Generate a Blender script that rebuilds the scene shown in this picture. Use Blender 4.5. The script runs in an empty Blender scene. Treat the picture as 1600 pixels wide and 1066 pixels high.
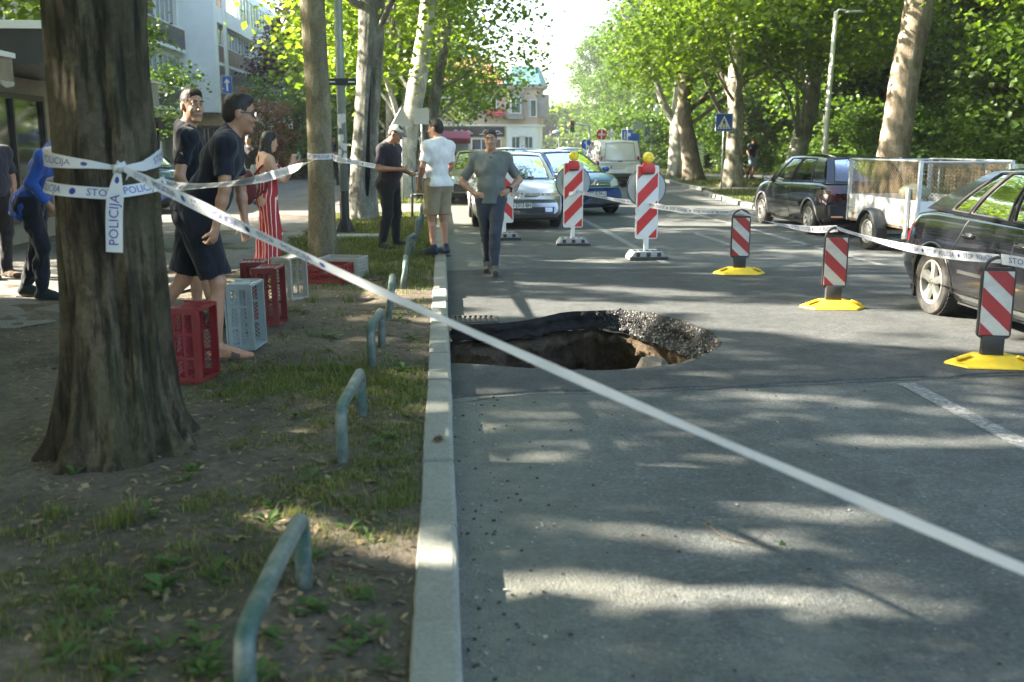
import bpy, bmesh, math, random
import numpy as np
from mathutils import Vector, Matrix, noise as mnoise
R = math.radians
rng = np.random.default_rng(7)
random.seed(7)
SC = bpy.context.scene
COL = SC.collection
# camera, sky, sun, exposure
CAM_H = 1.62
cam_d = bpy.data.cameras.new('camera')
cam = bpy.data.objects.new('camera', cam_d)
COL.objects.link(cam)
cam.location = (0, 0, CAM_H)
PITCH, YAW = R(11.232), R(3.9665)
cam.rotation_euler = (R(90) - PITCH, 0, -YAW)
cam_d.sensor_width = 36.0
cam_d.lens = 36.0 * 1556 / 1600
cam_d.clip_start = 0.05
cam_d.clip_end = 2000
cam_d.dof.use_dof = True
cam_d.dof.focus_distance = 9.5
cam_d.dof.aperture_fstop = 2.5
SC.camera = cam
SUN_AZ = R(81)          # degrees to the left of the road's direction (+Y)
SUN_EL = R(31)
sdir = Vector((-math.sin(SUN_AZ) * math.cos(SUN_EL), math.cos(SUN_AZ) * math.cos(SUN_EL), math.sin(SUN_EL)))
world = bpy.data.worlds.new('World')
SC.world = world
world.use_nodes = True
wn = world.node_tree
bg = wn.nodes['Background']
sky = wn.nodes.new('ShaderNodeTexSky')
sky.sky_type = 'NISHITA'
sky.sun_disc = False
sky.sun_elevation = SUN_EL
sky.sun_rotation = -SUN_AZ
sky.air_density = 1.0
sky.dust_density = 2.5
sky.ozone_density = 1.0
wn.links.new(sky.outputs[0], bg.inputs[0])
bg.inputs[1].default_value = 0.10
sun_d = bpy.data.lights.new('sun', 'SUN')
sun_d.energy = 5.0
sun_d.angle = R(0.6)
sun_d.color = (1.0, 0.90, 0.74)
sun = bpy.data.objects.new('sun', sun_d)
COL.objects.link(sun)
sun.rotation_euler = sdir.to_track_quat('Z', 'Y').to_euler()
SC.view_settings.view_transform = 'Standard'
SC.view_settings.look = 'None'
SC.view_settings.gamma = 1.0
SC.view_settings.exposure = 3.2
SC.cycles.use_denoising = True
SC.cycles.max_bounces = 8
SC.cycles.diffuse_bounces = 3
SC.cycles.glossy_bounces = 3
SC.cycles.transmission_bounces = 5
SC.cycles.transparent_max_bounces = 10
SC.cycles.caustics_reflective = False
SC.cycles.caustics_refractive = False
SC.cycles.sample_clamp_indirect = 6.0
# tags
def tag(o, label=None, cat=None, group=None, kind=None):
 if label: o['label'] = label
 if cat: o['category'] = cat
 if group: o['group'] = group
 if kind: o['kind'] = kind
 return o
def thing(name, label, cat, loc=(0, 0, 0), rz=0.0, group=None):
 o = bpy.data.objects.new(name, None)
 COL.objects.link(o)
 o.empty_display_size = 0.2
 o.location = loc
 o.rotation_euler = (0, 0, rz)
 return tag(o, label, cat, group)
CHILD = {}
def link(name, me, mat=None, parent=None, smooth=False):
 o = bpy.data.objects.new(name, me)
 COL.objects.link(o)
 if mat is not None and len(me.materials) == 0:
  for m in (mat if isinstance(mat, (list, tuple)) else [mat]):
   me.materials.append(m)
 if smooth:
  me.polygons.foreach_set('use_smooth', [True] * len(me.polygons))
 if parent is not None:
  o.parent = parent
  CHILD.setdefault(parent.name, []).append(o)
 return o
def copy_tree(o, parent=None):
 c = o.copy()
 COL.objects.link(c)
 if parent is not None:
  c.parent = parent
  CHILD.setdefault(parent.name, []).append(c)
 for ch in CHILD.get(o.name, []):
  copy_tree(ch, c)
 return c
# mesh builder
def rotm(rx=0, ry=0, rz=0):
 return np.array((Matrix.Rotation(rz, 3, 'Z') @ Matrix.Rotation(ry, 3, 'Y') @ Matrix.Rotation(rx, 3, 'X')))
def frame(d, up=(0, 0, 1)):
 d = np.asarray(d, float); d = d / (np.linalg.norm(d) + 1e-12)
 up = np.asarray(up, float)
 if abs(d @ up) > 0.98: up = np.array((1.0, 0, 0))
 a = np.cross(up, d); a /= np.linalg.norm(a)
 return a, np.cross(d, a), d
class MB:
 def __init__(self):
  self.v = []; self.f = []; self.m = []; self.n = 0
 def add(self, vs, fs, mi=0):
  vs = np.asarray(vs, float).reshape(-1, 3)
  self.v.append(vs)
  b = self.n
  for f in fs:
   self.f.append([i + b for i in f]); self.m.append(mi)
  self.n += len(vs)
  return self
 def box(self, c, s, rz=0, rx=0, ry=0, mi=0, taper=None):
  x, y, z = s[0] / 2, s[1] / 2, s[2] / 2
  t = taper or (1, 1)
  p = np.array([(-x, -y, -z), (x, -y, -z), (x, y, -z), (-x, y, -z),
                      (-x * t[0], -y * t[1], z), (x * t[0], -y * t[1], z), (x * t[0], y * t[1], z), (-x * t[0], y * t[1], z)])
  if rz or rx or ry: p = p @ rotm(rx, ry, rz).T
  return self.add(p + np.asarray(c, float), [(3, 2, 1, 0), (4, 5, 6, 7), (0, 1, 5, 4), (1, 2, 6, 5), (2, 3, 7, 6), (3, 0, 4, 7)], mi)
 def bb(self, lo, hi, mi=0):
  lo = np.asarray(lo, float); hi = np.asarray(hi, float)
  return self.box((lo + hi) / 2, hi - lo, mi=mi)
 def tube(self, path, rad, n=10, caps=True, mi=0, prof=None, closed=False):
  path = np.asarray(path, float); k = len(path)
  rad = np.broadcast_to(np.asarray(rad, float), (k,))
  a = np.linspace(0, 2 * math.pi, n, endpoint=False)
  t = np.gradient(path, axis=0)
  if closed:
   t = np.roll(path, -1, 0) - np.roll(path, 1, 0)
  A, B, _ = frame(t[0])
  vs = []
  for i in range(k):
   d = t[i] / (np.linalg.norm(t[i]) + 1e-12)
   A = A - d * (A @ d); A /= np.linalg.norm(A); B = np.cross(d, A)
   r = rad[i] if prof is None else rad[i] * prof(a, i)
   vs.append(path[i] + np.outer(np.cos(a) * r, A) + np.outer(np.sin(a) * r, B))
  fs = []
  for i in range(k if closed else k - 1):
   i2 = (i + 1) % k
   for j in range(n):
    j2 = (j + 1) % n
    fs.append((i * n + j, i * n + j2, i2 * n + j2, i2 * n + j))
  if caps and not closed:
   fs.append(tuple(range(n - 1, -1, -1))); fs.append(tuple((k - 1) * n + j for j in range(n)))
  return self.add(np.concatenate(vs), fs, mi)
 def cyl(self, a, b, r, r2=None, n=12, mi=0):
  return self.tube([a, b], [r, r if r2 is None else r2], n, True, mi)
 def lathe(self, prof, n=24, c=(0, 0, 0), axis=(0, 0, 1), mi=0, caps=True):
  # prof: list of (r, h) along axis
  A, B, D = frame(axis)
  a = np.linspace(0, 2 * math.pi, n, endpoint=False)
  vs = [np.asarray(c, float) + D * h + r * (np.outer(np.cos(a), A) + np.outer(np.sin(a), B)) for r, h in prof]
  fs = []
  for i in range(len(prof) - 1):
   for j in range(n):
    j2 = (j + 1) % n
    fs.append((i * n + j, i * n + j2, (i + 1) * n + j2, (i + 1) * n + j))
  k = len(prof) - 1
  if caps and prof[0][0] > 1e-5: fs.append(tuple(range(n - 1, -1, -1)))
  if caps and prof[-1][0] > 1e-5: fs.append(tuple(k * n + j for j in range(n)))
  return self.add(np.concatenate(vs), fs, mi)
 def prism(self, poly, d, o=(0, 0, 0), ex=(1, 0, 0), ey=(0, 0, 1), mi=0):
  # 2-D polygon in the plane (ex, ey) at o, extruded by d along ex x ey
  ex = np.asarray(ex, float); ey = np.asarray(ey, float); ez = np.cross(ex, ey)
  p = np.asarray(o, float) + np.outer([q[0] for q in poly], ex) + np.outer([q[1] for q in poly], ey)
  n = len(poly)
  fs = [tuple(range(n - 1, -1, -1)), tuple(range(n, 2 * n))]
  fs += [(i, (i + 1) % n, n + (i + 1) % n, n + i) for i in range(n)]
  return self.add(np.concatenate([p, p + ez * d]), fs, mi)
 def grid(self, P, mi=0, flip=False):
  # P: (nu, nv, 3)
  nu, nv = P.shape[:2]
  idx = np.arange(nu * nv).reshape(nu, nv)
  q = np.stack([idx[:-1, :-1], idx[1:, :-1], idx[1:, 1:], idx[:-1, 1:]], -1).reshape(-1, 4)
  if flip: q = q[:, ::-1]
  return self.add(P.reshape(-1, 3), q.tolist(), mi)
 def ball(self, c, r, nu=14, nv=10, mi=0):
  r = np.broadcast_to(np.asarray(r, float), (3,))
  th = np.linspace(0, math.pi, nv); ph = np.linspace(0, 2 * math.pi, nu + 1)
  P = np.stack([np.outer(np.sin(th), np.cos(ph)) * r[0], np.outer(np.sin(th), np.sin(ph)) * r[1], np.outer(np.cos(th), np.ones(nu + 1)) * r[2]], -1)
  return self.grid(P + np.asarray(c, float), mi, flip=False)
 def mesh(self, name='mesh'):
  me = bpy.data.meshes.new(name)
  vs = np.concatenate(self.v) if self.v else np.zeros((0, 3))
  me.from_pydata(vs.tolist(), [], self.f)
  if any(self.m):
   me.polygons.foreach_set('material_index', self.m)
  me.update()
  return me
 def build(self, name, mat, parent=None, smooth=False, auto=None, bevel=None):
  me = self.mesh(name)
  if bevel:
   bm = bmesh.new(); bm.from_mesh(me)
   bmesh.ops.remove_doubles(bm, verts=bm.verts, dist=1e-5)
   es = [e for e in bm.edges if len(e.link_faces) == 2 and e.calc_face_angle(0) > R(35)]
   bmesh.ops.bevel(bm, geom=es, offset=bevel, segments=2, affect='EDGES', profile=0.6, clamp_overlap=True)
   bm.to_mesh(me); bm.free()
   smooth = False; auto = auto or 40
  o = link(name, me, mat, parent, smooth)
  if auto:
   me.polygons.foreach_set('use_smooth', [True] * len(me.polygons))
   me.set_sharp_from_angle(angle=R(auto))
  return o
def np_mesh(name, V, F, nper=4):
 me = bpy.data.meshes.new(name)
 V = np.ascontiguousarray(V, dtype=np.float32); F = np.ascontiguousarray(F, dtype=np.int32)
 me.vertices.add(len(V)); me.vertices.foreach_set('co', V.ravel())
 me.loops.add(F.size); me.loops.foreach_set('vertex_index', F.ravel())
 me.polygons.add(len(F)); me.polygons.foreach_set('loop_start', np.arange(len(F), dtype=np.int32) * nper)
 me.update(calc_edges=True)
 me.validate()
 return me
def smooth_path(pts, n=8, closed=False):
 # Catmull-Rom
 P = np.asarray(pts, float); k = len(P)
 if closed: Q = np.concatenate([P[-1:], P, P[:2]])
 else: Q = np.concatenate([2 * P[:1] - P[1:2], P, 2 * P[-1:] - P[-2:-1]])
 out = []
 m = k if closed else k - 1
 for i in range(m):
  p0, p1, p2, p3 = Q[i:i + 4]
  for t in np.linspace(0, 1, n, endpoint=False):
   out.append(0.5 * (2 * p1 + (p2 - p0) * t + (2 * p0 - 5 * p1 + 4 * p2 - p3) * t * t + (3 * p1 - p0 - 3 * p2 + p3) * t ** 3))
 if not closed: out.append(P[-1])
 return np.array(out)
def vnoise(P, s=1.0, seed=0):
 # cheap smooth noise in [-1, 1]
 P = np.asarray(P, float) * s + seed * 17.31
 x, y, z = P[..., 0], P[..., 1], P[..., 2]
 return (np.sin(x * 1.7 + 1.3 * np.sin(y * 1.1 + z)) + np.sin(y * 1.9 + 1.1 * np.sin(z * 1.3 + x * .7)) + np.sin(z * 1.6 + 1.2 * np.sin(x * 1.2 + y * .9))) / 3
# materials
class NT:
 def __init__(self, m):
  self.t = m.node_tree; self.n = self.t.nodes; self.l = self.t.links
 def new(self, typ, **kw):
  o = self.n.new(typ)
  for k, v in kw.items():
   if k in o.inputs.keys(): o.inputs[k].default_value = v
   else: setattr(o, k, v)
  return o
 def link(self, a, b): self.l.new(a, b)
 def coord(self, kind='Object', scale=(1, 1, 1)):
  tc = self.new('ShaderNodeTexCoord'); mp = self.new('ShaderNodeMapping')
  mp.inputs['Scale'].default_value = scale
  self.link(tc.outputs[kind], mp.inputs[0])
  return mp.outputs[0]
 def noise(self, vec, scale, detail=4, rough=.55, dist=0):
  o = self.new('ShaderNodeTexNoise')
  o.inputs['Scale'].default_value = scale; o.inputs['Detail'].default_value = detail
  o.inputs['Roughness'].default_value = rough; o.inputs['Distortion'].default_value = dist
  self.link(vec, o.inputs['Vector'])
  return o.outputs[0]
 def ramp(self, fac, stops):
  o = self.new('ShaderNodeValToRGB')
  e = o.color_ramp.elements
  while len(e) < len(stops): e.new(0.5)
  for i, (p, c) in enumerate(stops):
   e[i].position = p
   e[i].color = (c, c, c, 1) if not hasattr(c, '__len__') else tuple(c)[:3] + (1,)
  self.link(fac, o.inputs[0])
  return o.outputs[0]
 def mix(self, a, b, fac, mode='MIX'):
  o = self.new('ShaderNodeMix', data_type='RGBA', blend_type=mode)
  for sock, val in ((o.inputs[6], a), (o.inputs[7], b), (o.inputs[0], fac)):
   if hasattr(val, 'is_linked') or isinstance(val, bpy.types.NodeSocket): self.link(val, sock)
   elif hasattr(val, '__len__'): sock.default_value = tuple(val)[:3] + (1,)
   else: sock.default_value = val
  return o.outputs[2]
 def math(self, op, a, b=0.5, clamp=False):
  o = self.new('ShaderNodeMath', operation=op, use_clamp=clamp)
  for s, v in ((o.inputs[0], a), (o.inputs[1], b)):
   if isinstance(v, bpy.types.NodeSocket): self.link(v, s)
   else: s.default_value = v
  return o.outputs[0]
 def bump(self, h, strength=.3, dist=.01):
  o = self.new('ShaderNodeBump')
  o.inputs['Strength'].default_value = strength; o.inputs['Distance'].default_value = dist
  self.link(h, o.inputs['Height'])
  return o.outputs[0]
def newmat(name):
 m = bpy.data.materials.new(name); m.use_nodes = True
 t = NT(m); b = t.n['Principled BSDF']
 return m, t, b
_MC = {}
def mat(name, col, rough=.5, metal=0, var=.15, vscale=6, bump=0, bscale=40, coat=0, spec=.5, alpha=None, dirt=0, dirtcol=(.09, .075, .055)):
 """plain procedural material: base colour with soft variation, roughness variation, fine bump, optional dirt blotches"""
 if name in _MC: return _MC[name]
 m, t, b = newmat(name)
 v = t.coord('Object')
 n = t.noise(v, vscale, 5, .6)
 c1 = [min(1, x * (1 + var)) for x in col]; c0 = [x * (1 - var) for x in col]
 c = t.ramp(n, [(.3, c0), (.7, c1)])
 if dirt:
  d = t.ramp(t.noise(v, vscale * .7 + 1.3, 6, .65), [(.48, 0), (.72, 1)])
  c = t.mix(c, dirtcol, t.math('MULTIPLY', d, dirt))
 t.link(c, b.inputs['Base Color'])
 r = t.ramp(t.noise(v, vscale * 2.3, 3), [(.3, max(0.02, rough - .08)), (.7, min(1, rough + .08))])
 t.link(r, b.inputs['Roughness'])
 b.inputs['Metallic'].default_value = metal
 b.inputs['Specular IOR Level'].default_value = spec
 b.inputs['Coat Weight'].default_value = coat
 b.inputs['Coat Roughness'].default_value = .06
 if bump:
  t.link(t.bump(t.noise(v, bscale, 3), bump, .004), b.inputs['Normal'])
 _MC[name] = m
 return m
def col(*a): return a
# sRGB 0-255 to linear
def srgb(r, g, b):
 f = lambda c: (c / 255 / 12.92) if c <= 10 else ((c / 255 + .055) / 1.055) ** 2.4
 return (f(r), f(g), f(b))
_font = None
def text_mesh(s, size=1.0, align='CENTER', bold=0.0):
 """flat mesh of the lettering in its own x-y plane (numpy verts, faces)"""
 cu = bpy.data.curves.new('lettering', 'FONT')
 cu.body = s; cu.size = size; cu.align_x = align; cu.align_y = 'CENTER'; cu.offset = bold
 cu.resolution_u = 2
 o = bpy.data.objects.new('lettering', cu); COL.objects.link(o)
 dg = bpy.context.evaluated_depsgraph_get(); dg.update()
 me = bpy.data.meshes.new_from_object(o.evaluated_get(dg))
 V = np.array([v.co[:] for v in me.vertices]).reshape(-1, 3); F = [list(p.vertices) for p in me.polygons]
 bpy.data.objects.remove(o); bpy.data.curves.remove(cu); bpy.data.meshes.remove(me)
 return V, F
# signed-distance modelling (people, animals)
def surface_nets(vol, org, h):
 s = vol < 0
 nx, ny, nz = vol.shape
 c = np.zeros((nx - 1, ny - 1, nz - 1), np.int8)
 for i in (0, 1):
  for j in (0, 1):
   for k in (0, 1):
    c += s[i:nx - 1 + i, j:ny - 1 + j, k:nz - 1 + k]
 act = np.argwhere((c > 0) & (c < 8))
 ids = -np.ones(c.shape, np.int32); ids[act[:, 0], act[:, 1], act[:, 2]] = np.arange(len(act))
 corner = [(i, j, k) for i in (0, 1) for j in (0, 1) for k in (0, 1)]
 vals = np.stack([vol[act[:, 0] + i, act[:, 1] + j, act[:, 2] + k] for i, j, k in corner], 1)
 acc = np.zeros((len(act), 3)); cnt = np.zeros(len(act))
 for a in range(8):
  for b in range(a + 1, 8):
   if sum(abs(np.array(corner[a]) - corner[b])) != 1: continue
   va, vb = vals[:, a], vals[:, b]
   cr = (va < 0) != (vb < 0)
   t = np.where(cr, va / np.where(cr, va - vb, 1), 0)
   p = np.array(corner[a])[None] + t[:, None] * (np.array(corner[b]) - corner[a])[None]
   acc += np.where(cr[:, None], p, 0); cnt += cr
 V = (act + acc / cnt[:, None]) * h + org
 F = []
 for ax in range(3):
  sl = [slice(None)] * 3; sh = [slice(None)] * 3
  sl[ax] = slice(0, -1); sh[ax] = slice(1, None)
  A, B = s[tuple(sl)], s[tuple(sh)]
  e = np.argwhere(A != B)
  o1, o2 = [q for q in range(3) if q != ax]
  e = e[(e[:, o1] > 0) & (e[:, o2] > 0) & (e[:, o1] < c.shape[o1]) & (e[:, o2] < c.shape[o2])]
  def cell(d1, d2):
   q = e.copy(); q[:, o1] -= d1; q[:, o2] -= d2
   return ids[q[:, 0], q[:, 1], q[:, 2]]
  q = np.stack([cell(1, 1), cell(0, 1), cell(0, 0), cell(1, 0)], 1)
  inside = A[e[:, 0], e[:, 1], e[:, 2]]
  if ax == 1: inside = ~inside
  q = np.where(inside[:, None], q, q[:, ::-1])
  F.append(q)
 return V, np.concatenate(F)
class SDF:
 """smooth union of round cones and ellipsoids on a grid"""
 def __init__(self, lo, hi, h):
  self.h = h; self.org = np.asarray(lo, float)
  self.n = np.ceil((np.asarray(hi, float) - lo) / h).astype(int) + 1
  self.vol = np.full(self.n, 0.25, np.float32)
 def _box(self, lo, hi):
  a = np.clip(np.floor((lo - self.org) / self.h).astype(int), 0, self.n)
  b = np.clip(np.ceil((hi - self.org) / self.h).astype(int) + 1, 0, self.n)
  if np.any(b <= a): return None
  ax = [self.org[i] + np.arange(a[i], b[i]) * self.h for i in range(3)]
  X, Y, Z = np.meshgrid(*ax, indexing='ij', sparse=True)
  return (slice(a[0], b[0]), slice(a[1], b[1]), slice(a[2], b[2])), X, Y, Z
 def _apply(self, sl, d, k, op):
  v = self.vol[sl]
  if op == 'add':
   if k > 0:
    hh = np.clip(.5 + .5 * (v - d) / k, 0, 1)
    r = v * (1 - hh) + d * hh - k * hh * (1 - hh)
   else: r = np.minimum(v, d)
  elif op == 'sub':
   if k > 0:
    hh = np.clip(.5 - .5 * (v + d) / k, 0, 1)
    r = v * (1 - hh) - d * hh + k * hh * (1 - hh)
   else: r = np.maximum(v, -d)
  self.vol[sl] = r
 def cone(self, a, b, ra, rb, k=.02, op='add'):
  a = np.asarray(a, float); b = np.asarray(b, float); m = max(ra, rb) + .08 + k
  bx = self._box(np.minimum(a, b) - m, np.maximum(a, b) + m)
  if bx is None: return self
  sl, X, Y, Z = bx
  ba = b - a; l2 = ba @ ba + 1e-9
  t = np.clip(((X - a[0]) * ba[0] + (Y - a[1]) * ba[1] + (Z - a[2]) * ba[2]) / l2, 0, 1)
  d = np.sqrt((X - a[0] - t * ba[0]) ** 2 + (Y - a[1] - t * ba[1]) ** 2 + (Z - a[2] - t * ba[2]) ** 2) - (ra + (rb - ra) * t)
  self._apply(sl, d, k, op); return self
 def ell(self, c, r, M=None, k=.02, op='add'):
  c = np.asarray(c, float); r = np.asarray(r, float); m = r.max() + .08 + k
  bx = self._box(c - m, c + m)
  if bx is None: return self
  sl, X, Y, Z = bx
  x, y, z = X - c[0], Y - c[1], Z - c[2]
  if M is not None:
   M = np.asarray(M, float)      # columns are the ellipsoid's axes
   x, y, z = (M[0, 0] * x + M[1, 0] * y + M[2, 0] * z), (M[0, 1] * x + M[1, 1] * y + M[2, 1] * z), (M[0, 2] * x + M[1, 2] * y + M[2, 2] * z)
  q = np.sqrt((x / r[0]) ** 2 + (y / r[1]) ** 2 + (z / r[2]) ** 2)
  g = np.sqrt((x / r[0] ** 2) ** 2 + (y / r[1] ** 2) ** 2 + (z / r[2] ** 2) ** 2) + 1e-9
  d = q * (q - 1) / g
  self._apply(sl, d, k, op); return self
 def plane(self, p, n):
  """keep the side that n points away from"""
  p = np.asarray(p, float); n = np.asarray(n, float); n = n / np.linalg.norm(n)
  ax = [self.org[i] + np.arange(self.n[i]) * self.h for i in range(3)]
  X, Y, Z = np.meshgrid(*ax, indexing='ij', sparse=True)
  self.vol = np.maximum(self.vol, ((X - p[0]) * n[0] + (Y - p[1]) * n[1] + (Z - p[2]) * n[2]).astype(np.float32)); return self
 def mesh(self, name, wrinkle=0, ws=22, stretch=(1, 1, .55), seed=0, iters=1):
  self.vol[0] = self.vol[-1] = .1; self.vol[:, 0] = self.vol[:, -1] = .1; self.vol[:, :, 0] = self.vol[:, :, -1] = .1
  V, F = surface_nets(self.vol, self.org, self.h)
  for _ in range(iters):       # light smoothing of the grid steps
   acc = np.zeros_like(V); cnt = np.zeros(len(V))
   for j in range(4):
    np.add.at(acc, F[:, j], V[F[:, (j + 1) % 4]]); np.add.at(cnt, F[:, j], 1)
   V = V * .5 + .5 * acc / np.maximum(cnt, 1)[:, None]
  if wrinkle:
   g = np.array(np.gradient(self.vol, self.h))
   I = np.clip(((V - self.org) / self.h).round().astype(int), 0, self.n - 1)
   N = g[:, I[:, 0], I[:, 1], I[:, 2]].T; N /= np.linalg.norm(N, axis=1)[:, None] + 1e-6
   P = V * np.asarray(stretch)
   w = vnoise(P, ws, seed) * .6 + np.abs(vnoise(P[:, [2, 0, 1]] * 1.0, ws * 1.9, seed + 3)) * .8 - .3
   V = V + N * (w * wrinkle)[:, None]
  me = np_mesh(name, V, F)
  me.polygons.foreach_set('use_smooth', [True] * len(me.polygons))
  return me
# ground materials
def asphalt(name, base, speck=.5, dusty=True):
 m, t, b = newmat(name)
 v = t.coord('Object')
 big = t.ramp(t.noise(v, .55, 6, .6), [(.3, [c * .82 for c in base]), (.7, [c * 1.2 for c in base])])
 mid = t.mix(t.ramp(t.noise(v, 5, 7, .75), [(.3, .70), (.7, 1.28)]), t.ramp(t.noise(v, 38, 4, .8), [(.34, .68), (.66, 1.3)]), 1.0, 'MULTIPLY')
 c = t.mix(big, mid, 1.0, 'MULTIPLY')
 vo = t.new('ShaderNodeTexVoronoi'); vo.inputs['Scale'].default_value = 95; t.link(v, vo.inputs['Vector'])
 ag = t.ramp(vo.outputs['Color'], [(.0, .55), (.5, 1.0), (.84, 1.15), (.93, 2.3), (1, 3.0)])
 c = t.mix(c, t.mix(c, ag, 1.0, 'MULTIPLY'), speck)
 vb = t.new('ShaderNodeTexVoronoi'); vb.inputs['Scale'].default_value = 17; t.link(v, vb.inputs['Vector'])
 chips = t.ramp(vb.outputs['Distance'], [(.05, 1), (.09, 0)])
 cs = t.ramp(vb.outputs['Color'], [(.78, 0), (.82, 1)])
 c = t.mix(c, (.34, .34, .32), t.math('MULTIPLY', t.math('MULTIPLY', chips, cs), .7))
 # tyre-worn bands run along the road
 vs = t.coord('Object', (1.0, .02, 1))
 band = t.ramp(t.noise(vs, 1.6, 2), [(.35, .9), (.65, 1.12)])
 c = t.mix(c, band, 1.0, 'MULTIPLY')
 if dusty:
  sx = t.new('ShaderNodeSeparateXYZ'); t.link(v, sx.inputs[0])
  g = t.new('ShaderNodeMapRange'); g.inputs[1].default_value = 0.0; g.inputs[2].default_value = 1.15; g.inputs[3].default_value = 1; g.inputs[4].default_value = 0
  t.link(t.math('ADD', sx.outputs[0], t.math('MULTIPLY', t.noise(v, 2.2, 5), .35)), g.inputs[0])
  dust = t.math('MULTIPLY', g.outputs[0], t.ramp(t.noise(v, 7, 6, .7), [(.35, .35), (.65, 1)]))
  c = t.mix(c, (.21, .205, .165), t.math('MULTIPLY', dust, .85))
  st = t.ramp(t.noise(v, 1.1, 6, .75, .6), [(.54, 0), (.66, 1)])
  c = t.mix(c, (.17, .17, .15), t.math('MULTIPLY', st, .45))
  oil = t.ramp(t.noise(v, 1.9, 5, .7, .4), [(.30, 1), (.40, 0)])
  c = t.mix(c, (.04, .041, .04), t.math('MULTIPLY', oil, .55))
 t.link(c, b.inputs['Base Color'])
 b.inputs['Roughness'].default_value = .82
 b.inputs['Specular IOR Level'].default_value = .35
 h = t.math('ADD', t.math('MULTIPLY', vo.outputs['Distance'], .8), t.math('MULTIPLY', t.noise(v, 30, 4), .7))
 t.link(t.bump(h, .55, .008), b.inputs['Normal'])
 return m
M_ASPH = asphalt('asphalt_old', (.086, .092, .089))
M_PATCH = asphalt('asphalt_patch', (.056, .060, .061), .45, False)
M_PAVE = asphalt('pavement_asphalt', (.125, .122, .115), .4, False)
def concrete(name, base):
 m, t, b = newmat(name); v = t.coord('Object')
 c = t.ramp(t.noise(v, 1.7, 6, .65), [(.3, [x * .8 for x in base]), (.7, [x * 1.12 for x in base])])
 s = t.ramp(t.noise(v, 60, 4, .7), [(.35, .8), (.6, 1.08)])
 c = t.mix(c, s, 1.0, 'MULTIPLY')
 d = t.ramp(t.noise(v, 6, 7, .75), [(.55, 0), (.75, 1)])
 c = t.mix(c, (.11, .115, .085), t.math('MULTIPLY', d, .55))
 vo = t.new('ShaderNodeTexVoronoi'); vo.inputs['Scale'].default_value = 30; t.link(v, vo.inputs['Vector'])
 pit = t.ramp(vo.outputs['Distance'], [(.06, .45), (.14, 1)])
 c = t.mix(c, pit, .6, 'MULTIPLY')
 t.link(c, b.inputs['Base Color']); b.inputs['Roughness'].default_value = .88
 t.link(t.bump(t.noise(v, 70, 5, .7), .35, .004), b.inputs['Normal'])
 return m
M_KERB = concrete('kerb_concrete', (.215, .22, .195))
M_CONC = concrete('old_concrete', (.33, .31, .28))
def soil(name, a, bcol, leaf=.6):
 m, t, b = newmat(name); v = t.coord('Object')
 c = t.ramp(t.noise(v, 1.3, 8, .68), [(.3, a), (.68, bcol)])
 c = t.mix(c, t.ramp(t.noise(v, 22, 6, .75), [(.3, .55), (.7, 1.4)]), 1.0, 'MULTIPLY')
 vo = t.new('ShaderNodeTexVoronoi'); vo.inputs['Scale'].default_value = 26; vo.inputs['Randomness'].default_value = 1
 vd = t.new('ShaderNodeMapping'); vd.inputs['Scale'].default_value = (1, .6, 1); vd.inputs['Rotation'].default_value = (0, 0, .7)
 t.link(v, vd.inputs[0]); t.link(vd.outputs[0], vo.inputs['Vector'])
 sel = t.ramp(vo.outputs['Color'], [(.7, 0), (.78, 1)])
 shp = t.ramp(vo.outputs['Distance'], [(.2, 1), (.32, 0)])
 lc = t.ramp(t.noise(v, 14, 2), [(.35, (.16, .105, .055)), (.5, (.24, .18, .11)), (.65, (.11, .085, .05))])
 c = t.mix(c, lc, t.math('MULTIPLY', t.math('MULTIPLY', sel, shp), leaf))
 t.link(c, b.inputs['Base Color']); b.inputs['Roughness'].default_value = .95; b.inputs['Specular IOR Level'].default_value = .2
 h = t.math('ADD', t.noise(v, 9, 6, .7), t.math('MULTIPLY', t.noise(v, 55, 4, .7), .5))
 t.link(t.bump(h, .9, .03), b.inputs['Normal'])
 return m
M_SOIL = soil('soil', (.055, .047, .036), (.15, .128, .098))
M_CAVE = soil('cavity_earth', (.055, .042, .028), (.15, .115, .078), .3)
M_LAWNBASE = soil('lawn_base', (.03, .05, .015), (.06, .09, .025), .1)
def leafmat(name, c0, c1, trans=.45, rough=.5, scale=.9, c2=None):
 m, t, b = newmat(name); v = t.coord('Object')
 c = t.ramp(t.noise(v, scale, 4, .7), [(.28, c0), (.72, c1)])
 g = t.new('ShaderNodeNewGeometry')
 rn = t.ramp(g.outputs['Random Per Island'], [(0, .7), (.5, 1.0), (1, 1.35)])
 c = t.mix(c, rn, 1.0, 'MULTIPLY')
 if c2 is not None:
  c = t.mix(c, c2, t.ramp(g.outputs['Random Per Island'], [(.86, 0), (.9, .8)]))
 t.link(c, b.inputs['Base Color']); b.inputs['Roughness'].default_value = rough; b.inputs['Specular IOR Level'].default_value = .35
 tr = t.new('ShaderNodeBsdfTranslucent')
 t.link(t.mix(c, (1.5, 1.45, .55), 1.0, 'MULTIPLY'), tr.inputs[0])
 ms = t.new('ShaderNodeMixShader'); ms.inputs[0].default_value = trans
 t.link(b.outputs[0], ms.inputs[1]); t.link(tr.outputs[0], ms.inputs[2])
 t.link(ms.outputs[0], t.n['Material Output'].inputs[0])
 return m
M_GRASS = leafmat('grass_blade', (.062, .092, .020), (.13, .165, .046), .35, .6, 1.6, (.27, .21, .10))
M_WEED = leafmat('weed_leaf', (.04, .085, .02), (.08, .14, .04), .35, .5, 3)
M_DEAD = leafmat('dead_leaf', (.13, .085, .045), (.27, .21, .13), .15, .8, 4)
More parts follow.
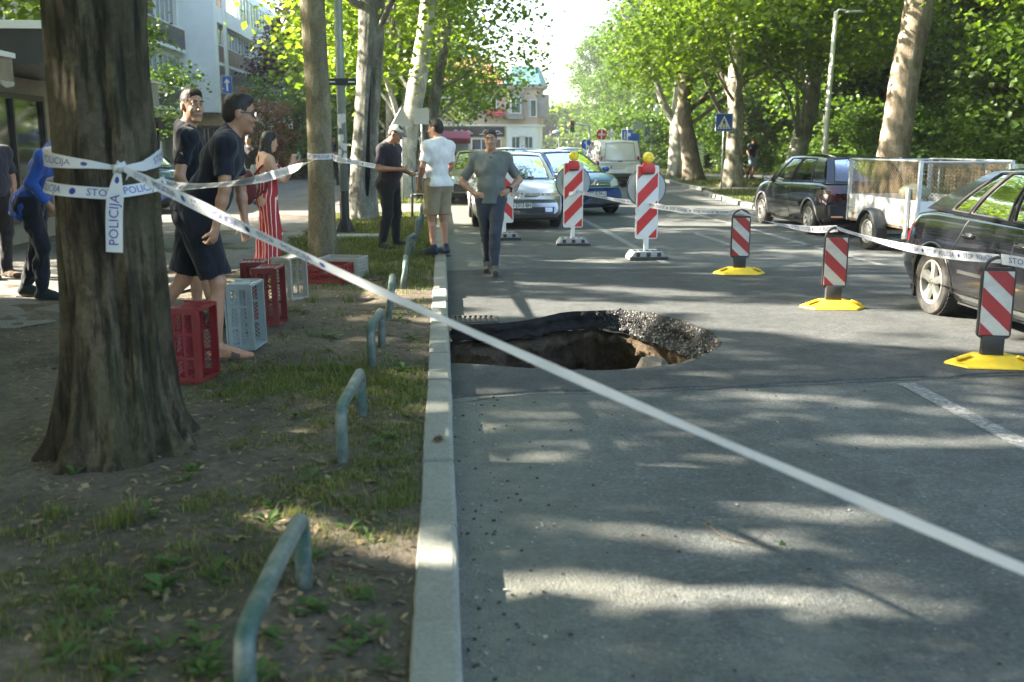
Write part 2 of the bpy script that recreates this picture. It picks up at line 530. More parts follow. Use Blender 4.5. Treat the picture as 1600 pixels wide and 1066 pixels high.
def poly_sheet(outer, holes, z):
 bm = bmesh.new()
 es = []
 for loop in [outer] + list(holes):
  vs = [bm.verts.new((x, y, z)) for x, y in loop]
  es += [bm.edges.new((vs[i], vs[(i + 1) % len(vs)])) for i in range(len(vs))]
 bmesh.ops.triangle_fill(bm, use_beauty=True, use_dissolve=False, edges=es)
 for f in bm.faces:
  if f.normal.z < 0: f.normal_flip()
 me = bpy.data.meshes.new('sheet'); bm.to_mesh(me); bm.free()
 return me
# far ground, road
hole_pts = [(.045, 7.28), (.22, 7.24), (.42, 7.13), (.63, 7.05), (.90, 6.97), (1.23, 6.97), (1.48, 7.02), (1.70, 7.12), (1.89, 7.26),
   (2.08, 7.52), (2.24, 7.82), (2.32, 8.2), (2.27, 8.66), (2.12, 9.1), (1.91, 9.46), (1.67, 9.55), (1.40, 9.52), (1.15, 9.46), (.87, 9.14), (.62, 8.95), (.44, 8.90), (.25, 8.88), (.045, 8.90)]
sp = smooth_path(hole_pts, 9)
nz = np.array([vnoise(np.array([[x, y, 0]]), 6)[0] * .022 + vnoise(np.array([[x, y, 3]]), 24)[0] * .010 for x, y in sp])
ctr = np.array((1.15, 8.2))
dirs = (sp - ctr) / np.linalg.norm(sp - ctr, axis=1)[:, None]
rim = sp + dirs * nz[:, None]
rim[:, 0] = np.maximum(rim[:, 0], .045)
rim[0, 0] = rim[-1, 0] = .045
RIM = [tuple(p) for p in rim]
gr = link('ground', poly_sheet([(-400, -200), (400, -200), (400, 600), (-400, 600)], [[(-3, 5), (5, 5), (5, 12), (-3, 12)]], -.02), M_LAWNBASE)
tag(gr, kind='structure')
# road outline: left edge at the kerb, side street opening on the right
road_out = [(.04, -8), (8.9, -8), (8.9, 17.5), (8.35, 20.8), (7.8, 23.8), (8.0, 28), (8.45, 32.2), (9.0, 33.1), (9.0, 34.5), (9.1, 38), (9.4, 42), (9.6, 62), (40, 66), (40, 74), (12, 73), (9.8, 80), (9.8, 240), (-2, 240), (-2, 78), (-40, 78), (-40, 70), (-3, 69), (.04, 60)]
ri = [(.045, y) if i in (0, len(RIM) - 1) else (x, y) for i, (x, y) in enumerate(RIM)]
road = tag(link('road', poly_sheet(road_out, [ri], 0.0), M_ASPH), kind='structure')
# darker patch laid over the road, its front edge an uneven step
fx = np.linspace(.045, 8.85, 90)
fy = np.interp(fx, [.04, .57, 1.2, 1.75, 2.44, 3.2, 4.15, 8.9], [6.24, 6.40, 6.40, 6.43, 6.53, 6.60, 6.70, 7.1]) + vnoise(np.stack([fx, fx * 0, fx * 0], 1), 7) * .03 + rng.normal(0, .008, 90)
bx = np.linspace(8.85, .045, 60)
by = 12.9 + vnoise(np.stack([bx, bx * 0 + 4, bx * 0], 1), 1.4) * .25 + rng.normal(0, .02, 60)
patch_out = list(zip(fx, fy)) + list(zip(bx, by))
ri2 = [(x + d[0] * .004, y + d[1] * .004) for (x, y), d in zip(RIM, dirs)]
ri2[0] = (.0475, ri2[0][1]); ri2[-1] = (.0475, ri2[-1][1])
ri2 = [(max(x, .0475), y) for x, y in ri2]
patch = tag(link('asphalt_patch', poly_sheet(patch_out, [ri2], .013), M_PATCH), kind='structure')
pe = MB()
pp = np.array(list(zip(fx, fy)))
pe.grid(np.stack([np.column_stack([pp, np.full(90, .013)]), np.column_stack([pp - (0, .012), np.full(90, -.002)])], 1))
link('patch_edge', pe.mesh(), M_PATCH, patch)
# the sinkhole: broken edge, earth cavity, rubble
def ring_tower(levels, seed, amp, sc):
 # levels: list of (z, outward offset array, jitter)
 P = []
 for z, off, jit in levels:
  q = rim + dirs * np.asarray(off)[:, None] if np.ndim(off) else rim + dirs * off
  p = np.column_stack([q, np.full(len(q), z) if np.ndim(z) == 0 else z])
  n1 = vnoise(p, sc, seed); n2 = vnoise(p, sc * 3.3, seed + 1); n3 = vnoise(p, sc * 9, seed + 5)
  p[:, :2] += dirs * ((n1 * .6 + n2 * .35 + n3 * .25) * amp * jit)[:, None]
  p[:, 2] += vnoise(p, sc * 2, seed + 2) * amp * .5 * jit
  p[:, 0] = np.maximum(p[:, 0], .04 + .004 * min(jit, 1))
  P.append(p)
 return np.array(P)
ang = np.arctan2(rim[:, 1] - ctr[1], rim[:, 0] - ctr[0])
right = np.clip(np.cos(ang - .42) * 2.9 - 1.75, 0, 1)      # the broken slope on the right
back = np.clip(np.sin(ang), 0, 1)
thick = .10 + .07 * back + .10 * right
lv = []
for k in range(13):
 f = k / 12
 lv.append((.0 - thick * f, -(right * .17 * f) + .0 * f - .02 * math.sin(f * 9), 0 if k == 0 else 1.0))
E0 = ring_tower(lv, 3, .05, 9)
E0[0, :, 2] = .012
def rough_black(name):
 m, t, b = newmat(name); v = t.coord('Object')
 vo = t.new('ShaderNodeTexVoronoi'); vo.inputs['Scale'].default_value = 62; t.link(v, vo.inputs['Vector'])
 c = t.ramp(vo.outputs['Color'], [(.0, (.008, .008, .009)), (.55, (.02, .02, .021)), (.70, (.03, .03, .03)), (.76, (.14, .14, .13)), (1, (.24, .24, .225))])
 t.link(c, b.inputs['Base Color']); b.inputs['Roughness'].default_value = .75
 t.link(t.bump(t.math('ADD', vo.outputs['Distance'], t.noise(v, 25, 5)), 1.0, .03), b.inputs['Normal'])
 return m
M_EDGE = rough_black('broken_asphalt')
e = MB().grid(E0); M_EDGE2 = mat('shaded_asphalt', (.011, .0105, .010), .95, var=.6, vscale=30, bump=1.0, bscale=45)  # second material: black asphalt without pale chips, painting the rim's shaded side
e.m = [0 if right[f[0] % len(rim)] > .12 + .1 * math.sin(f[0] * 1.7) else 1 for f in e.f]
link('broken_edge', e.mesh(), [M_EDGE, M_EDGE2], road, True)
bot = thick
lv = [(-bot, -(right * .17), 1.0)]
lv += [(-bot - .015, -(right * .17) + .10 * (1 - right) + .05, 1.0)]
for k in range(1, 17):
 f = k / 16
 lv.append((-bot - .02 - (1.25 - bot) * f, -(right * .17) * (1 - f) + .16 * math.sin(min(1, f * 1.6) * 1.9) - .75 * max(0, f - .55) ** 1.2, 2.4))
for k in range(1, 6):
 f = k / 6
 lv.append((-1.27, -.55 - f * .7, 1.5))
E1 = ring_tower(lv, 8, .055, 4.5)
E1[-1, :, :2] = ctr
link('earth_cavity', MB().grid(E1).mesh(), M_CAVE, road, True)
def rock(c, r, seed, flat=1.0, sub=2):
 bm = bmesh.new(); bmesh.ops.create_icosphere(bm, subdivisions=sub, radius=1)
 for v in bm.verts:
  p = np.array(v.co[:])[None]
  k = 1 + .28 * vnoise(p, 1.9, seed)[0] + .12 * vnoise(p, 5, seed)[0]
  v.co = Vector((p[0] * k).tolist())
  v.co = Vector((max(-.9, min(.85, v.co.x)) * r[0], max(-.95, min(.9, v.co.y)) * r[1], max(-.9, min(.88, v.co.z)) * r[2]))
 me = bpy.data.meshes.new('rock'); bm.to_mesh(me); bm.free()
 return me
M_RUB = concrete('rubble', (.13, .12, .10))
for i, (c, r, m) in enumerate([((1.74, 8.02, -.36), (.17, .26, .24), M_RUB), ((1.42, 8.9, -.72), (.3, .2, .2), M_CAVE), ((.30, 9.0, -.34), (.3, .22, .16), M_CAVE),
                               ((1.88, 7.66, -.32), (.2, .16, .16), M_CAVE), ((.62, 7.12, -.14), (.1, .08, .06), M_EDGE), ((.9, 9.2, -.55), (.22, .16, .14), M_CAVE), ((2.02, 7.78, -.18), (.10, .12, .09), M_RUB)]):
 o = link('rubble_chunk', rock(c, r, i), m, road); o.location = c; o.rotation_euler = (0, 0, i * 1.3)
# loose crumbs on the broken slope
cr = MB(); rr = random.Random(3)
for i in range(420):
 k = rr.randrange(len(rim))
 if right[k] < .3: continue
 l = rr.randrange(0, 13); p = E0[l, k] + (rr.uniform(-.03, .03), rr.uniform(-.03, .03), .006)
 s = rr.uniform(.008, .026)
 cr.box(p, (s, s * rr.uniform(.6, 1.2), s * .7), rr.uniform(0, 3), rr.uniform(-.5, .5), 0, mi=0 if rr.random() < .6 else 1)
o = cr.build('asphalt_crumbs', [M_EDGE, mat('grey_gravel', (.3, .29, .27), .9)], road); o['kind'] = 'stuff'
# kerb stones
kerb = tag(bpy.data.objects.new('kerb', None), kind='structure'); COL.objects.link(kerb)
def kerb_mesh(L, seed):
 mb = MB(); n = 9
 ys = np.linspace(.006, L - .005, n); rr = random.Random(seed)
 prof = [(-.112, -.1), (-.112, .105), (-.104, .119), (.02, .122), (.034, .116), (.042, .1), (.044, -.3)]
 P = np.array([[(x + rr.gauss(0, .0012), y, z + rr.gauss(0, .0010)) for x, z in prof] for y in ys])
 mb.grid(P, flip=True); k = len(prof)
 mb.add(P[0], [tuple(range(k))]); mb.add(P[-1], [tuple(range(k - 1, -1, -1))])
 me = mb.mesh('kerb_stone'); me.materials.append(M_KERB)
 return me
km = [kerb_mesh(.83, s) for s in range(5)]
y = -1.2; i = 0
while y < 45:
 o = link('kerb_stone', km[i % 5], None, kerb); o.location = (rr.gauss(0, .002), y, rr.gauss(-.003, .004)); o.rotation_euler = (0, rr.gauss(0, .006), rr.gauss(0, .0025))
 y += .834; i += 1
tag(MB().bb((-.112, 45, -.1), (.042, 60, .12)).build('kerb_far', M_KERB), kind='structure')
# right-hand kerb
kr = tag(bpy.data.objects.new('kerb', None), kind='structure'); COL.objects.link(kr)
def kerb_run(pr):
 P = np.array(pr); d = np.gradient(P, axis=0); d /= np.linalg.norm(d, axis=1)[:, None]; nn = np.stack([d[:, 1], -d[:, 0]], 1)
 G = np.array([[(*p, -.05), (*p, .11), (*(p + q * .15), .115), (*(p + q * .15), -.05)] for p, q in zip(P, nn)])
 MB().grid(G).build('kerb_strip', M_KERB, kr)
kerb_run(smooth_path([(8.9, -8), (8.9, 0), (8.9, 10), (8.9, 16.5), (8.35, 20.8), (7.8, 23.8), (8.0, 28), (8.45, 32.2), (9.0, 33.1)], 6))
kerb_run(smooth_path([(9.0, 34.5), (9.1, 38), (9.4, 42), (9.6, 50), (9.6, 62)], 5))
# verge, pavement, cross path
def verge_h(x, y):
 p = np.stack([x, y, np.zeros_like(x)], -1)
 e = np.clip((-.11 - x) / .35, 0, 1)
 return .098 + .018 * e + (vnoise(p, 1.1, 2) * .022 + vnoise(p, 4.5, 1) * .010 + vnoise(p, 14, 4) * .005) * e
def verge_sheet(name, x0, x1, y0, y1, n, m, ma):
 xs = np.linspace(x0, x1, n); ys = np.linspace(y0, y1, m)
 X, Y = np.meshgrid(xs, ys, indexing='ij')
 P = np.stack([X, Y, verge_h(X, Y)], -1)
 return tag(link(name, MB().grid(P).mesh(), ma, None, True), kind='structure')
verge_sheet('verge', -6.5, -.108, -3, 22.3, 150, 420, M_SOIL)
verge_sheet('verge', -2.4, -.108, 25.6, 66, 30, 200, M_LAWNBASE)
pav = [(-4.9, 6.4), (-4.3, 7.4), (-3.5, 8.4), (-2.95, 9.5), (-2.55, 11.4), (-2.38, 14), (-2.35, 22.25), (-.12, 22.3), (-.12, 25.6), (-2.35, 25.65), (-2.35, 70), (-30, 70), (-30, 4), (-8, 4.6)]
e = []
for i in range(len(pav)):
 a = np.array(pav[i]); b = np.array(pav[(i + 1) % len(pav)]); k = max(2, int(np.linalg.norm(b - a) / .12)) if i < 7 else 2
 for t in range(k):
  q = a + (b - a) * t / k
  if i < 6: q = q + np.array((vnoise(np.array([[*q, 0]]), 2.2)[0] * .1 + vnoise(np.array([[*q, 0]]), 9)[0] * .04, 0))
  e.append(tuple(q))
tag(link('pavement', poly_sheet(e, [], .122), M_PAVE), kind='structure')
# right-hand lawn and footpath
lawn = poly_sheet([(9.04, -8), (90, -8), (90, 33.1), (9.1, 33.1), (8.58, 32.2), (8.14, 28), (7.94, 23.8), (8.5, 20.9), (9.04, 16.5)], [], .1)
tag(link('lawn', lawn, M_LAWNBASE), kind='structure')
lawn = poly_sheet([(9.75, 62), (9.54, 42), (9.24, 38), (9.14, 34.5), (90, 34.5), (90, 66)], [], .1)
tag(link('lawn', lawn, M_LAWNBASE), kind='structure')
M_PATH = asphalt('pale_path', (.24, .225, .2), .3, False)
tag(link('footpath', poly_sheet([(9.8, 57.0), (9.8, 50.0), (13, 45.5), (18, 42.2), (60, 41.5), (60, 44.5), (19, 45.0), (14.5, 48.5), (12.5, 57)], [], .114), M_PATH), kind='structure')
tag(link('footpath', poly_sheet([(9.0, 33.0), (90, 33.0), (90, 34.6), (9.0, 34.6)], [], .107), M_PAVE), kind='structure')
tag(link('footpath', poly_sheet([(12.2, -8), (14.2, -8), (14.2, 32.9), (12.2, 32.9)], [], .114), M_PATH), kind='structure')
# lane lines
def worn_paint():
 m, t, b = newmat('worn_white_paint'); v = t.coord('Object')
 w = t.ramp(t.noise(v, 26, 7, .75), [(.42, 0), (.64, 1)])
 t.link(t.mix((.10, .103, .10), (.30, .30, .29), w), b.inputs['Base Color']); b.inputs['Roughness'].default_value = .75
 t.link(t.bump(t.noise(v, 120, 3), .4, .006), b.inputs['Normal'])
 return m
M_LINE = worn_paint()
def line(x0, y0, x1, y1, w=.13, z=.004):
 d = np.array((x1 - x0, y1 - y0)); L = np.linalg.norm(d); n = np.array((-d[1], d[0])) / L * w / 2
 k = max(2, int(L / .25)); P = []
 for t in np.linspace(0, 1, k):
  q = np.array((x0, y0)) + d * t
  j = 1 + .06 * vnoise(np.array([[q[0], q[1] * 3, 0]]), 2)[0]
  P.append([(*(q + n * j), z), (*(q - n * j), z)])
 return tag(link('lane_line', MB().grid(np.array(P), flip=True).mesh(), M_LINE), kind='structure')
line(3.16, -6, 3.16, 6.45); line(3.05, 13.4, 3.03, 26)
line(5.95, 8, 5.87, 26); line(5.9, 41, 5.9, 62)
line(3.05, 42, 3.05, 60)
line(3.62, 18.2, 4.62, 18.05, .16); line(4.62, 18.12, 4.66, 15.85); line(4.72, 15.85, 6.5, 15.6, .16)
def crack(pts, w, z=.0035):
 p = smooth_path([(a, b, 0) for a, b in pts], 12); p[:, 0] += vnoise(p, 9, 1) * .03; p[:, 1] += vnoise(p, 13, 2) * .025; t = np.gradient(p, axis=0); t /= np.linalg.norm(t, axis=1)[:, None]; n = np.stack([-t[:, 1], t[:, 0], t[:, 2]], 1)
 ww = w * (.55 + .45 * vnoise(p, 21, 3))[:, None]
 tag(link('road_crack', MB().grid(np.stack([p + n * ww, p - n * ww], 1) + (0, 0, z), flip=True).mesh(), M_CRACK), kind='structure')
M_CRACK = mat('crack_dark', (.022, .022, .021), .95)
crack([(.06, 6.15), (.5, 6.3), (1.2, 6.33), (2.0, 6.42), (3, 6.52), (4.5, 6.68), (8.8, 7.05)], .008)
crack([(4.6, 8.2), (5.0, 8.9), (4.9, 9.9), (5.3, 10.8)], .003, .0155); crack([(3.0, 10.4), (3.6, 10.9), (4.6, 11.0), (5.4, 11.4)], .003, .0155)
# grass, weeds, litter
def blades(P, H, lean, w, seed):
 """three-triangle blades at P"""
 r = np.random.default_rng(seed); n = len(P)
 a = r.uniform(0, 2 * np.pi, n); d = np.stack([np.cos(a), np.sin(a), np.zeros(n)], 1); s = np.stack([-np.sin(a), np.cos(a), np.zeros(n)], 1)
 up = np.array((0, 0, 1.0)); L = (lean * r.uniform(.2, 1.3, n))[:, None]; H = H[:, None]; w = (w * r.uniform(.7, 1.3, n))[:, None]
 b0 = P - s * w; b1 = P + s * w
 m = P + up * H * .55 + d * H * L * .35; m0 = m - s * w * .75; m1 = m + s * w * .75
 tp = P + up * H * (1 - .25 * L) + d * H * L
 V = np.stack([b0, b1, m0, m1, tp], 1).reshape(-1, 3)
 i = np.arange(n)[:, None] * 5
 F = np.concatenate([i + [0, 1, 3], i + [0, 3, 2], i + [2, 3, 4]], 0)
 return V, F
def grass_field(name, n_t, x0, x1, y0, y1, dens, hmin, hmax, per, spread, seed, zf=None, w=.0022, ydist=1.0):
 r = np.random.default_rng(seed)
 u = r.uniform(0, 1, n_t * 4)
 x = r.uniform(x0, x1, n_t * 4); yy = y0 + (y1 - y0) * u ** ydist
 k = dens(x, yy) > r.uniform(0, 1, n_t * 4)
 x, yy = x[k][:n_t], yy[k][:n_t]; n = len(x)
 hs = r.uniform(hmin, hmax, n) * (.6 + .8 * np.clip(dens(x, yy), 0, 1))
 px = np.repeat(x, per) + r.normal(0, spread, n * per); py = np.repeat(yy, per) + r.normal(0, spread, n * per)
 ok = px < x1
 px, py = px[ok], py[ok]; h = (np.repeat(hs, per) * r.uniform(.45, 1.15, n * per))[ok]
 z = (zf or verge_h)(px, py) - .004
 V, F = blades(np.stack([px, py, z], 1), h, .75, w * (1 + py / 14), seed)
 return tag(link(name, np_mesh(name, V, F, 3), M_GRASS), kind='stuff')
def dens1(x, y):
 p = np.stack([x, y, x * 0], -1)
 n = vnoise(p, 1.35, 11) * .55 + vnoise(p, 3.6, 12) * .35 + vnoise(p, 9, 13) * .2
 base = np.interp(y, [0, 2, 3.2, 4, 5, 6.3, 7, 8.6, 9.6, 11.5, 14, 22], [.30, .30, .2, .16, .24, .28, .10, .05, .2, .45, .95, 1.0])
 edge = np.clip(1 - np.abs(x + .38) / .5, 0, 1) * .24 * (y < 14)
 far = np.clip((-x - 1.9) / 1.2, 0, 1) * .35 * (y > 4.6)
 sunny = ((y > 9.2) & (y < 10.1)) * .25
 return np.clip(base + edge + n * .74 - far - sunny - .08, 0, 1) * (x > np.interp(y, [0, 6.4, 8.4, 11.4, 23], [-7, -4.9, -3.5, -2.5, -2.3]))
grass_field('grass', 3600, -2.9, -.115, 1.1, 6.8, dens1, .022, .062, 16, .030, 1, w=.0017, ydist=1.1)
grass_field('grass', 3600, -3.0, -.115, 6.0, 22.2, dens1, .03, .075, 15, .045, 2, w=.0019)
full = lambda x, y: np.clip(.75 + vnoise(np.stack([x, y, x * 0], -1), 1.0, 5) * .5, 0, 1)
grass_field('grass', 2600, -2.35, -.115, 25.6, 50, full, .07, .12, 12, .09, 3, w=.0028)
lz = lambda x, y: x * 0 + .1
grass_field('grass', 4200, 7.9, 26, 17, 32.9, lambda x, y: full(x, y) * (x > np.interp(y, [17, 20.9, 23.8, 28, 32.3, 33], [9.1, 8.55, 8.0, 8.2, 8.65, 9.1])) * ((x < 12.1) | (x > 14.3)), .06, .1, 12, .10, 4, lz, w=.003)
grass_field('grass', 4600, 9.2, 34, 34.7, 60, lambda x, y: full(x, y) * ((y < 41.2) | (y > 49)) * (x > 9.7), .07, .12, 12, .16, 6, lz, w=.004)
# tall tufts round the tree foot and broad-leaved weeds
r_ = np.random.default_rng(21)
tufts = [(-1.30, 3.92, .15, 90), (-1.36, 3.86, .11, 60), (-1.62, 4.02, .09, 70), (-1.05, 4.9, .08, 40), (-.98, 3.6, .07, 40), (-.55, 3.55, .06, 40), (-.62, 3.95, .06, 50),
         (-1.05, 4.05, .06, 40), (-1.25, 9.55, .13, 60), (-.92, 9.6, .10, 50), (-1.45, 2.95, .08, 110), (-1.15, 2.85, .07, 80), (-1.0, 2.75, .07, 80), (-1.7, 3.0, .08, 90), (-.32, 2.55, .08, 90), (-.3, 3.2, .07, 60), (-1.35, 9.05, .06, 60), (-1.9, 10.9, .08, 80)]
Vs = []; Fs = []; nb = 0
for x, y, h, n in tufts:
 P = np.stack([x + r_.normal(0, .035, n), y + r_.normal(0, .03, n), np.zeros(n)], 1); P[:, 2] = verge_h(P[:, 0], P[:, 1]) - .004
 V, F = blades(P, h * r_.uniform(.4, 1.2, n), .7, .0022, int(h * 1e4)); Vs.append(V); Fs.append(F + nb); nb += len(V)
tag(link('grass', np_mesh('tufts', np.concatenate(Vs), np.concatenate(Fs), 3), M_GRASS), kind='stuff')
wb = MB(); rw = random.Random(5)
for i in range(95):
 y = rw.uniform(1.9, 9.5) if i > 40 else rw.uniform(1.9, 3.8); x = rw.uniform(-.14 - .36 * y, -.2) if i % 3 else rw.uniform(-1.3, -.15)
 z = float(verge_h(np.array([x]), np.array([y]))[0])
 for k in range(rw.randint(5, 10)):
  a = rw.uniform(0, 6.28); L = rw.uniform(.025, .075); w = L * rw.uniform(.22, .4); up = rw.uniform(.15, 1.1); st = rw.uniform(.0, .03)
  d = np.array((math.cos(a), math.sin(a), 0)); s = np.array((-d[1], d[0], 0)); b = np.array((x, y, z + st * up)) + d * .006
  pts = [b, b + d * L * .45 + s * w + (0, 0, L * .4 * up), b + d * L * .5 + (0, 0, L * .3 * up), b + d * L * .45 - s * w + (0, 0, L * .4 * up), b + d * L + (0, 0, L * .45 * up)]
  wb.add(pts, [(0, 2, 1), (0, 3, 2), (1, 2, 4), (2, 3, 4)])
tag(wb.build('weeds', M_WEED), kind='stuff')
lb = MB()
for i in range(3800):
 y = 1.7 + 11 * rw.random() ** 1.6; x = rw.uniform(-.1 - .42 * y, -.13)
 if x < np.interp(y, [0, 6.4, 8.4, 11.4, 23], [-6, -4.9, -3.5, -2.5, -2.3]): continue
 z = float(verge_h(np.array([x]), np.array([y]))[0]) + .006
 s = rw.uniform(.007, .024); a = rw.uniform(0, 6.28); d = np.array((math.cos(a), math.sin(a), rw.uniform(-.3, .5))); q = np.array((-math.sin(a), math.cos(a), rw.uniform(-.5, .5)))
 c = np.array((x, y, z)); k = rw.uniform(.25, .8)
 lb.add([c - d * s, c + q * s * k, c + d * s * 1.2, c - q * s * k], [(0, 1, 2, 3)])
tag(lb.build('leaf_litter', M_DEAD), kind='stuff')
db = MB()
for i in range(420):
 y = 1.5 + 6.5 * rw.random() ** 1.3; x = .045 + abs(rw.gauss(0, .25)) if i % 3 else rw.uniform(.05, 3)
 s = rw.uniform(.003, .010)
 if (.0 < x < 2.4 and 6.9 < y < 9.6): continue
 db.box((x, y, .002 + s * .3), (s * 1.6, s, s * .6), rw.uniform(0, 3), mi=0 if rw.random() < .7 else 1)
tag(db.build('grit', [mat('dark_grit', (.05, .04, .03), .9), mat('grey_gravel', (.3, .29, .27), .9)]), kind='stuff')
def plane_leaf(seed, size):
 """dry lobed leaf with a curled blade"""
 rr = random.Random(seed); pts = []; n = 15
 for i in range(n):
  a = -math.pi / 2 + 2 * math.pi * i / n
  lob = (1.0, .52, .95, .5, .85, .45, .6, .5, .6, .45, .85, .5, .95, .52, .9)[(i + 7) % n]
  pts.append((math.cos(a) * lob * size / 2, math.sin(a) * lob * size / 2))
 c1, c2 = rr.uniform(-6, 6), rr.uniform(2, 8)
 f = lambda x, y: c1 * x * x + c2 * y * y + rr.gauss(0, .0015)
 V = [(0, 0, 0)] + [(x, y, f(x, y)) for x, y in pts]
 F = [(0, 1 + i, 1 + (i + 1) % n) for i in range(n)]
 me = bpy.data.meshes.new('dead_leaf'); me.from_pydata(V, [], F); me.materials.append(M_DEAD); return me
lm = [plane_leaf(s, .085) for s in range(6)]
def on_verge(x, y): return float(verge_h(np.array([x]), np.array([y]))[0])
lp = [(-.72, 2.02, 1.5), (-1.20, 2.28, 1.3), (-1.36, 2.58, 1.1), (-1.18, 2.05, 1.2), (-.62, 2.2, 1.0), (-1.02, 2.12, 1.0), (-.95, 2.55, .8), (-.55, 2.75, .8), (-1.5, 2.35, 1.2), (-.4, 2.35, .9)]
rl = random.Random(17)
while len(lp) < 46:
 y = rl.uniform(2.1, 8.8); x = rl.uniform(-.1 - .4 * y, -.2)
 if (x + 1.6) ** 2 + (y - 4.6) ** 2 > .3 and x > -3.2: lp.append((x, y, rl.uniform(.5, 1.0)))
for i, (x, y, s) in enumerate(lp):
 o = link('dead_leaf', lm[i % 6]); o.location = (x, y, on_verge(x, y) + .012); o.rotation_euler = (rl.uniform(-.3, .3), rl.uniform(-.3, .3), rl.uniform(0, 6.28)); o.scale = (s, s, s)
 tag(o, 'dry curled brown leaf lying on the bare soil of the verge', 'leaf', 'dry leaves on the verge')
def twig(name, pts, r, label, leafy=0):
 p = smooth_path(pts, 5); mb = MB().tube(p, np.linspace(r, r * .4, len(p)), 6)
 k = len(p) // 2
 d = (p[k + 1] - p[k]); d /= np.linalg.norm(d); s = np.array((-d[1], d[0], .3))
 mb.tube(smooth_path([p[k], p[k] + d * .03 + s * .03, p[k] + d * .05 + s * .08], 3), r * .5, 5)
 o = mb.build(name, mat('twig_bark', (.07, .05, .035), .9), None, True)
 for i in range(leafy):
  l = link('leaf', plane_leaf(40 + i, .05), None, o); l.data.materials.clear(); l.data.materials.append(M_WEED if i == 0 else M_DEAD); l.location = tuple(p[-1 if i == 0 else 0] + (0, 0, .012)); l.rotation_euler = (.3, .2, i * 2)
 return tag(o, label, 'twig')
twig('twig', [(1.12, 3.98, .012), (1.17, 3.83, .008), (1.27, 3.75, .012), (1.36, 3.72, .010)], .0035, 'thin dry twig with a green leaf lying on the shaded asphalt', 3)
for pts, lab in (([(-.55, 4.25), (-.42, 4.0), (-.30, 3.9)], 'bent brown twig on the soil beside the kerb, behind the nearest hoop'),
                 ([(-.42, 3.45), (-.28, 3.38), (-.14, 3.36)], 'short thick stick pointing at the sunlit kerb stone'),
                 ([(-1.02, 11.3), (-.72, 11.1), (-.42, 11.5), (-.25, 11.7)], 'long dark branch lying on the grass beside the grey and red crates'),
                 ([(-.72, 3.95), (-.66, 4.3), (-.4, 4.55)], 'pale straight twig lying between the first two hoops')):
 twig('twig', [(x, y, on_verge(x, y) + .012) for x, y in pts], .006, lab)
# dry clump on the kerb
cl = MB(); rc = random.Random(8)
for i in range(70):
 a = rc.uniform(0, 6.28); e_ = rc.uniform(-.2, 1.4); L = rc.uniform(.018, .036)
 d = np.array((math.cos(a) * math.cos(e_), math.sin(a) * math.cos(e_), math.sin(e_)))
 cl.tube([(0, 0, .012), d * L * .6 + (0, 0, .014), d * L + (0, 0, .012)], [.003, .0025, .0008], 4)
o = cl.build('dry_flower_clump', mat('dry_clump', (.12, .09, .06), .95, var=.4)); o.location = (-.035, 4.9, .122)
tag(o, 'small round clump of dry brown flowers lying on the kerb', 'dry clump')
# gully grate
gt = thing('drain_grate', 'rusty iron gully grate set against the kerb at the edge of the hole', 'grate', (.07, 8.93, .016))
fr = MB(); fr.bb((0, 0, -.05), (.42, .03, .012)); fr.bb((0, .33, -.05), (.42, .36, .012)); fr.bb((0, .03, -.05), (.03, .33, .012)); fr.bb((.39, .03, -.05), (.42, .33, .012))
M_IRON = mat('grate_iron', (.09, .085, .08), .7, .4, .3, 20, .3, 60, dirt=.6)
fr.build('grate_frame', M_IRON, gt)
for k in range(7): MB().bb((.045 + k * .049, .03, -.04), (.067 + k * .049, .33, .010)).build('grate_bar', M_IRON, gt)
# bark
def bark(name, cols, dark=(.03, .027, .02), furrow=.0, moss=0, patch_scale=3.2):
 m, t, b = newmat(name); v = t.coord('Object', (1, 1, .45))
 c = t.ramp(t.noise(v, patch_scale, 6, .62, .5), [(.32, cols[0]), (.45, cols[1]), (.55, cols[2]), (.66, cols[1]), (.75, cols[3])])
 vo = t.new('ShaderNodeTexVoronoi'); vo.inputs['Scale'].default_value = patch_scale * 2.4; t.link(v, vo.inputs['Vector'])
 pl = t.ramp(vo.outputs['Color'], [(.3, .78), (.6, 1.0), (.85, 1.25)])
 c = t.mix(c, pl, .8, 'MULTIPLY')
 sp = t.ramp(t.noise(t.coord('Object'), 34, 5, .7), [(.3, .65), (.6, 1.12)])
 c = t.mix(c, sp, 1.0, 'MULTIPLY')
 vf = t.coord('Object', (1, 1, .12)); fu = t.noise(vf, 17, 6, .7)
 c = t.mix(c, dark, t.math('MULTIPLY', t.ramp(fu, [(.40, 1), (.52, 0)]), furrow))
 if moss:
  c = t.mix(c, (.045, .06, .022), t.math('MULTIPLY', t.ramp(t.noise(v, 2.1, 5, .7), [(.45, 0), (.65, 1)]), moss))
 t.link(c, b.inputs['Base Color']); b.inputs['Roughness'].default_value = .9; b.inputs['Specular IOR Level'].default_value = .25
 h = t.math('ADD', t.math('MULTIPLY', fu, .8 if furrow > .3 else .3), t.math('ADD', t.math('MULTIPLY', vo.outputs['Distance'], .35), t.math('MULTIPLY', t.noise(v, 40, 4), .35)))
 t.link(t.bump(h, .8, .03), b.inputs['Normal'])
 return m
M_BARK_OLD = bark('bark_dark', [(.028, .021, .012), (.058, .046, .028), (.088, .071, .046), (.16, .135, .095)], (.010, .008, .006), .9, .35, 5.0)
M_BARK_PLANE = bark('bark_plane', [(.11, .10, .075), (.20, .185, .14), (.33, .31, .25), (.46, .44, .37)], furrow=.12)
M_BARK_PALE = bark('bark_pale', [(.26, .25, .21), (.38, .37, .32), (.50, .49, .43), (.58, .57, .52)], furrow=.06)
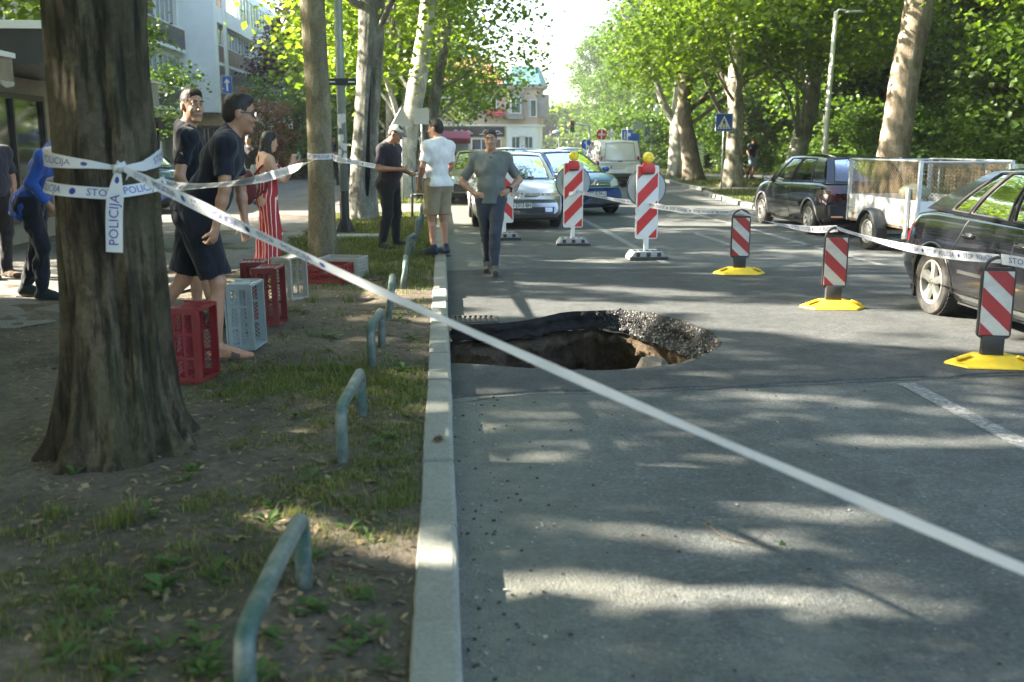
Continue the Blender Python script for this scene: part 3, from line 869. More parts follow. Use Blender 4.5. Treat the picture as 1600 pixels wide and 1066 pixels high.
M_BARK_TAN = bark('bark_tan', [(.16, .125, .085), (.25, .20, .145), (.36, .30, .23), (.42, .37, .29)], furrow=.15, patch_scale=2.4)
M_BARK_GREY = bark('bark_grey', [(.10, .10, .085), (.18, .18, .155), (.26, .26, .23), (.34, .34, .31)], furrow=.3)
M_BARK_WOOD = bark('bark_forest', [(.05, .045, .035), (.08, .072, .055), (.11, .10, .075), (.14, .13, .1)], furrow=.5)
M_LEAF = leafmat('plane_leaf', (.085, .15, .018), (.165, .25, .038), .55, .42, .8)
M_LEAF2 = leafmat('wood_leaf', (.040, .088, .014), (.095, .165, .026), .48, .45, .5)
M_LEAF3 = leafmat('shrub_leaf', (.06, .12, .026), (.11, .19, .04), .42, .45, 1.2)
M_LEAFP = leafmat('purple_leaf', (.035, .014, .018), (.075, .03, .03), .3, .45, 1.2)
M_LEAFO = leafmat('rusty_leaf', (.16, .06, .03), (.3, .12, .06), .35, .5, 2)
# places on the ground where the sun comes through the crowns: no leaf is grown on those sun rays
LIT = np.array([(0.16,3.52,1.69,3.20,0.06,0), (0.47,4.04,1.55,3.69,0.04,0), (1.26,4.23,1.77,4.02,0.04,0), (1.43,4.62,2.18,4.34,0.05,0), (1.99,4.49,2.86,4.31,0.045,0), (2.12,5.23,3.31,5.04,0.045,0), (1.87,6.39,2.48,6.05,0.08,0), (3.21,8.04,4.85,7.52,0.34,0), (2.56,8.85,5.18,8.44,0.60,0), (2.38,9.75,4.42,9.06,0.45,0), (0.04,10.20,2.34,9.60,0.36,0), (0.1,9.35,1.68,9.59,0.25,0), (1.71,11.08,2.95,10.51,0.25,0), (0.75,11.6,1.53,11.35,0.1,0), (1.53,14.08,2.84,13.75,0.25,0), (1.65,16.19,3.15,15.77,0.25,0), (0.63,20.48,2.15,19.89,0.4,0), (6.11,27.19,8.57,27.02,3.2,0), (0.09,17.42,1.85,17.06,0.4,0), (4.84,15.16,6.81,14.13,0.22,0), (4.03,20.24,6.29,19.76,0.5,0),
 (-1.78,4.13,-0.57,3.90,0.09,0.11), (-0.50,3.77,-0.14,3.49,0.08,0.11), (-0.16,3.47,0.01,3.40,0.06,0.11), (-1.57,9.68,0.08,10.33,0.40,0.11), (-5.35,11.40,-1.66,10.28,.85,0.11), (-0.30,8.65,0.06,8.56,0.10,0.11), (4.9, 9.3, 4.9, 8.5, .5, 1.0), (-2.0, 5.0, -1.95, 5.0, .12, .45), (-1.98, 5.0, -1.94, 5.0, .11, 1.2), (-1.96, 5.0, -1.93, 5.0, .12, 2.2), (3.75, 9.35, 4.05, 9.35, .18, .6), (-.2, 13.6, -.2, 13.7, .2, 1.45), (-2.0, 8.5, -2.0, 8.6, .12, 1.75)] + [(11.3 + .12 * z, 25.9, 11.5 + .12 * z, 25.9, .32, z) for z in (.6, 1.2, 1.8, 2.4, 3.0, 3.6, 4.2, 4.8, 5.4)] + [(10.1, 35.1, 10.3, 35.1, .28, z) for z in (.8, 1.5, 2.2, 3, 3.8, 4.6)] + [(-1.75, 13.25, -1.7, 13.25, .10, z) for z in (.5, .9, 1.8, 2.2, 3.0)] + [(15.1 + .19 * z, 42.4, 15.4 + .19 * z, 42.4, .3, z) for z in (1, 2, 3, 4, 5, 6)] + [(x, y, x + .2, y, .3, z) for x, y in ((9.95, 41), (10.6, 45.5)) for z in (1, 2, 3, 4, 5)])
SD = np.array(sdir)
def lit_mask(P, pad=.035):
 out = np.zeros(len(P), bool)
 for x0, y0, x1, y1, w, z in LIT:
  t = (P[:, 2] - z) / SD[2]
  g = P[:, :2] - SD[None, :2] * t[:, None]
  a = np.array((x0, y0)); d = np.array((x1, y1)) - a
  s = np.clip(((g - a) @ d) / (d @ d), 0, 1)
  dd = np.linalg.norm(g - a - s[:, None] * d, axis=1)
  wv = w * (1 - .45 * np.abs(2 * s - 1) ** 2) * (1 + .3 * np.sin(g[:, 0] * 5 + g[:, 1] * 9))
  out |= dd < wv + pad
 return out
def leaf_cloud(pts, size, seed, up=.6):
 r = np.random.default_rng(seed); n = len(pts)
 N = r.normal(0, 1, (n, 3)); N[:, 2] = np.abs(N[:, 2]) + up; N /= np.linalg.norm(N, axis=1)[:, None]
 A = r.normal(0, 1, (n, 3)); A[:, 2] -= .4; A -= N * (A * N).sum(1)[:, None]; A /= np.linalg.norm(A, axis=1)[:, None]
 B = np.cross(N, A); s = (size * r.uniform(.65, 1.25, n))[:, None]
 b = pts - A * s * .5; tip = pts + A * s * .55
 l = pts + B * s * .46 + A * s * .02 + N * s * .13; q = pts - B * s * .46 + A * s * .02 + N * s * .13
 V = np.stack([b, l, tip, q], 1).reshape(-1, 3)
 i = np.arange(n)[:, None] * 4
 return V, np.concatenate([i + [0, 2, 1], i + [0, 3, 2]], 0)
def crown_pts(blobs, n, seed, clump=.42, nsub=26, hollow=.5):
 r = np.random.default_rng(seed)
 w = np.array([b[3] ** 2 if not hasattr(b[3], '__len__') else b[3][0] * b[3][2] for b in blobs]); w = w / w.sum()
 out = []
 for b, wi in zip(blobs, w):
  rad = np.broadcast_to(np.asarray(b[3], float), (3,)); k = max(30, int(n * wi)); ns = max(5, int(nsub * (rad.mean() / 1.6) ** 1.3))
  d = r.normal(0, 1, (ns, 3)); d /= np.linalg.norm(d, axis=1)[:, None]
  sub = np.array(b[:3]) + d * rad * (hollow + (1 - hollow) * r.uniform(0, 1, ns) ** .5)[:, None]
  sz = r.uniform(.6, 1.35, ns); p = sz ** 2 / (sz ** 2).sum()
  i = r.choice(ns, k, p=p)
  out.append(sub[i] + r.normal(0, 1, (k, 3)) * (clump * sz[i])[:, None] * np.array((1, 1, .62)))
 return np.concatenate(out)
def trunk_mb(path, rads, n=16, amp=.05, flare=.35, seed=0, fl=.5, sub=7):
 p = smooth_path(path, sub); rr = np.interp(np.linspace(0, 1, len(p)), np.linspace(0, 1, len(rads)), rads)
 z = p[:, 2] - p[0, 2]; rr = rr * (1 + flare * np.exp(-z / fl))
 def prof(a, i):
  q = np.stack([np.cos(a), np.sin(a), np.full(len(a), z[i] * .6)], 1)
  return 1 + amp * vnoise(q, 2.3, seed) + amp * .6 * vnoise(q, 6, seed + 1) + .10 * np.exp(-z[i] / (fl * .6)) * np.cos(5 * a + seed)
 return MB().tube(p, rr, n, True, prof=prof), p, rr
def limbs(mb, p, rr, ends, seed, n=7):
 """boughs leave the trunk and rise towards the leaf clumps"""
 r = random.Random(seed)
 for e in ends:
  e = np.array(e[:3], float); zs = p[:, 2]
  zt = max(zs[0] + 1.6, min(zs[-1] - .1, e[2] - np.linalg.norm(e[:2] - p[-1, :2]) * r.uniform(.5, .9)))
  k = int(np.argmin(abs(zs - zt))); a = p[k]; r0 = min(.09, rr[k] * r.uniform(.22, .36))
  m1 = a + (e - a) * .4 + np.array((r.uniform(-.3, .3), r.uniform(-.3, .3), r.uniform(-.1, .5)))
  q = smooth_path([a, m1, a + (e - a) * .75 + np.array((0, 0, r.uniform(0, .3))), e], 4)
  mb.tube(q, np.linspace(r0, r0 * .22, len(q)), n)
  for _ in range(2):
   j = r.randrange(len(q) // 2, len(q) - 1); d = np.array((r.uniform(-1, 1), r.uniform(-1, 1), r.uniform(-.2, .8)))
   mb.tube([q[j], q[j] + d * .6, q[j] + d * 1.3 + (0, 0, .1)], [r0 * .3, r0 * .18, r0 * .06], 5)
def tree(label, loc, path, rads, blobs, n_leaf, leaf, m_bark, m_leaf, seed, group=None, cat='tree', name='plane_tree', carve=False, flare=.35, amp=.06, nt=16, clump=.42, fl=.5, limb=True, rz=0, hollow=.5):
 t = thing(name, label, cat, loc, rz, group)
 mb, p, rr = trunk_mb(path, rads, nt, amp, flare, seed, fl)
 if loc[0] < 0 and 24 < loc[1] < 50 and name == 'plane_tree': blobs = [b for b in blobs if loc[0] + b[0] + 1.0 * b[3] < .103 * loc[1]]
 if loc[0] > 5 and loc[1] < 70: blobs = [b for b in blobs if loc[0] + b[0] - 1.05 * (b[3] if not hasattr(b[3], '__len__') else b[3][0]) > .172 * loc[1]] or blobs
 if limb: limbs(mb, p, rr, blobs[::3], seed)
 mb.build('trunk', m_bark, t, True)
 P = crown_pts(blobs, n_leaf, seed, clump, hollow=hollow)
 if carve: P = P[~lit_mask(P + np.array(loc))]
 V, F = leaf_cloud(P, leaf, seed)
 link('crown', np_mesh('crown', V, F, 3), m_leaf, t)
 return t
def blobset(seed, n, rx, z0, z1, r0, r1, low=0, lowz=(4, 5.5), lowr=4.5):
 r = random.Random(seed); B = []
 for i in range(n):
  a = 2.4 * i + r.uniform(-.4, .4); f = math.sqrt((i + .5) / n); z = r.uniform(z0, z1)
  k = rx * f * (1 - .35 * abs((z - (z0 + z1) / 2) / (z1 - z0 + .01)))
  B.append((math.cos(a) * k, math.sin(a) * k, z, r.uniform(r0, r1)))
 for i in range(low):
  a = 2.1 * i + r.uniform(-.5, .5); B.append((math.cos(a) * lowr * r.uniform(.55, 1), math.sin(a) * lowr * r.uniform(.55, 1), r.uniform(*lowz), r.uniform(1.0, 1.5)))
 return B
# the big fluted tree in the left foreground
t1 = thing('plane_tree', 'huge dark fluted tree trunk wrapped in police tape in the left foreground', 'tree', (-1.63, 4.98, .09), 0)
NA, NZ = 150, 90
aa = np.linspace(0, 2 * np.pi, NA, endpoint=False)
zz = np.concatenate([np.linspace(-.05, 2.4, 68), np.linspace(2.55, 6.8, 22)])
prof = np.interp(zz, [-.05, .0, .12, .3, .55, .9, 1.3, 1.7, 2.2, 3, 5, 6.8], [.37, .355, .322, .292, .272, .260, .249, .238, .232, .24, .25, .27])
r1 = np.random.default_rng(4)
fl_a = np.sort(r1.uniform(0, 2 * np.pi, 11)); fl_w = r1.uniform(.07, .15, 11); fl_d = r1.uniform(.5, 1.1, 11)
P = np.zeros((NZ, NA + 1, 3))
for k, z in enumerate(zz):
 d = np.zeros(NA)
 sway = .06 * np.sin(z * 1.7) + .03 * np.sin(z * 4.1)
 for a0, w, dp in zip(fl_a, fl_w, fl_d):
  da = np.angle(np.exp(1j * (aa - a0 - sway - .05 * np.sin(z * 3 + a0 * 5))))
  d -= dp * np.exp(-(da / w) ** 2)
 amp = np.interp(z, [0, .5, 1.2, 1.7, 2.4, 7], [.092, .074, .048, .020, .010, .008])
 q = np.stack([np.cos(aa), np.sin(aa), np.full(NA, z * .9)], 1)
 rad = prof[k] + d * amp + vnoise(q, 5, 2) * .011 + vnoise(q * (1, 1, .5), 13, 5) * .008 - np.abs(vnoise(q * (1, 1, .13), 24, 9)) * .012 * np.interp(z, [0, 1.2, 2.2], [1, .8, .45])
 # buttress roots at the foot
 for a0, w, e in ((-.35, .26, .15), (-1.25, .22, .10), (-2.0, .25, .10), (-2.8, .25, .10), (.9, .3, .14), (2.2, .3, .12)):
  da = np.angle(np.exp(1j * (aa - a0))); rad = rad + e * np.exp(-(da / w) ** 2) * np.exp(-max(z, 0) / .16)
 P[k, :-1] = np.stack([np.cos(aa) * rad + .012 * z, np.sin(aa) * rad, np.full(NA, z)], 1)
P[:, -1] = P[:, 0]
mb = MB().grid(P, flip=True)
tp = np.array([[.08, 0, zz[i]] for i in range(NZ)]);
B1 = blobset(3, 17, 5.6, 7.0, 13.5, 1.5, 2.3, low=5, lowz=(5.6, 6.6), lowr=4.6)
limbs(mb, tp, np.full(NZ, .24), B1[::2], 5)
mb.tube([(.08, 0, 6.7), (.2, .1, 9), (.1, .2, 12)], [.27, .18, .06], 10)
mb.build('trunk', M_BARK_OLD, t1, True)
cp = crown_pts(B1, 24000, 9); cp = cp[~lit_mask(cp + np.array((-1.63, 4.98, .09)))]
V, F = leaf_cloud(cp, .17, 9)
link('crown', np_mesh('crown', V, F, 3), M_LEAF, t1)
# the rest of the left-hand row
tree('slim straight tree with smooth olive bark beside the lamp post, red crate at its foot', (-1.57, 13.25, .1), [(0, 0, -.05), (.0, 0, 2), (-.03, .0, 4), (0, .1, 7)], [.165, .150, .155, .15], blobset(11, 14, 4.6, 6.8, 13, 1.4, 2.1, 3, (5.6, 6.4), 3.6), 25000, .135, M_BARK_TAN if False else bark('bark_olive', [(.12, .105, .065), (.16, .14, .09), (.20, .18, .12), (.28, .25, .18)], furrow=.25), M_LEAF, 12, carve=True, flare=.3, amp=.075, name='plane_tree')
# split, hollow tree
t3 = thing('plane_tree', 'thick leaning grey trunk split open by a long dark hollow, behind the lamp post', 'tree', (-1.60, 20.4, .1))
p3 = smooth_path([(0, 0, -.05), (.03, 0, .8), (.12, 0, 2), (.24, 0, 3.4), (.30, .0, 5), (.36, 0, 7.5)], 10); r3 = np.interp(p3[:, 2], [0, 1, 2, 3.2, 5, 7.5], [.30, .27, .24, .25, .25, .2])
a_gap = -1.02
def prof3(a, i):
 z = p3[i, 2]; g = np.interp(z, [.25, .6, 1.4, 2.6, 3.3], [0, .75, .8, .55, 0]); w = np.interp(z, [.2, .8, 2.0, 3.3], [.28, .40, .34, .10])
 da = np.angle(np.exp(1j * (a - a_gap - math.pi / 2 - (z - 1.5) * -.10)))
 q = np.stack([np.cos(a), np.sin(a), np.full(len(a), z * .8)], 1)
 return 1 - g * np.exp(-(da / w) ** 4) + .06 * vnoise(q, 3, 1) + .04 * vnoise(q, 9, 2) + .12 * np.exp(-z / .2)
mb = MB().tube(p3, r3, 64, True, prof=prof3)
B3 = blobset(21, 16, 5.0, 7.0, 14, 1.5, 2.2, 4, (5.5, 6.3), 4.0)
limbs(mb, p3, r3, B3[::2], 22)
mb.build('trunk', M_BARK_GREY, t3, True)
hol = []
for z in np.linspace(.35, 3.1, 16):
 i = int(np.argmin(abs(p3[:, 2] - z))); ag = a_gap - (z - 1.5) * -.10; c = p3[i]; rr_ = r3[i]; w = np.interp(z, [.3, .8, 2, 3.1], [.5, 1.0, .8, .2]) * .075
 d = np.array((math.cos(ag), math.sin(ag), 0)); s = np.array((-d[1], d[0], 0))
 hol.append([c * (1, 1, 0) + (0, 0, z) + d * rr_ * .52 - s * w, c * (1, 1, 0) + (0, 0, z) + d * rr_ * .42, c * (1, 1, 0) + (0, 0, z) + d * rr_ * .52 + s * w])
MB().grid(np.array(hol)).build('hollow', mat('hollow_shade', (.012, .010, .008), .95, bump=.8, bscale=30), t3, True)  # near-black strip inside the groove, painting the shade deep in the split
P = crown_pts(B3, 25000, 23); P = P[~lit_mask(P + np.array((-1.6, 20.4, .1)))]
V, F = leaf_cloud(P, .14, 23); link('crown', np_mesh('crown', V, F, 3), M_LEAF, t3)
G_L = 'plane trees along the left-hand verge'
B4 = blobset(31, 17, 5.0, 5.0, 13, 1.6, 2.2, 7, (4.0, 5.2), 4.4)
B4 = [b for b in B4 if b[0] > -2.6 or b[2] > 8]
tree('thin pale straight trunk rising just right of the split hollow tree', (-1.45, 30, .1), [(0, 0, -.05), (-.02, 0, 2.5), (.06, 0, 5.5), (.1, 0, 8.5)], [.17, .15, .15, .13], B4, 15000, .165, M_BARK_PLANE, M_LEAF, 32, G_L, flare=.25, carve=True)
B5 = blobset(41, 17, 5.2, 4.6, 12.5, 1.6, 2.3, 9, (3.9, 4.8), 4.6) + [(2.6, 1.5, 4.4, 1.2), (2.8, 3.0, 4.2, 1.1)]
B5 = [b for b in B5 if b[0] > -2.6 or b[2] > 8]
tree('pale whitish trunk leaning to the right behind the back of the triangular sign', (-1.05, 27.5, .1), [(0, 0, -.05), (.12, 0, 1.5), (.45, 0, 3.2), (.75, 0, 5.2), (.9, 0, 8)], [.30, .27, .25, .20, .15], B5, 17000, .165, M_BARK_PALE, M_LEAF, 42, G_L, flare=.3, carve=True)
B6 = blobset(51, 17, 5.2, 4.4, 12, 1.6, 2.4, 9, (3.5, 4.5), 4.6) + [(2.5, -1.5, 4.2, 1.2), (3.0, 0, 4.4, 1.2), (2.6, 2, 3.6, 1.0)]
B6 = [b for b in B6 if b[0] > -2.6 or b[2] > 8]
tree('dark slanting trunk behind the back of the square sign', (-.75, 34, .1), [(0, 0, -.05), (.25, 0, 1.5), (.75, 0, 4), (1.15, 0, 6.5), (1.3, 0, 8.5)], [.24, .2, .18, .16, .12], B6, 17000, .165, M_BARK_GREY, M_LEAF, 52, G_L, flare=.25, carve=True)
# avenue trees further on share two crowns
proto = tree('far leafy plane tree, the first beyond the dark slanting trunk on the left', (-1.6, 44, .1), [(0, 0, -.05), (.1, 0, 2.5), (.3, .1, 5), (.4, 0, 9)], [.28, .24, .22, .15], [b for b in blobset(61, 22, 6.2, 4.8, 14, 1.6, 2.6, 11, (3.4, 4.6), 5.6) if -2.6 < b[0] < 3.5], 19000, .20, M_BARK_PLANE, M_LEAF, 62, 'far plane trees on the left of the road', carve=True)
for y, x, rz in ((54, -1.8, .35), (65, -2.0, -.4), (84, -6.0, .2), (92, -8, -.2)):
 c = copy_tree(proto); c['label'] = 'far leafy plane tree, number %s beyond the dark slanting trunk on the left' % {54: 'two', 65: 'three', 84: 'four', 92: 'five'}[y]; c.location = (x, y, .1); c.rotation_euler = (0, 0, rz)
G_S = 'shade trees on the left, outside the picture'
# trees between the pavement and the buildings, left of the frame: their shade falls across the foreground
for i, (x, y, s) in enumerate(((-10.5, 3.2, 71), (-14.5, 9.0, 72), (-9.5, -3.5, 73), (-15.0, 16.5, 75), (-19.5, 2.5, 76))):
 tree('tall leafy shade tree left of the shop, outside the picture', (x, y, .1), [(0, 0, -.05), (.1, 0, 2.5), (.1, .1, 5), (.2, 0, 9)], [.26, .22, .2, .13], blobset(s, 17, 5.4, 5.0, 13.5, 1.6, 2.4, 6, (3.8, 4.8), 4.4), 20000, .20, M_BARK_PLANE, M_LEAF, s, G_S, carve=True)
for i, (y, s) in enumerate(((-4.2, 74), (-12.5, 78))):
 tree('plane tree of the left row standing behind the viewpoint', (-1.7, y, .1), [(0, 0, -.05), (.1, 0, 2.5), (.1, .1, 5), (.2, 0, 9)], [.26, .22, .2, .13], blobset(s, 17, 5.4, 5.4, 13.5, 1.6, 2.4, 6, (4.6, 5.4), 4.4), 20000, .20, M_BARK_PLANE, M_LEAF, s, G_S, carve=True)
# right-hand row
G_R = 'plane trees on the right-hand lawn'
tree('massive tan plane trunk behind the trailer, the nearest on the right', (11.75, 25.9, .1), [(0, 0, -.05), (.12, 0, 1.5), (.28, 0, 3.4), (.5, 0, 5.2), (.62, 0, 8.5)], [.46, .40, .37, .36, .3], blobset(81, 20, 6.4, 6.4, 15, 1.7, 2.5, 7, (5.6, 6.6), 5), 22000, .2, M_BARK_TAN, M_LEAF, 82, G_R, flare=.3, amp=.05, nt=28, limb=False)
tb = [(-.35, 0, 9.0, 1.6)]
tr2 = tree('kinked pale plane trunk with a bough stretching right, between the crossing sign and the lamp', (15.0, 42.4, .1), [(0, 0, -.05), (.25, 0, 1.5), (.62, 0, 3.2), (.72, 0, 4.6), (1.1, 0, 7), (1.5, 0, 10)], [.46, .38, .34, .33, .3, .22], blobset(91, 20, 6.6, 6.2, 15, 1.7, 2.6, 9, (5.0, 6.4), 5.6) + [(3.4, .4, 5.6, .9)], 25000, .19, M_BARK_PALE, M_LEAF, 92, G_R, flare=.3)
mb = MB().tube(smooth_path([(.75, 0, 4.4), (1.6, -.1, 5.2), (2.4, .2, 6.4)], 5), np.linspace(.13, .05, 11), 8); mb.build('bough', M_BARK_PALE, tr2, True)
tree('straight brown plane trunk just behind the blue crossing sign', (10.3, 35.2, .1), [(0, 0, -.05), (.02, 0, 2), (-.06, 0, 4), (.0, 0, 6), (.1, 0, 9)], [.34, .28, .25, .24, .18], blobset(101, 20, 5.8, 5.6, 14, 1.6, 2.4, 9, (4.6, 5.8), 4.6), 25000, .175, M_BARK_PLANE, M_LEAF, 102, G_R, flare=.3)
tree('brown curved plane trunk twisting up beside the white forked tree', (10.35, 41, .1), [(0, 0, -.05), (-.25, 0, 1.5), (-.5, 0, 3), (-.35, 0, 5), (-.15, .1, 8.5)], [.40, .33, .28, .26, .2], blobset(111, 20, 5.8, 5.6, 14, 1.6, 2.4, 9, (4.6, 5.8), 4.8), 24000, .18, bark('bark_brown', [(.13, .105, .075), (.2, .165, .12), (.27, .23, .175), (.34, .29, .23)], furrow=.25), M_LEAF, 112, G_R, flare=.35)
t5 = tree('white forked plane trunk, its long left bough leaning over the road', (10.75, 45.5, .1), [(0, 0, -.05), (-.05, 0, 2.2), (.05, 0, 4), (.1, 0, 6.5), (.15, .1, 10)], [.42, .38, .31, .27, .18], blobset(121, 20, 6.0, 5.8, 14, 1.6, 2.4, 8, (4.6, 6.0), 4.8) + [(-4.3, -.5, 6.8, 1.7), (-3.6, .4, 8.2, 1.6)], 24000, .19, M_BARK_PALE, M_LEAF, 122, G_R, flare=.2)
MB().tube(smooth_path([(-.03, 0, 2.2), (-.7, 0, 3.2), (-1.3, 0, 4.8), (-1.8, 0, 6.0), (-2.9, 0, 7.4)], 6), np.linspace(.21, .09, 25), 10).build('bough', M_BARK_PALE, t5, True)
pr_r = tree('far leafy plane tree, the first beyond the white forked trunk on the right', (19.5, 60, .1), [(0, 0, -.05), (.1, 0, 2.5), (.1, .1, 5), (.2, 0, 9)], [.34, .28, .25, .16], blobset(131, 20, 6.2, 5.2, 14.5, 1.7, 2.6, 8, (3.8, 5.0), 5.2), 26000, .25, M_BARK_PLANE, M_LEAF, 132, 'far plane trees on the right of the road')
for x, y, rz in ((23.5, 77, 2), (27.5, 92, 3.4), (32, 112, 5)):
 c = copy_tree(pr_r); c['label'] = 'far leafy plane tree, number %s beyond the white forked trunk on the right' % {77: 'two', 92: 'three', 112: 'four'}[y]; c.location = (x, y, .1); c.rotation_euler = (0, 0, rz)
# the wood behind the lawn
G_W = 'trees of the dark wood on the right'
fp = [tree('slender dark-trunked tree in the wood behind the lawn', (24, 30, 0), [(0, 0, -.05), (.1, 0, 3), (.2, .1, 7), (.2, 0, 12)], [.26, .22, .18, .1], blobset(141, 20, 4.4, 4.5, 15, 1.4, 2.2, 8, (2.6, 4.5), 3.8), 24000, .24, M_BARK_WOOD, M_LEAF2, 142, G_W, name='forest_tree'),
      tree('slender dark-trunked tree in the wood behind the lawn', (30, 38, 0), [(0, 0, -.05), (-.1, 0, 3), (-.2, .1, 7), (.1, 0, 12)], [.22, .19, .16, .1], blobset(151, 22, 4.8, 3.6, 15, 1.4, 2.2, 9, (2.0, 4.0), 3.6), 26000, .25, M_BARK_WOOD, M_LEAF2, 152, G_W, name='forest_tree')]
rf = random.Random(31)
spots = [(17.5, 22), (21, 26.5), (20, 20), (25, 25), (23, 33.5), (28, 29), (19.5, 30.5), (27, 36.5), (33, 30), (32, 40), (26.5, 47.5), (31, 50), (24, 55), (37, 36), (38, 46), (20, 52), (17.5, 57), (22.5, 62), (29, 60), (36, 57), (43, 40), (45, 52), (42, 64), (33, 70), (24, 72), (18, 68), (50, 60), (52, 46), (18.5, 80), (27, 84), (38, 80), (48, 76), (19, 94), (29, 98), (20, 110), (32, 116), (21, 128), (58, 70), (16, 16), (20, 13), (26, 17), (32, 22), (39, 28)]
for i, (x, y) in enumerate(spots):
 o = fp[i] if i < 2 else copy_tree(fp[i % 2])
 o.location = (x, y, .05); o.rotation_euler = (0, 0, rf.uniform(0, 6.28)); s = rf.uniform(.85, 1.2); o.scale = (s, s, s * rf.uniform(.95, 1.15))
# understorey shrubs
def shrub(label, loc, blobs, n, leaf, ml, seed, group=None, name='shrub', cat='shrub', stems=5, clump=.22):
 t = thing(name, label, cat, loc, 0, group); mb = MB(); r = random.Random(seed)
 for i in range(stems):
  b = blobs[i % len(blobs)]; mb.tube(smooth_path([(r.uniform(-.1, .1), r.uniform(-.1, .1), -.05), (b[0] * .4, b[1] * .4, b[2] * .5), b[:3]], 4), np.linspace(.03, .008, 9), 5)
 mb.build('stem', M_BARK_WOOD, t, True)
 V, F = leaf_cloud(crown_pts(blobs, n, seed, clump, 18), leaf, seed)
 link('foliage', np_mesh('foliage', V, F, 3), ml, t)
 return t
G_U = 'undergrowth shrubs under the wood'
sb = blobset(161, 9, 1.7, .5, 2.6, .7, 1.0, 5, (.3, .7), 1.6)
us = [shrub('leafy undergrowth shrub at the edge of the wood', (18, 24, .05), sb, 7000, .15, M_LEAF3, 162, G_U), shrub('leafy undergrowth shrub at the edge of the wood', (18, 24, .05), blobset(171, 9, 2.0, .5, 1.9, .6, .9, 5, (.3, .6), 1.8), 7000, .15, M_LEAF2, 172, G_U)]
us_spots = [(16.2, 20.5), (18.4, 23.6), (16.8, 26.2), (20.5, 22.5), (17.2, 29.8), (21.5, 28.8), (23, 23), (24.5, 31), (19.6, 35.8), (22.5, 37.5), (26, 39.5), (29.5, 33), (20.6, 46.6), (24.6, 49.8), (28.2, 45.8), (18.2, 50.8), (21.8, 55), (16.4, 53.5), (15.2, 60), (17.5, 64), (26, 57), (31, 54), (34, 47), (35, 40), (15.6, 72), (16, 84), (15.6, 96), (23, 66), (15.4, 17), (17.8, 16.5), (21, 17.5), (27.5, 26), (13.6, 60.8), (14.0, 66), (40, 50)]
for i, (x, y) in enumerate(us_spots):
 o = us[i] if i < 2 else copy_tree(us[i % 2])
 o.location = (x, y, .05); o.rotation_euler = (0, 0, rf.uniform(0, 6.28)); s = rf.uniform(.8, 1.35); o.scale = (s * rf.uniform(.9, 1.2), s, s)
# far wood closing the view
def far_wood(name, segs, n, size, zmax, seed, ml):
 r = np.random.default_rng(seed); P = []
 for (x0, y0, x1, y1, depth) in segs:
  t = r.uniform(0, 1, n); d = r.uniform(0, depth, n); L = math.hypot(x1 - x0, y1 - y0); nx, ny = (y1 - y0) / L, -(x1 - x0) / L
  x = x0 + (x1 - x0) * t + nx * d; y = y0 + (y1 - y0) * t + ny * d
  top = zmax * (.75 + .25 * vnoise(np.stack([x, y, x * 0], 1), .16, seed))
  P.append(np.stack([x, y, top * r.uniform(0, 1, n) ** .8], 1))
 P = np.concatenate(P); keep = vnoise(P, .55, 3) > -.45
 V, F = leaf_cloud(P[keep], size, seed)
 return tag(link(name, np_mesh(name, V, F, 3), ml), 'dense far foliage closing the view', None, None, 'stuff')
far_wood('far_wood', [(45, 8, 62, 40, 5), (62, 40, 62, 110, 5), (62, 110, 28, 140, 6)], 30000, .6, 17, 5, M_LEAF2)
far_wood('far_wood', [(45, 150, 10, 165, 5), (-2, 200, -60, 200, 6), (14, 172, -3, 215, 6)], 14000, .7, 9, 6, M_LEAF)
# planting on the left by the houses
G_H = 'garden shrubs in front of the flats'
shrub('tall dense green shrub behind the olive trunk', (-4.6, 45, .1), blobset(181, 12, 2.0, .8, 4.6, .9, 1.3, 5, (.4, .9), 1.8), 9000, .17, M_LEAF3, 182, G_H)
shrub('dense green shrub left of the olive trunk, in front of the dark balconies', (-6.9, 47, .1), blobset(191, 12, 1.8, .8, 4.2, .8, 1.2, 5, (.4, .9), 1.6), 9000, .17, M_LEAF3, 192, G_H)
shrub('dense green shrub behind the split hollow tree', (-3.0, 50, .1), blobset(201, 12, 2.2, .8, 5.2, .9, 1.4, 5, (.4, .9), 1.8), 9000, .19, M_LEAF2, 202, G_H)
shrub('rusty pink flowering bush beside the dark balconies', (-7.6, 44, .1), blobset(211, 6, .8, 1.6, 3.4, .5, .7, 3, (.4, .9), .6), 2600, .13, M_LEAFO, 212)
tree('purple-leaved tree above the green shrubs by the flats', (-8.2, 58, .1), [(0, 0, -.05), (0, 0, 2.5), (.1, 0, 5)], [.16, .13, .08], blobset(221, 9, 1.7, 5, 8.0, .9, 1.3), 5200, .22, M_LEAFP, M_LEAFP, 222, None, name='purple_tree')
tree('young street tree tied to wooden stakes beside the shop canopy', (-5.75, 20.3, .13), [(0, 0, -.05), (.02, 0, 1.5), (0, .0, 3.2)], [.035, .03, .018], [(.1, 0, 2.3, .42), (.35, .1, 2.9, .5), (-.2, .2, 3.3, .5), (.1, -.1, 3.8, .45), (.5, 0, 1.9, .3), (.75, 0, 2.5, .25)], 1500, .085, M_BARK_GREY, M_LEAF3, 232, None, name='young_tree', flare=.1, clump=.2)
tree('leafy tree whose low boughs hang behind the striped awning, top left corner', (-8.4, 18.5, .1), [(0, 0, -.05), (0, 0, 2.5), (.1, 0, 5)], [.2, .16, .1], blobset(241, 12, 2.4, 4.6, 8.0, .9, 1.5, 4, (3.9, 4.6), 1.8), 9000, .16, M_BARK_GREY, M_LEAF, 242, None)
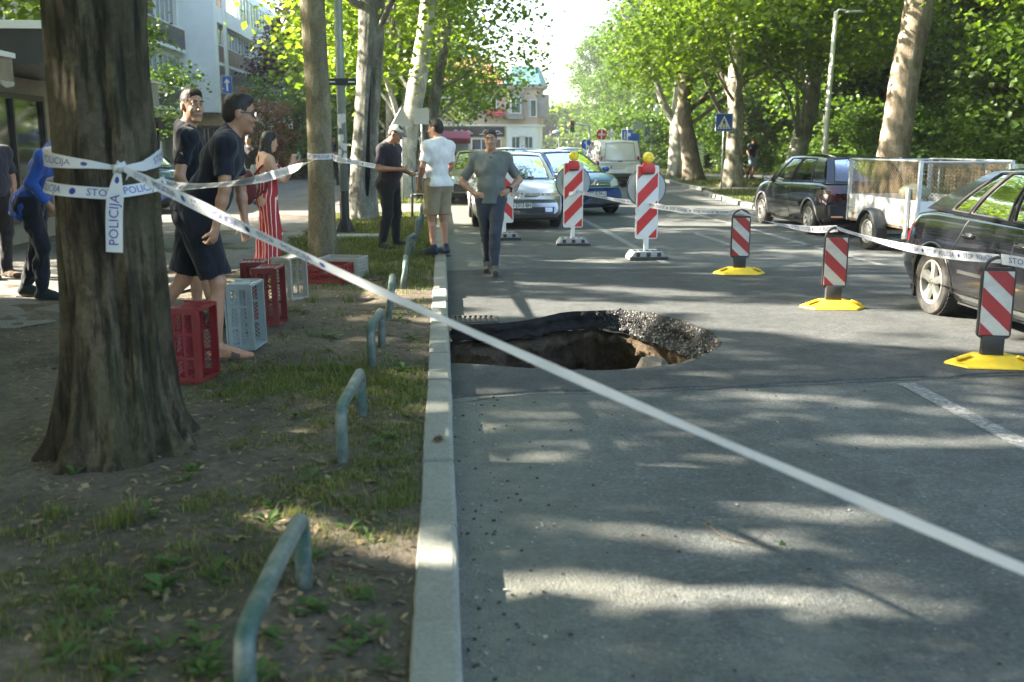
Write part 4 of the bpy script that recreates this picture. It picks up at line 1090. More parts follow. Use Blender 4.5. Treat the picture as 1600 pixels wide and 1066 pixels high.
# buildings
M_WHITE = mat('white_render', (.84, .84, .82), .8, var=.04, vscale=1.2, bump=.15, bscale=60, dirt=.12, dirtcol=(.45, .45, .42))
M_GREYW = mat('grey_render', (.60, .60, .585), .85, var=.06, vscale=1.5)
M_CHAR = mat('charcoal_panel', (.035, .04, .045), .45, var=.1)
M_MAROON = mat('maroon_panel', (.075, .022, .025), .45, var=.1)
M_FRAME = mat('white_frame', (.72, .73, .73), .4, var=.04)
M_BROWNW = mat('terracotta_render', (.42, .27, .18), .8, var=.06)
M_DARK = mat('dark_metal', (.02, .02, .022), .4, var=.15)
def pane_mat(name, tint, rough=.06):
 m, t, b = newmat(name); v = t.coord('Object')
 c = t.ramp(t.noise(v, .8, 4, .6), [(.35, [x * .5 for x in tint]), (.65, tint)])
 t.link(c, b.inputs['Base Color']); b.inputs['Roughness'].default_value = rough; b.inputs['Specular IOR Level'].default_value = .8
 b.inputs['Coat Weight'].default_value = .6; b.inputs['Coat Roughness'].default_value = .03
 return m
M_PANE = pane_mat('window_pane', (.10, .14, .13)); M_PANE_D = pane_mat('dark_pane', (.02, .025, .025))
def window(parent, c, w, h, face='x', nmull=1, frame=.06, depth=.08, name='window', pane=None, fm=None):
 """frame with mullions (part) and one pane object (sub-part); c = centre on the wall plane, face is the outward axis"""
 mb = MB(); pb = MB()
 if face == 'x': U, N = np.array((0, 1., 0)), np.array((1., 0, 0))
 elif face == '-x': U, N = np.array((0, -1., 0)), np.array((-1., 0, 0))
 elif face == '-y': U, N = np.array((1., 0, 0)), np.array((0, -1., 0))
 else: a = face; U = np.array((math.cos(a), math.sin(a), 0)); N = np.array((U[1], -U[0], 0))
 Z = np.array((0, 0, 1.)); c = np.array(c, float)
 def bar(u0, u1, z0, z1):
  p = [c + U * u + Z * z + N * d for d in (-.02, depth) for u, z in ((u0, z0), (u1, z0), (u1, z1), (u0, z1))]
  mb.add(p, [(0, 3, 2, 1), (4, 5, 6, 7), (0, 1, 5, 4), (1, 2, 6, 5), (2, 3, 7, 6), (3, 0, 4, 7)])
 W, H = w / 2, h / 2
 bar(-W, W, -H, -H + frame); bar(-W, W, H - frame, H); bar(-W, -W + frame, -H + frame, H - frame); bar(W - frame, W, -H + frame, H - frame)
 for k in range(1, nmull + 1):
  u = -W + w * k / (nmull + 1); bar(u - frame * .4, u + frame * .4, -H + frame, H - frame)
 o = mb.build(name, fm or M_FRAME, parent)
 p = [c + U * u + Z * z + N * .03 for u, z in ((-W + frame, -H + frame), (W - frame, -H + frame), (W - frame, H - frame), (-W + frame, H - frame))]
 pb.add(p, [(0, 1, 2, 3)]); pb.build('pane', pane or M_PANE, o)
 return o
def railing(parent, x, y0, y1, z0, z1, m, n, depth=1.0):
 """balcony front of separate upright panels facing +x"""
 w = (y1 - y0) / n
 for k in range(n):
  MB().bb((x - .05, y0 + k * w + .012, z0), (x - .01, y0 + (k + 1) * w - .012, z1)).build('balcony_panel', m, parent)
 MB().bb((x - .075, y0, z1), (x + .015, y1, z1 + .05)).bb((x - depth, y0, z0 - .16), (x, y1, z0 - .01)).build('balcony_slab', M_WHITE, parent)
ap = thing('apartment_building', 'white stepped block of flats with long dark balconies on the left', 'building', (0, 0, 0))
# wing A
MB().bb((-26, 30, .1), (-13.95, 52.4, 13.0)).build('wall', M_GREYW, ap)
for k in range(3):
 z = 3.3 + 2.85 * k
 railing(ap, -12.6, 31, 52.3, z, z + .92, M_CHAR, 21, 1.34)
 MB().bb((-13.94, 31, z + 2.48), (-12.9, 52.3, z + 2.68)).build('slab', M_WHITE, ap)
 for j in range(6):
  y = 32.7 + 3.45 * j
  if (j + k) % 2 == 0 or k == 0: window(ap, (-12.98, y, z + 1.72), 3.3, 1.46, 'x', 3, .07)
  else: window(ap, (-13.94, y, z + 1.35), 2.4, 2.1, 'x', 1, .08)
 for j in range(4): MB().bb((-13.94, 34.3 + 6 * j, z), (-12.95, 34.45 + 6 * j, z + 2.47)).build('fin_wall', M_WHITE, ap)
# ground floor of wing A: dark shop windows under a fascia
MB().bb((-13.94, 31, 2.75), (-12.5, 52.3, 3.1)).build('fascia', mat('fascia_beige', (.5, .42, .32), .6), ap)
for j in range(5): window(ap, (-13.93, 33 + 4.1 * j, 1.5), 3.4, 2.3, 'x', 2, .08, pane=M_PANE_D, fm=M_DARK, name='shop_window')
# wing B with its white end wall
MB().bb((-24, 52.45, 3.15), (-11.2, 53.2, 8.8)).build('end_wall', M_WHITE, ap)
MB().bb((-12.5, 52.42, 4.9), (-12.1, 52.44, 5.5)).bb((-12.55, 52.2, 4.88), (-12.05, 52.44, 5.55)).build('wall_box', M_FRAME, ap)
MB().bb((-24, 52.5, 8.8), (-12.4, 60, 10.6)).build('roof_storey', M_BROWNW, ap)
MB().bb((-24, 53.2, .1), (-12.6, 63.4, 8.4)).build('wall', M_GREYW, ap)
MB().bb((-12.59, 53.2, 7.65), (-11.25, 63.4, 8.45)).build('parapet', M_WHITE, ap)
for k in range(2):
 z = 3.35 + 2.35 * k
 railing(ap, -11.25, 53.2, 63.4, z, z + .82, M_MAROON, 10, 1.34)
 for j in range(3):
  if k == 1: window(ap, (-11.6, 54.9 + 3.4 * j, z + 1.4), 3.3, 1.05, 'x', 3, .07)
  else: window(ap, (-12.59, 54.9 + 3.4 * j, z + 1.25), 2.6, 1.6, 'x', 1, .08, pane=M_PANE_D)
MB().bb((-12.59, 53.3, 2.5), (-11.0, 63.2, 3.1)).build('fascia', mat('fascia_orange', (.55, .36, .2), .6), ap)
for j in range(3): window(ap, (-12.58, 55 + 3.2 * j, 1.4), 2.8, 2.1, 'x', 2, .08, pane=M_PANE_D, fm=M_DARK, name='shop_window')
# wing C
MB().bb((-22, 63.5, .1), (-10.0, 64.3, 8.1)).build('end_wall', M_WHITE, ap)
MB().bb((-22, 64.3, .1), (-11.2, 84, 8.0)).build('wall', M_WHITE, ap)
MB().bb((-11.19, 66, 5.6), (-10.9, 72, 7.4)).build('salmon_panel', mat('salmon_render', (.55, .3, .24), .8), ap)
railing(ap, -9.9, 64.4, 76, 3.4, 4.3, M_CHAR, 9, 1.25); railing(ap, -9.9, 64.4, 76, 1.6, 2.5, M_CHAR, 9, 1.25)
MB().bb((-20, 63.6, 8.15), (-12.2, 84, 11.0)).build('roof_storey', M_WHITE, ap)
for j in range(5): window(ap, (-12.19, 65.5 + 3.4 * j, 9.6), 3.0, 1.8, 'x', 2, .07)
for j in range(2): window(ap, (-14 - 3 * j, 63.59, 9.5), 2.4, 1.9, '-y', 2, .07)
MB().bb((-12.15, 63.65, 8.15), (-10.1, 84, 8.2)).bb((-10.16, 63.65, 8.2), (-10.1, 84, 9.1)).build('roof_terrace', M_PANE, ap)
# shop with the striped awning (left edge) and the dark kiosk behind it
M_SHOPW = mat('shop_wall', (.30, .27, .22), .8, var=.1)
M_AWN = mat('awning_cloth', (.24, .20, .145), .85, var=.2, vscale=4, bump=.2, bscale=30)
M_AWNL = mat('awning_light', (.42, .40, .33), .85, var=.1)
sh = thing('shop', 'low shop with a striped awning and glazed front on the left edge', 'building', (0, 0, 0))
MB().bb((-10, 3.0, .1), (-6.62, 10.4, 3.25)).build('wall', M_SHOPW, sh)
MB().bb((-10.1, 2.9, 3.25), (-6.5, 10.5, 3.42)).build('roof', M_CHAR, sh)
for j in range(4): window(sh, (-6.61, 4.0 + 1.8 * j, 1.35), 1.65, 2.2, 'x', 1, .10, pane=pane_mat('shop_pane', (.07, .085, .075)) if j == 0 else bpy.data.materials['shop_pane'], fm=mat('bronze_frame', (.17, .145, .10), .5), name='shop_window')
n = 18; y0, y1 = 3.2, 12.55
for k in range(n):   # awning cloth in stripes
 ya = y0 + (y1 - y0) * k / n; yb = y0 + (y1 - y0) * (k + 1) / n - .004
 P = np.array([[(-6.6, yy, 3.18), (-5.9, yy, 2.98 - .015), (-5.05, yy, 2.66)] for yy in (ya, yb)])
 MB().grid(P).build('awning_stripe', M_AWN if k % 2 else M_AWNL, sh)
MB().bb((-5.08, y0, 2.60), (-5.0, y1, 2.66)).build('awning_bar', M_FRAME, sh)
vb = MB(); ys = np.linspace(y0, y1, 90)
P = np.array([[(-5.04, yy, 2.60), (-5.045 + .01 * math.sin(yy * 9), yy, 2.42), (-5.04 + .02 * math.sin(yy * 9), yy, 2.27 + .015 * math.cos(yy * 14))] for yy in ys])
vb.grid(P).build('valance', M_AWN, sh)
MB().grid(P * (1, 1, 0) + (0.004, 0, 0) + np.array([0, 0, 0]) + np.stack([np.zeros_like(P[..., 2])] * 2 + [np.where(P[..., 2] > 2.5, 2.33, np.where(P[..., 2] > 2.35, 2.29, P[..., 2] - .0))], -1)).build('valance_border', M_AWNL, sh)
for yy in (3.3, 7.9, 12.45): MB().tube([(-6.6, yy, 2.3), (-5.1, yy, 2.62)], .02, 6).build('awning_arm', M_FRAME, sh)
ks = thing('kiosk', 'dark flat-roofed kiosk canopy with a pale wall edge behind the big trunk', 'building', (0, 0, 0))
MB().bb((-8.8, 14.0, .1), (-6.4, 17.2, 2.6)).build('wall', M_SHOPW, ks)
MB().bb((-8.9, 13.6, 2.62), (-4.95, 17.4, 3.05)).build('canopy', M_CHAR, ks)
MB().bb((-8.95, 13.55, 3.05), (-4.85, 17.5, 3.15)).build('roof', M_FRAME, ks)
MB().bb((-5.0, 17.0, 2.22), (-4.7, 17.46, 2.58)).build('valance', mat('canvas_grey', (.3, .3, .28), .8), ks)
MB().bb((-5.05, 16.9, 2.585), (-4.65, 17.5, 2.618)).build('canopy_edge', M_FRAME, ks)
window(ks, (-6.39, 15.6, 1.4), 2.4, 1.9, 'x', 1, .08, pane=M_PANE_D, fm=M_DARK)
# second shop, long, further up the pavement (dark under its roof)
s2 = thing('shop', 'low dark shop front with planters far behind the two men', 'building', (0, 0, 0))
MB().bb((-13, 24, .1), (-9.2, 29.8, 3.0)).build('wall', M_CHAR, s2)
MB().bb((-13.2, 23.8, 3.0), (-7.8, 30.0, 3.2)).build('roof', M_GREYW, s2)
for j in range(2): window(s2, (-9.19, 25.5 + 2.7 * j, 1.5), 2.4, 2.0, 'x', 1, .08, pane=M_PANE_D, fm=M_DARK)
for j in range(3): MB().bb((-8.9, 24.3 + 1.9 * j, .12), (-8.4, 25.9 + 1.9 * j, .6)).build('planter', mat('planter', (.2, .17, .14), .8), s2)
V, F = leaf_cloud(crown_pts([(-8.65, 24.9 + 1.2 * j, .85, (.35, .6, .3)) for j in range(5)], 2400, 5, .14, 14), .1, 5)
link('planting', np_mesh('planting', V, F, 3), M_LEAF3, s2)
# corner house at the end of the road
M_PINK = mat('pink_render', (.52, .38, .29), .85, var=.08, vscale=1.0, bump=.1)
M_YEL = mat('yellow_render', (.60, .47, .24), .85, var=.08, vscale=1.0)
M_TILE = mat('red_tile', (.36, .13, .08), .8, var=.25, vscale=3, bump=.5, bscale=18)
M_TEAL = mat('green_copper', (.16, .33, .30), .6, var=.15)
hs = thing('corner_house', 'old pink corner house with bay windows, shop floor and green turret at the road end', 'building', (0, 100, 0))
MB().bb((-9, 0, .0), (6.4, 12, 3.3)).build('ground_floor', M_YEL, hs)
MB().bb((-9, .03, 3.3), (6.4, 12, 7.0)).build('upper_wall', M_PINK, hs)
MB().prism([(6.4, .0), (9.4, .55), (10.2, 2.4), (10.2, 12), (6.4, 12)], 3.3, (0, 0, 0), (1, 0, 0), (0, 1, 0)).build('corner_ground_floor', M_WHITE, hs)
MB().prism([(6.4, -.05), (9.45, .5), (10.25, 2.4), (10.25, 12), (6.4, 12)], 3.5, (0, 0, 3.45), (1, 0, 0), (0, 1, 0)).build('corner_wall', M_PINK, hs)
MB().prism([(6.2, -.18), (9.6, .36), (10.45, 2.3), (10.45, 12), (6.2, 12)], .15, (0, 0, 3.302), (1, 0, 0), (0, 1, 0)).bb((-9.1, -.12, 3.3), (6.198, .028, 3.45)).build('string_course', M_WHITE, hs)
MB().prism([(6.1, -.35), (9.8, .2), (10.65, 2.2), (10.65, 12), (6.1, 12)], .32, (0, 0, 6.952), (1, 0, 0), (0, 1, 0)).bb((-9.3, -.35, 7.0), (6.098, 12.1, 7.3)).build('cornice', M_CONC, hs)
MB().add([(-9.3, -.35, 7.3), (6.1, -.35, 7.3), (6.1, 12.1, 7.3), (-9.3, 12.1, 7.3), (-9.3, 5.5, 10.2), (4.8, 5.5, 10.2)], [(0, 1, 5, 4), (1, 2, 5), (2, 3, 4, 5), (3, 0, 4)]).build('roof', M_TILE, hs)
MB().add([(6.1, -.35, 7.28), (9.8, .2, 7.28), (10.65, 2.2, 7.28), (10.65, 12, 7.28), (6.1, 12, 7.28), (7.2, 1.2, 9.1), (9.5, 1.6, 9.1), (9.9, 2.8, 9.1), (9.9, 11, 9.1), (7.2, 11, 9.1)], [(0, 1, 6, 5), (1, 2, 7, 6), (2, 3, 8, 7), (3, 4, 9, 8), (4, 0, 5, 9), (5, 6, 7, 8, 9)]).build('turret_roof', M_TEAL, hs)
b = MB(); b.prism([(6.3, -.02), (6.6, -.75), (7.9, -.55), (8.15, .3)], 2.2, (0, 0, 4.15), (1, 0, 0), (0, 1, 0)).prism([(6.2, .0), (6.5, -.85), (8.0, -.65), (8.25, .3)], .22, (0, 0, 6.352), (1, 0, 0), (0, 1, 0)).prism([(6.2, .0), (6.5, -.85), (8.0, -.65), (8.25, .3)], .2, (0, 0, 3.948), (1, 0, 0), (0, 1, 0))
b.build('bay', M_CONC, hs)
window(hs, (7.25, -.66, 5.25), 1.05, 1.6, math.atan2(.2, 1.3), 1, .09)
b = MB(); b.prism([(9.45, .8), (10.1, .55), (10.75, 1.6), (10.3, 2.4)], 2.2, (0, 0, 4.15), (1, 0, 0), (0, 1, 0)); b.build('bay', M_CONC, hs)
window(hs, (9.05, .36, 5.0), .7, 1.7, math.atan2(.55, 3.05), 0, .09)
window(hs, (8.6, .27, 5.0), .1, 1.7, math.atan2(.55, 3.05), 0, .03)
for x in (-7, -4.6, -2.2, .2, 2.6, 4.9): window(hs, (x, 0.0, 5.1), 1.1, 1.8, '-y', 1, .09)
for x, w in ((7.3, .9), (8.6, .9)): window(hs, (x, (x - 6.4) * .55 / 3 - .02, 1.7), w, 1.2, math.atan2(.55, 3), 1, .08)
MB().bb((-8, -.09, 2.25), (6.2, -.01, 3.2)).build('shop_sign', mat('dark_fascia', (.035, .025, .03), .5), hs)
for j, x in enumerate((-6.3, -2.6, 1.0, 4.4)): window(hs, (x, 0.0, 1.15), 3.0, 1.9, '-y', 2, .1, pane=M_PANE_D, name='shop_window')
for x in (2.0, 4.9):      # white script swashes on the dark fascia (unreadable in the photograph)
 p = smooth_path([(x - .9 + .3 * k, -.115, 2.72 + (.22 if k % 2 else -.18) * (1 - .1 * k)) for k in range(7)], 6)
 MB().tube(p, .035, 5).build('sign_script', M_FRAME, hs)
 MB().tube(smooth_path([(x - 1.2, -.115, 2.5), (x - .3, -.115, 2.42), (x + 1.1, -.115, 2.58)], 6), .03, 5).build('sign_swash', M_FRAME, hs)
MB().add([(4.3, -.02, 5.0), (6.1, -.02, 5.0), (6.1, -1.0, 4.5), (4.3, -1.0, 4.5), (4.3, -1.0, 4.2), (6.1, -1.0, 4.2)], [(0, 3, 2, 1), (3, 4, 5, 2)]).build('awning', mat('red_awning', (.42, .05, .06), .7), hs)
MB().bb((7.6, -.18, 2.35), (8.3, .12, 2.9)).build('air_conditioner', M_FRAME, hs)
# burgundy canopy of a kiosk on the left pavement
bc = thing('kiosk', 'small kiosk under a burgundy awning at the left end of the road', 'kiosk', (1.3, 78.5, 0))
MB().bb((-1.6, .3, 0), (.8, 2.2, 2.2)).build('wall', M_GREYW, bc)
MB().add([(-1.8, .3, 2.55), (.9, .3, 2.55), (.9, -1.0, 2.0), (-1.8, -1.0, 2.0), (-1.8, -1.0, 1.6), (.9, -1.0, 1.6)], [(0, 3, 2, 1), (3, 4, 5, 2)]).build('awning', mat('burgundy_cloth', (.16, .02, .025), .7), bc)
for x in (-1.7, .8): MB().cyl((x, -.95, 0), (x, -.95, 2.0), .04, n=6).build('post', M_FRAME, bc)
# pale house fronts far up the left side and behind the wood, glimpsed between leaves
for (x, y, w, d, h, lab) in ((-17, 98, 14, 10, 9, 'pale rendered house far down the left side behind the trees'), (34, 92, 16, 9, 6, 'low pale building glimpsed far behind the right-hand wood')):
 g = thing('house', lab, 'building', (x, y, 0))
 MB().bb((-w / 2, 0, 0), (w / 2, d, h)).build('wall', M_WHITE, g); MB().bb((-w / 2 - .3, -.3, h), (w / 2 + .3, d + .3, h + .3)).build('roof', M_GREYW, g)
 for k in range(4): window(g, (-w / 2 + w * (k + .5) / 4, -.01, h * .62), 1.4, 1.6, '-y', 1, .1)
# vehicles
from mathutils.bvhtree import BVHTree
def paint(name, col, metal=0.0, rough=.28, dirt_k=.7):
 m, t, b = newmat(name); v = t.coord('Object')
 c = t.ramp(t.noise(v, 2.2, 5, .6), [(.3, [x * .92 for x in col]), (.7, [min(1, x * 1.06) for x in col])])
 sx = t.new('ShaderNodeSeparateXYZ'); t.link(v, sx.inputs[0])
 gr_ = t.new('ShaderNodeMapRange'); gr_.inputs[1].default_value = .15; gr_.inputs[2].default_value = .65; gr_.inputs[3].default_value = .55; gr_.inputs[4].default_value = 0
 t.link(sx.outputs[2], gr_.inputs[0])
 dirt = t.math('MULTIPLY', gr_.outputs[0], t.ramp(t.noise(v, 5, 5, .7), [(.3, .3), (.7, 1)]))
 c = t.mix(c, (.16, .14, .115), t.math('MULTIPLY', dirt, dirt_k))
 t.link(c, b.inputs['Base Color']); b.inputs['Metallic'].default_value = metal
 t.link(t.math('ADD', t.math('MULTIPLY', dirt, .6 * dirt_k), rough), b.inputs['Roughness'])
 b.inputs['Coat Weight'].default_value = 1.0; b.inputs['Coat Roughness'].default_value = .05
 return m
def glass(name, tint=(.55, .62, .6), alpha=.62):
 m, t, b = newmat(name)
 t.n.remove(b)
 tr = t.new('ShaderNodeBsdfTransparent'); tr.inputs[0].default_value = (*[c * alpha for c in tint], 1)
 gl = t.new('ShaderNodeBsdfGlossy'); gl.inputs['Roughness'].default_value = .03; gl.inputs[0].default_value = (.95, .97, 1, 1)
 lw = t.new('ShaderNodeFresnel'); lw.inputs[0].default_value = 1.5
 v = t.coord('Object'); dn = t.ramp(t.noise(v, 6, 4), [(.3, .02), (.7, .07)])
 ms = t.new('ShaderNodeMixShader'); t.link(t.math('ADD', t.math('MULTIPLY', lw.outputs[0], 1.6), dn, True), ms.inputs[0])
 t.link(tr.outputs[0], ms.inputs[1]); t.link(gl.outputs[0], ms.inputs[2])
 t.link(ms.outputs[0], t.n['Material Output'].inputs[0])
 return m
M_GLASS = glass('car_glass')
M_GLASS_D = glass('car_glass_dark', (.4, .45, .45), .35)
M_TYRE = mat('tyre_rubber', (.022, .022, .022), .85, var=.25, vscale=8, bump=.3, bscale=60, dirt=.6, dirtcol=(.12, .105, .085))
M_ALLOY = mat('alloy_rim', (.62, .62, .60), .35, .7, .1, 10, dirt=.25)
M_HUB = mat('hubcap', (.50, .50, .49), .4, .5, .1, 10, dirt=.3)
M_TRIM = mat('black_trim', (.022, .022, .023), .55, var=.2, vscale=9)
M_SEAT = mat('seat_cloth', (.035, .036, .04), .9, var=.2)
M_LAMP_R = mat('tail_lamp', (.34, .012, .012), .15, var=.2, coat=1)
M_LAMP_D = mat('smoked_tail_lamp', (.07, .008, .008), .15, var=.2, coat=1)
M_LAMP_O = mat('orange_lens', (.7, .22, .02), .2, coat=1)
M_LAMP_W = mat('head_lamp', (.62, .65, .66), .08, .35, .25, 20, coat=1)
M_CHROME = mat('chrome', (.78, .78, .78), .12, 1.0, .03)
M_PLATE = mat('plate_white', (.74, .74, .72), .45, var=.03)
M_PLATEB = mat('plate_band', (.02, .06, .35), .45, var=.05)
M_INK = mat('black_ink', (.015, .015, .018), .5, var=.05)
def sm_interp(x, pts, w=.10):
 """piecewise-linear profile, smoothed"""
 xs = [p[0] for p in pts]; zs = [p[1] for p in pts]; x = np.asarray(x, float)
 return sum(np.interp(x + d * w, xs, zs) * k for d, k in ((-1, .15), (-.5, .2), (0, .3), (.5, .2), (1, .15)))
def wheel(parent, c, r, wd, side, rim='spoke5', ns=5):
 """side = +1: outer face towards +x"""
 t = MB(); h = wd / 2
 t.lathe([(r * .66, -h * .9), (r * .80, -h), (r * .93, -h * .98), (r * .985, -h * .8), (r, -h * .45), (r, h * .45), (r * .985, h * .8), (r * .93, h * .98), (r * .80, h), (r * .66, h * .9)], 40, (0, 0, 0), (1, 0, 0), caps=False)
 for k in range(44):
  a = 2 * math.pi * k / 44
  for o in (-.5, 0, .5):
   t.box((o * h, math.cos(a + o * .1) * (r + .0), math.sin(a + o * .1) * (r + .0)), (h * .38, .012, r * .10), 0, a + o * .1)
 w = bpy.data.objects.new('wheel', None); COL.objects.link(w); w.parent = parent; w.location = c
 CHILD.setdefault(parent.name, []).append(w)
 t.build('tyre', M_TYRE, w, auto=40)
 m = MB(); s = side
 m.lathe([(r * .67, s * h * .88), (r * .645, s * h * .95), (r * .60, s * h * .90), (r * .585, s * h * .3)], 40, (0, 0, 0), (1, 0, 0), caps=False)
 m.lathe([(r * .60, -h * .7), (r * .60, h * .7)], 32, (0, 0, 0), (1, 0, 0), mi=1, caps=False)
 m.lathe([(0.0001, s * h * .15), (r * .6, s * h * .15)], 32, (0, 0, 0), (1, 0, 0), mi=1)
 m.lathe([(r * .15, s * h * .3), (r * .14, s * h * .82), (.0001, s * h * .86)], 20, (0, 0, 0), (1, 0, 0))
 if rim == 'steel':
  m.lathe([(r * .58, s * h * .45), (r * .46, s * h * .7), (r * .36, s * h * .62), (r * .14, s * h * .7)], 32, (0, 0, 0), (1, 0, 0), caps=False)
  for k in range(10):
   a = 2 * math.pi * k / 10; m.lathe([(0.0001, s * h * .69), (r * .05, s * h * .69)], 8, (0.004 * s, math.cos(a) * r * .41, math.sin(a) * r * .41), (1, 0, 0), mi=1)
 else:
  for k in range(ns):
   a = 2 * math.pi * k / ns + .3
   d = np.array((0, math.cos(a), math.sin(a))); q = np.array((0, -math.sin(a), math.cos(a))); X = np.array((s, 0, 0))
   w0, w1 = (r * .10, r * .15) if ns == 5 else (r * .06, r * .10)
   pts = []
   for f, ww, xo in ((.1, w0, h * .82), (.4, w0 * 1.0, h * .80), (.62, w1, h * .84)):
    for sg in (-1, 1): pts += [d * r * f + q * ww * sg + X * xo, d * r * f + q * ww * sg * 1.2 + X * (xo - .035)]
   m.add(pts, [(0, 2, 6, 4), (4, 6, 10, 8), (0, 4, 5, 1), (4, 8, 9, 5), (2, 3, 7, 6), (6, 7, 11, 10)])
  for k in range(5):
   a = 2 * math.pi * k / 5; m.cyl((s * h * .8, math.cos(a) * r * .085, math.sin(a) * r * .085), (s * h * .87, math.cos(a) * r * .085, math.sin(a) * r * .085), r * .02, n=6, mi=1)
 m.build('rim', [M_ALLOY if rim != 'hub' else M_HUB, M_TRIM], w, auto=35)
 return w
def plate(parent, txt, c, w=.52, h=.11, face=1, tilt=0):
 """number plate on the plane y = c.y, facing local +y (face 1) or -y (face -1)"""
 p = bpy.data.objects.new('number_plate', None)
 me = MB().box((0, 0, 0), (w, .012, h)).mesh(); me.materials.append(M_PLATE)
 p = link('number_plate', me, None, parent); p.location = c; p.rotation_euler = (tilt, 0, math.pi if face > 0 else 0)
 MB().bb((-w / 2 + .005, -.0085, -h / 2 + .005), (-w / 2 + .045, -.0066, h / 2 - .005)).build('plate_band', M_PLATEB, p)
 e = MB(); t = .005
 for lo, hi in (((-w / 2, -.008, -h / 2), (w / 2, -.0062, -h / 2 + t)), ((-w / 2, -.008, h / 2 - t), (w / 2, -.0062, h / 2)), ((-w / 2, -.008, -h / 2 + t), (-w / 2 + t, -.0062, h / 2 - t)), ((w / 2 - t, -.008, -h / 2 + t), (w / 2, -.0062, h / 2 - t))): e.bb(lo, hi)
 e.build('plate_border', M_INK, p)
 if txt:
  V, F = text_mesh(txt, h * .98, bold=.002)
  sc = min(1, (w - .085) / (V[:, 0].max() - V[:, 0].min())); V = V * (sc, 1, 1)
  V = np.stack([V[:, 0] + .022, np.full(len(V), -.0072), V[:, 1]], 1)
  MB().add(V, F).build('plate_number', M_INK, p)
 return p
class Car:
 def __init__(self, name, label, cat, loc, rz, S, group=None):
  self.S = S; self.t = thing(name, label, cat, loc, rz, group); self.pm = S['paint']
  self.body()
  self.house()
 def body(self):
  S = self.S; L, W = S['L'], S['W'] / 2; l = L / 2
  ys = np.concatenate([np.linspace(-l, -l + .12, 6), np.linspace(-l + .16, l - .16, 46), np.linspace(l - .12, l, 6)])
  top = sm_interp(ys, S['top'], .09); belt = sm_interp(ys, S['belt'], .09); bot = sm_interp(ys, S['bot'], .05)
  k = 15; f = np.array([0, .0, .10, .22, .36, .5, .62, .74, .86, .94, 1.0])     # heights between bottom and belt
  wx = np.array([.80, .90, .955, .985, .998, 1.0, .992, .986, .968, .95, .925])
  rows = []
  for y, zt, zb, z0 in zip(ys, top, belt, bot):
   e = np.clip((abs(y) - (l - .75)) / .75, 0, 1); pl = 1 - S.get('plan', .13) * e ** 2.2
   zb = min(zb, zt); w = W * pl
   sec = [(0, z0), (w * .5, z0)] + [(w * a, z0 + (zb - z0) * b) for a, b in zip(wx, f)]
   sec += [(w * .90, zb + (zt - zb) * .35 + .004), (w * .80, zb + (zt - zb) * .62 + .006), (w * .6, zb + (zt - zb) * .84), (w * .3, zb + (zt - zb) * .96), (0, zt)]
   sec = np.array(sec)
   full = np.concatenate([sec, sec[-2:0:-1] * (-1, 1)])
   bow = S.get('bow', .20) * e ** 1.5 * (full[:, 0] / W) ** 2 * np.sign(y)
   # nose and tail lean with height
   ln = S.get('rake_f', .10) if y > 0 else S.get('rake_r', .04)
   lean = ln * e ** 1.5 * np.clip((full[:, 1] - .45) / .5, -.5, 1) * np.sign(y)
   rows.append(np.stack([full[:, 0], y - bow - lean, full[:, 1]], 1))
  P = np.array(rows); self.P = P
  n = P.shape[1]; G = np.concatenate([P, P[:, :1]], 1)
  mb = MB().grid(G)
  # closed ends drawn as fans
  for i, fl in ((0, False), (len(P) - 1, True)):
   c = P[i].mean(0); ring = P[i]; vs = np.concatenate([ring, c[None]])
   mb.add(vs, [((j, (j + 1) % n, n) if fl else ((j + 1) % n, j, n)) for j in range(n)])
  me = mb.mesh('body')
  bm = bmesh.new(); bm.from_mesh(me); bmesh.ops.remove_doubles(bm, verts=bm.verts, dist=1e-4); bmesh.ops.recalc_face_normals(bm, faces=bm.faces)
  self.bvh = BVHTree.FromBMesh(bm); bm.to_mesh(me); bm.free()
  o = bpy.data.objects.new('body', me); COL.objects.link(o); me.materials.append(self.pm); me.materials.append(M_TRIM)
  cut = MB(); r = S['arch']
  for y in S['axles']:
   for s in (-1, 1): cut.cyl((s * (W - .26), y, S['wr']), (s * (W + .2), y, S['wr']), r, n=36)
  cm = cut.mesh(); cm.materials.append(M_TRIM); co = bpy.data.objects.new('cutter', cm); COL.objects.link(co)
  md = o.modifiers.new('b', 'BOOLEAN'); md.operation = 'DIFFERENCE'; md.object = co; md.solver = 'EXACT'; md.material_mode = 'TRANSFER'
  dg = bpy.context.evaluated_depsgraph_get(); dg.update()
  nm = bpy.data.meshes.new_from_object(o.evaluated_get(dg))
  bpy.data.objects.remove(o); bpy.data.objects.remove(co)
  b = link('body', nm, None, self.t)
  nm.polygons.foreach_set('use_smooth', [True] * len(nm.polygons)); nm.set_sharp_from_angle(angle=R(38))
  for y in S['axles']:
   for s in (-1, 1):
    # wheel-arch lip
    a = np.linspace(-.15, math.pi + .15, 26)
    pts = []
    for q in a:
     yy, zz = y + math.cos(q) * (r + .008), S['wr'] + math.sin(q) * (r + .008)
     h = self.hit((s * 2, yy, zz), (-s, 0, 0)); pts.append(np.array(h) + (s * .002, 0, 0) if h is not None else np.array((s * W * .95, yy, zz)))
    if S.get('lips', True): MB().tube(np.array(pts), .016, 6).build('arch_lip', S.get('lip_mat', self.pm), self.t, True)
    wheel(self.t, (s * (W - .105), y, S['wr']), S['wr'], S.get('ww', .195), s, S.get('rim', 'spoke5'), S.get('ns', 5))
  MB().bb((-W * .86, -l + .35, .16), (W * .86, l - .35, .22)).build('underbody', M_TRIM, self.t)
 def hit(self, o, d):
  h = self.bvh.ray_cast(Vector(o), Vector(d))
  return None if h[0] is None else h[0]
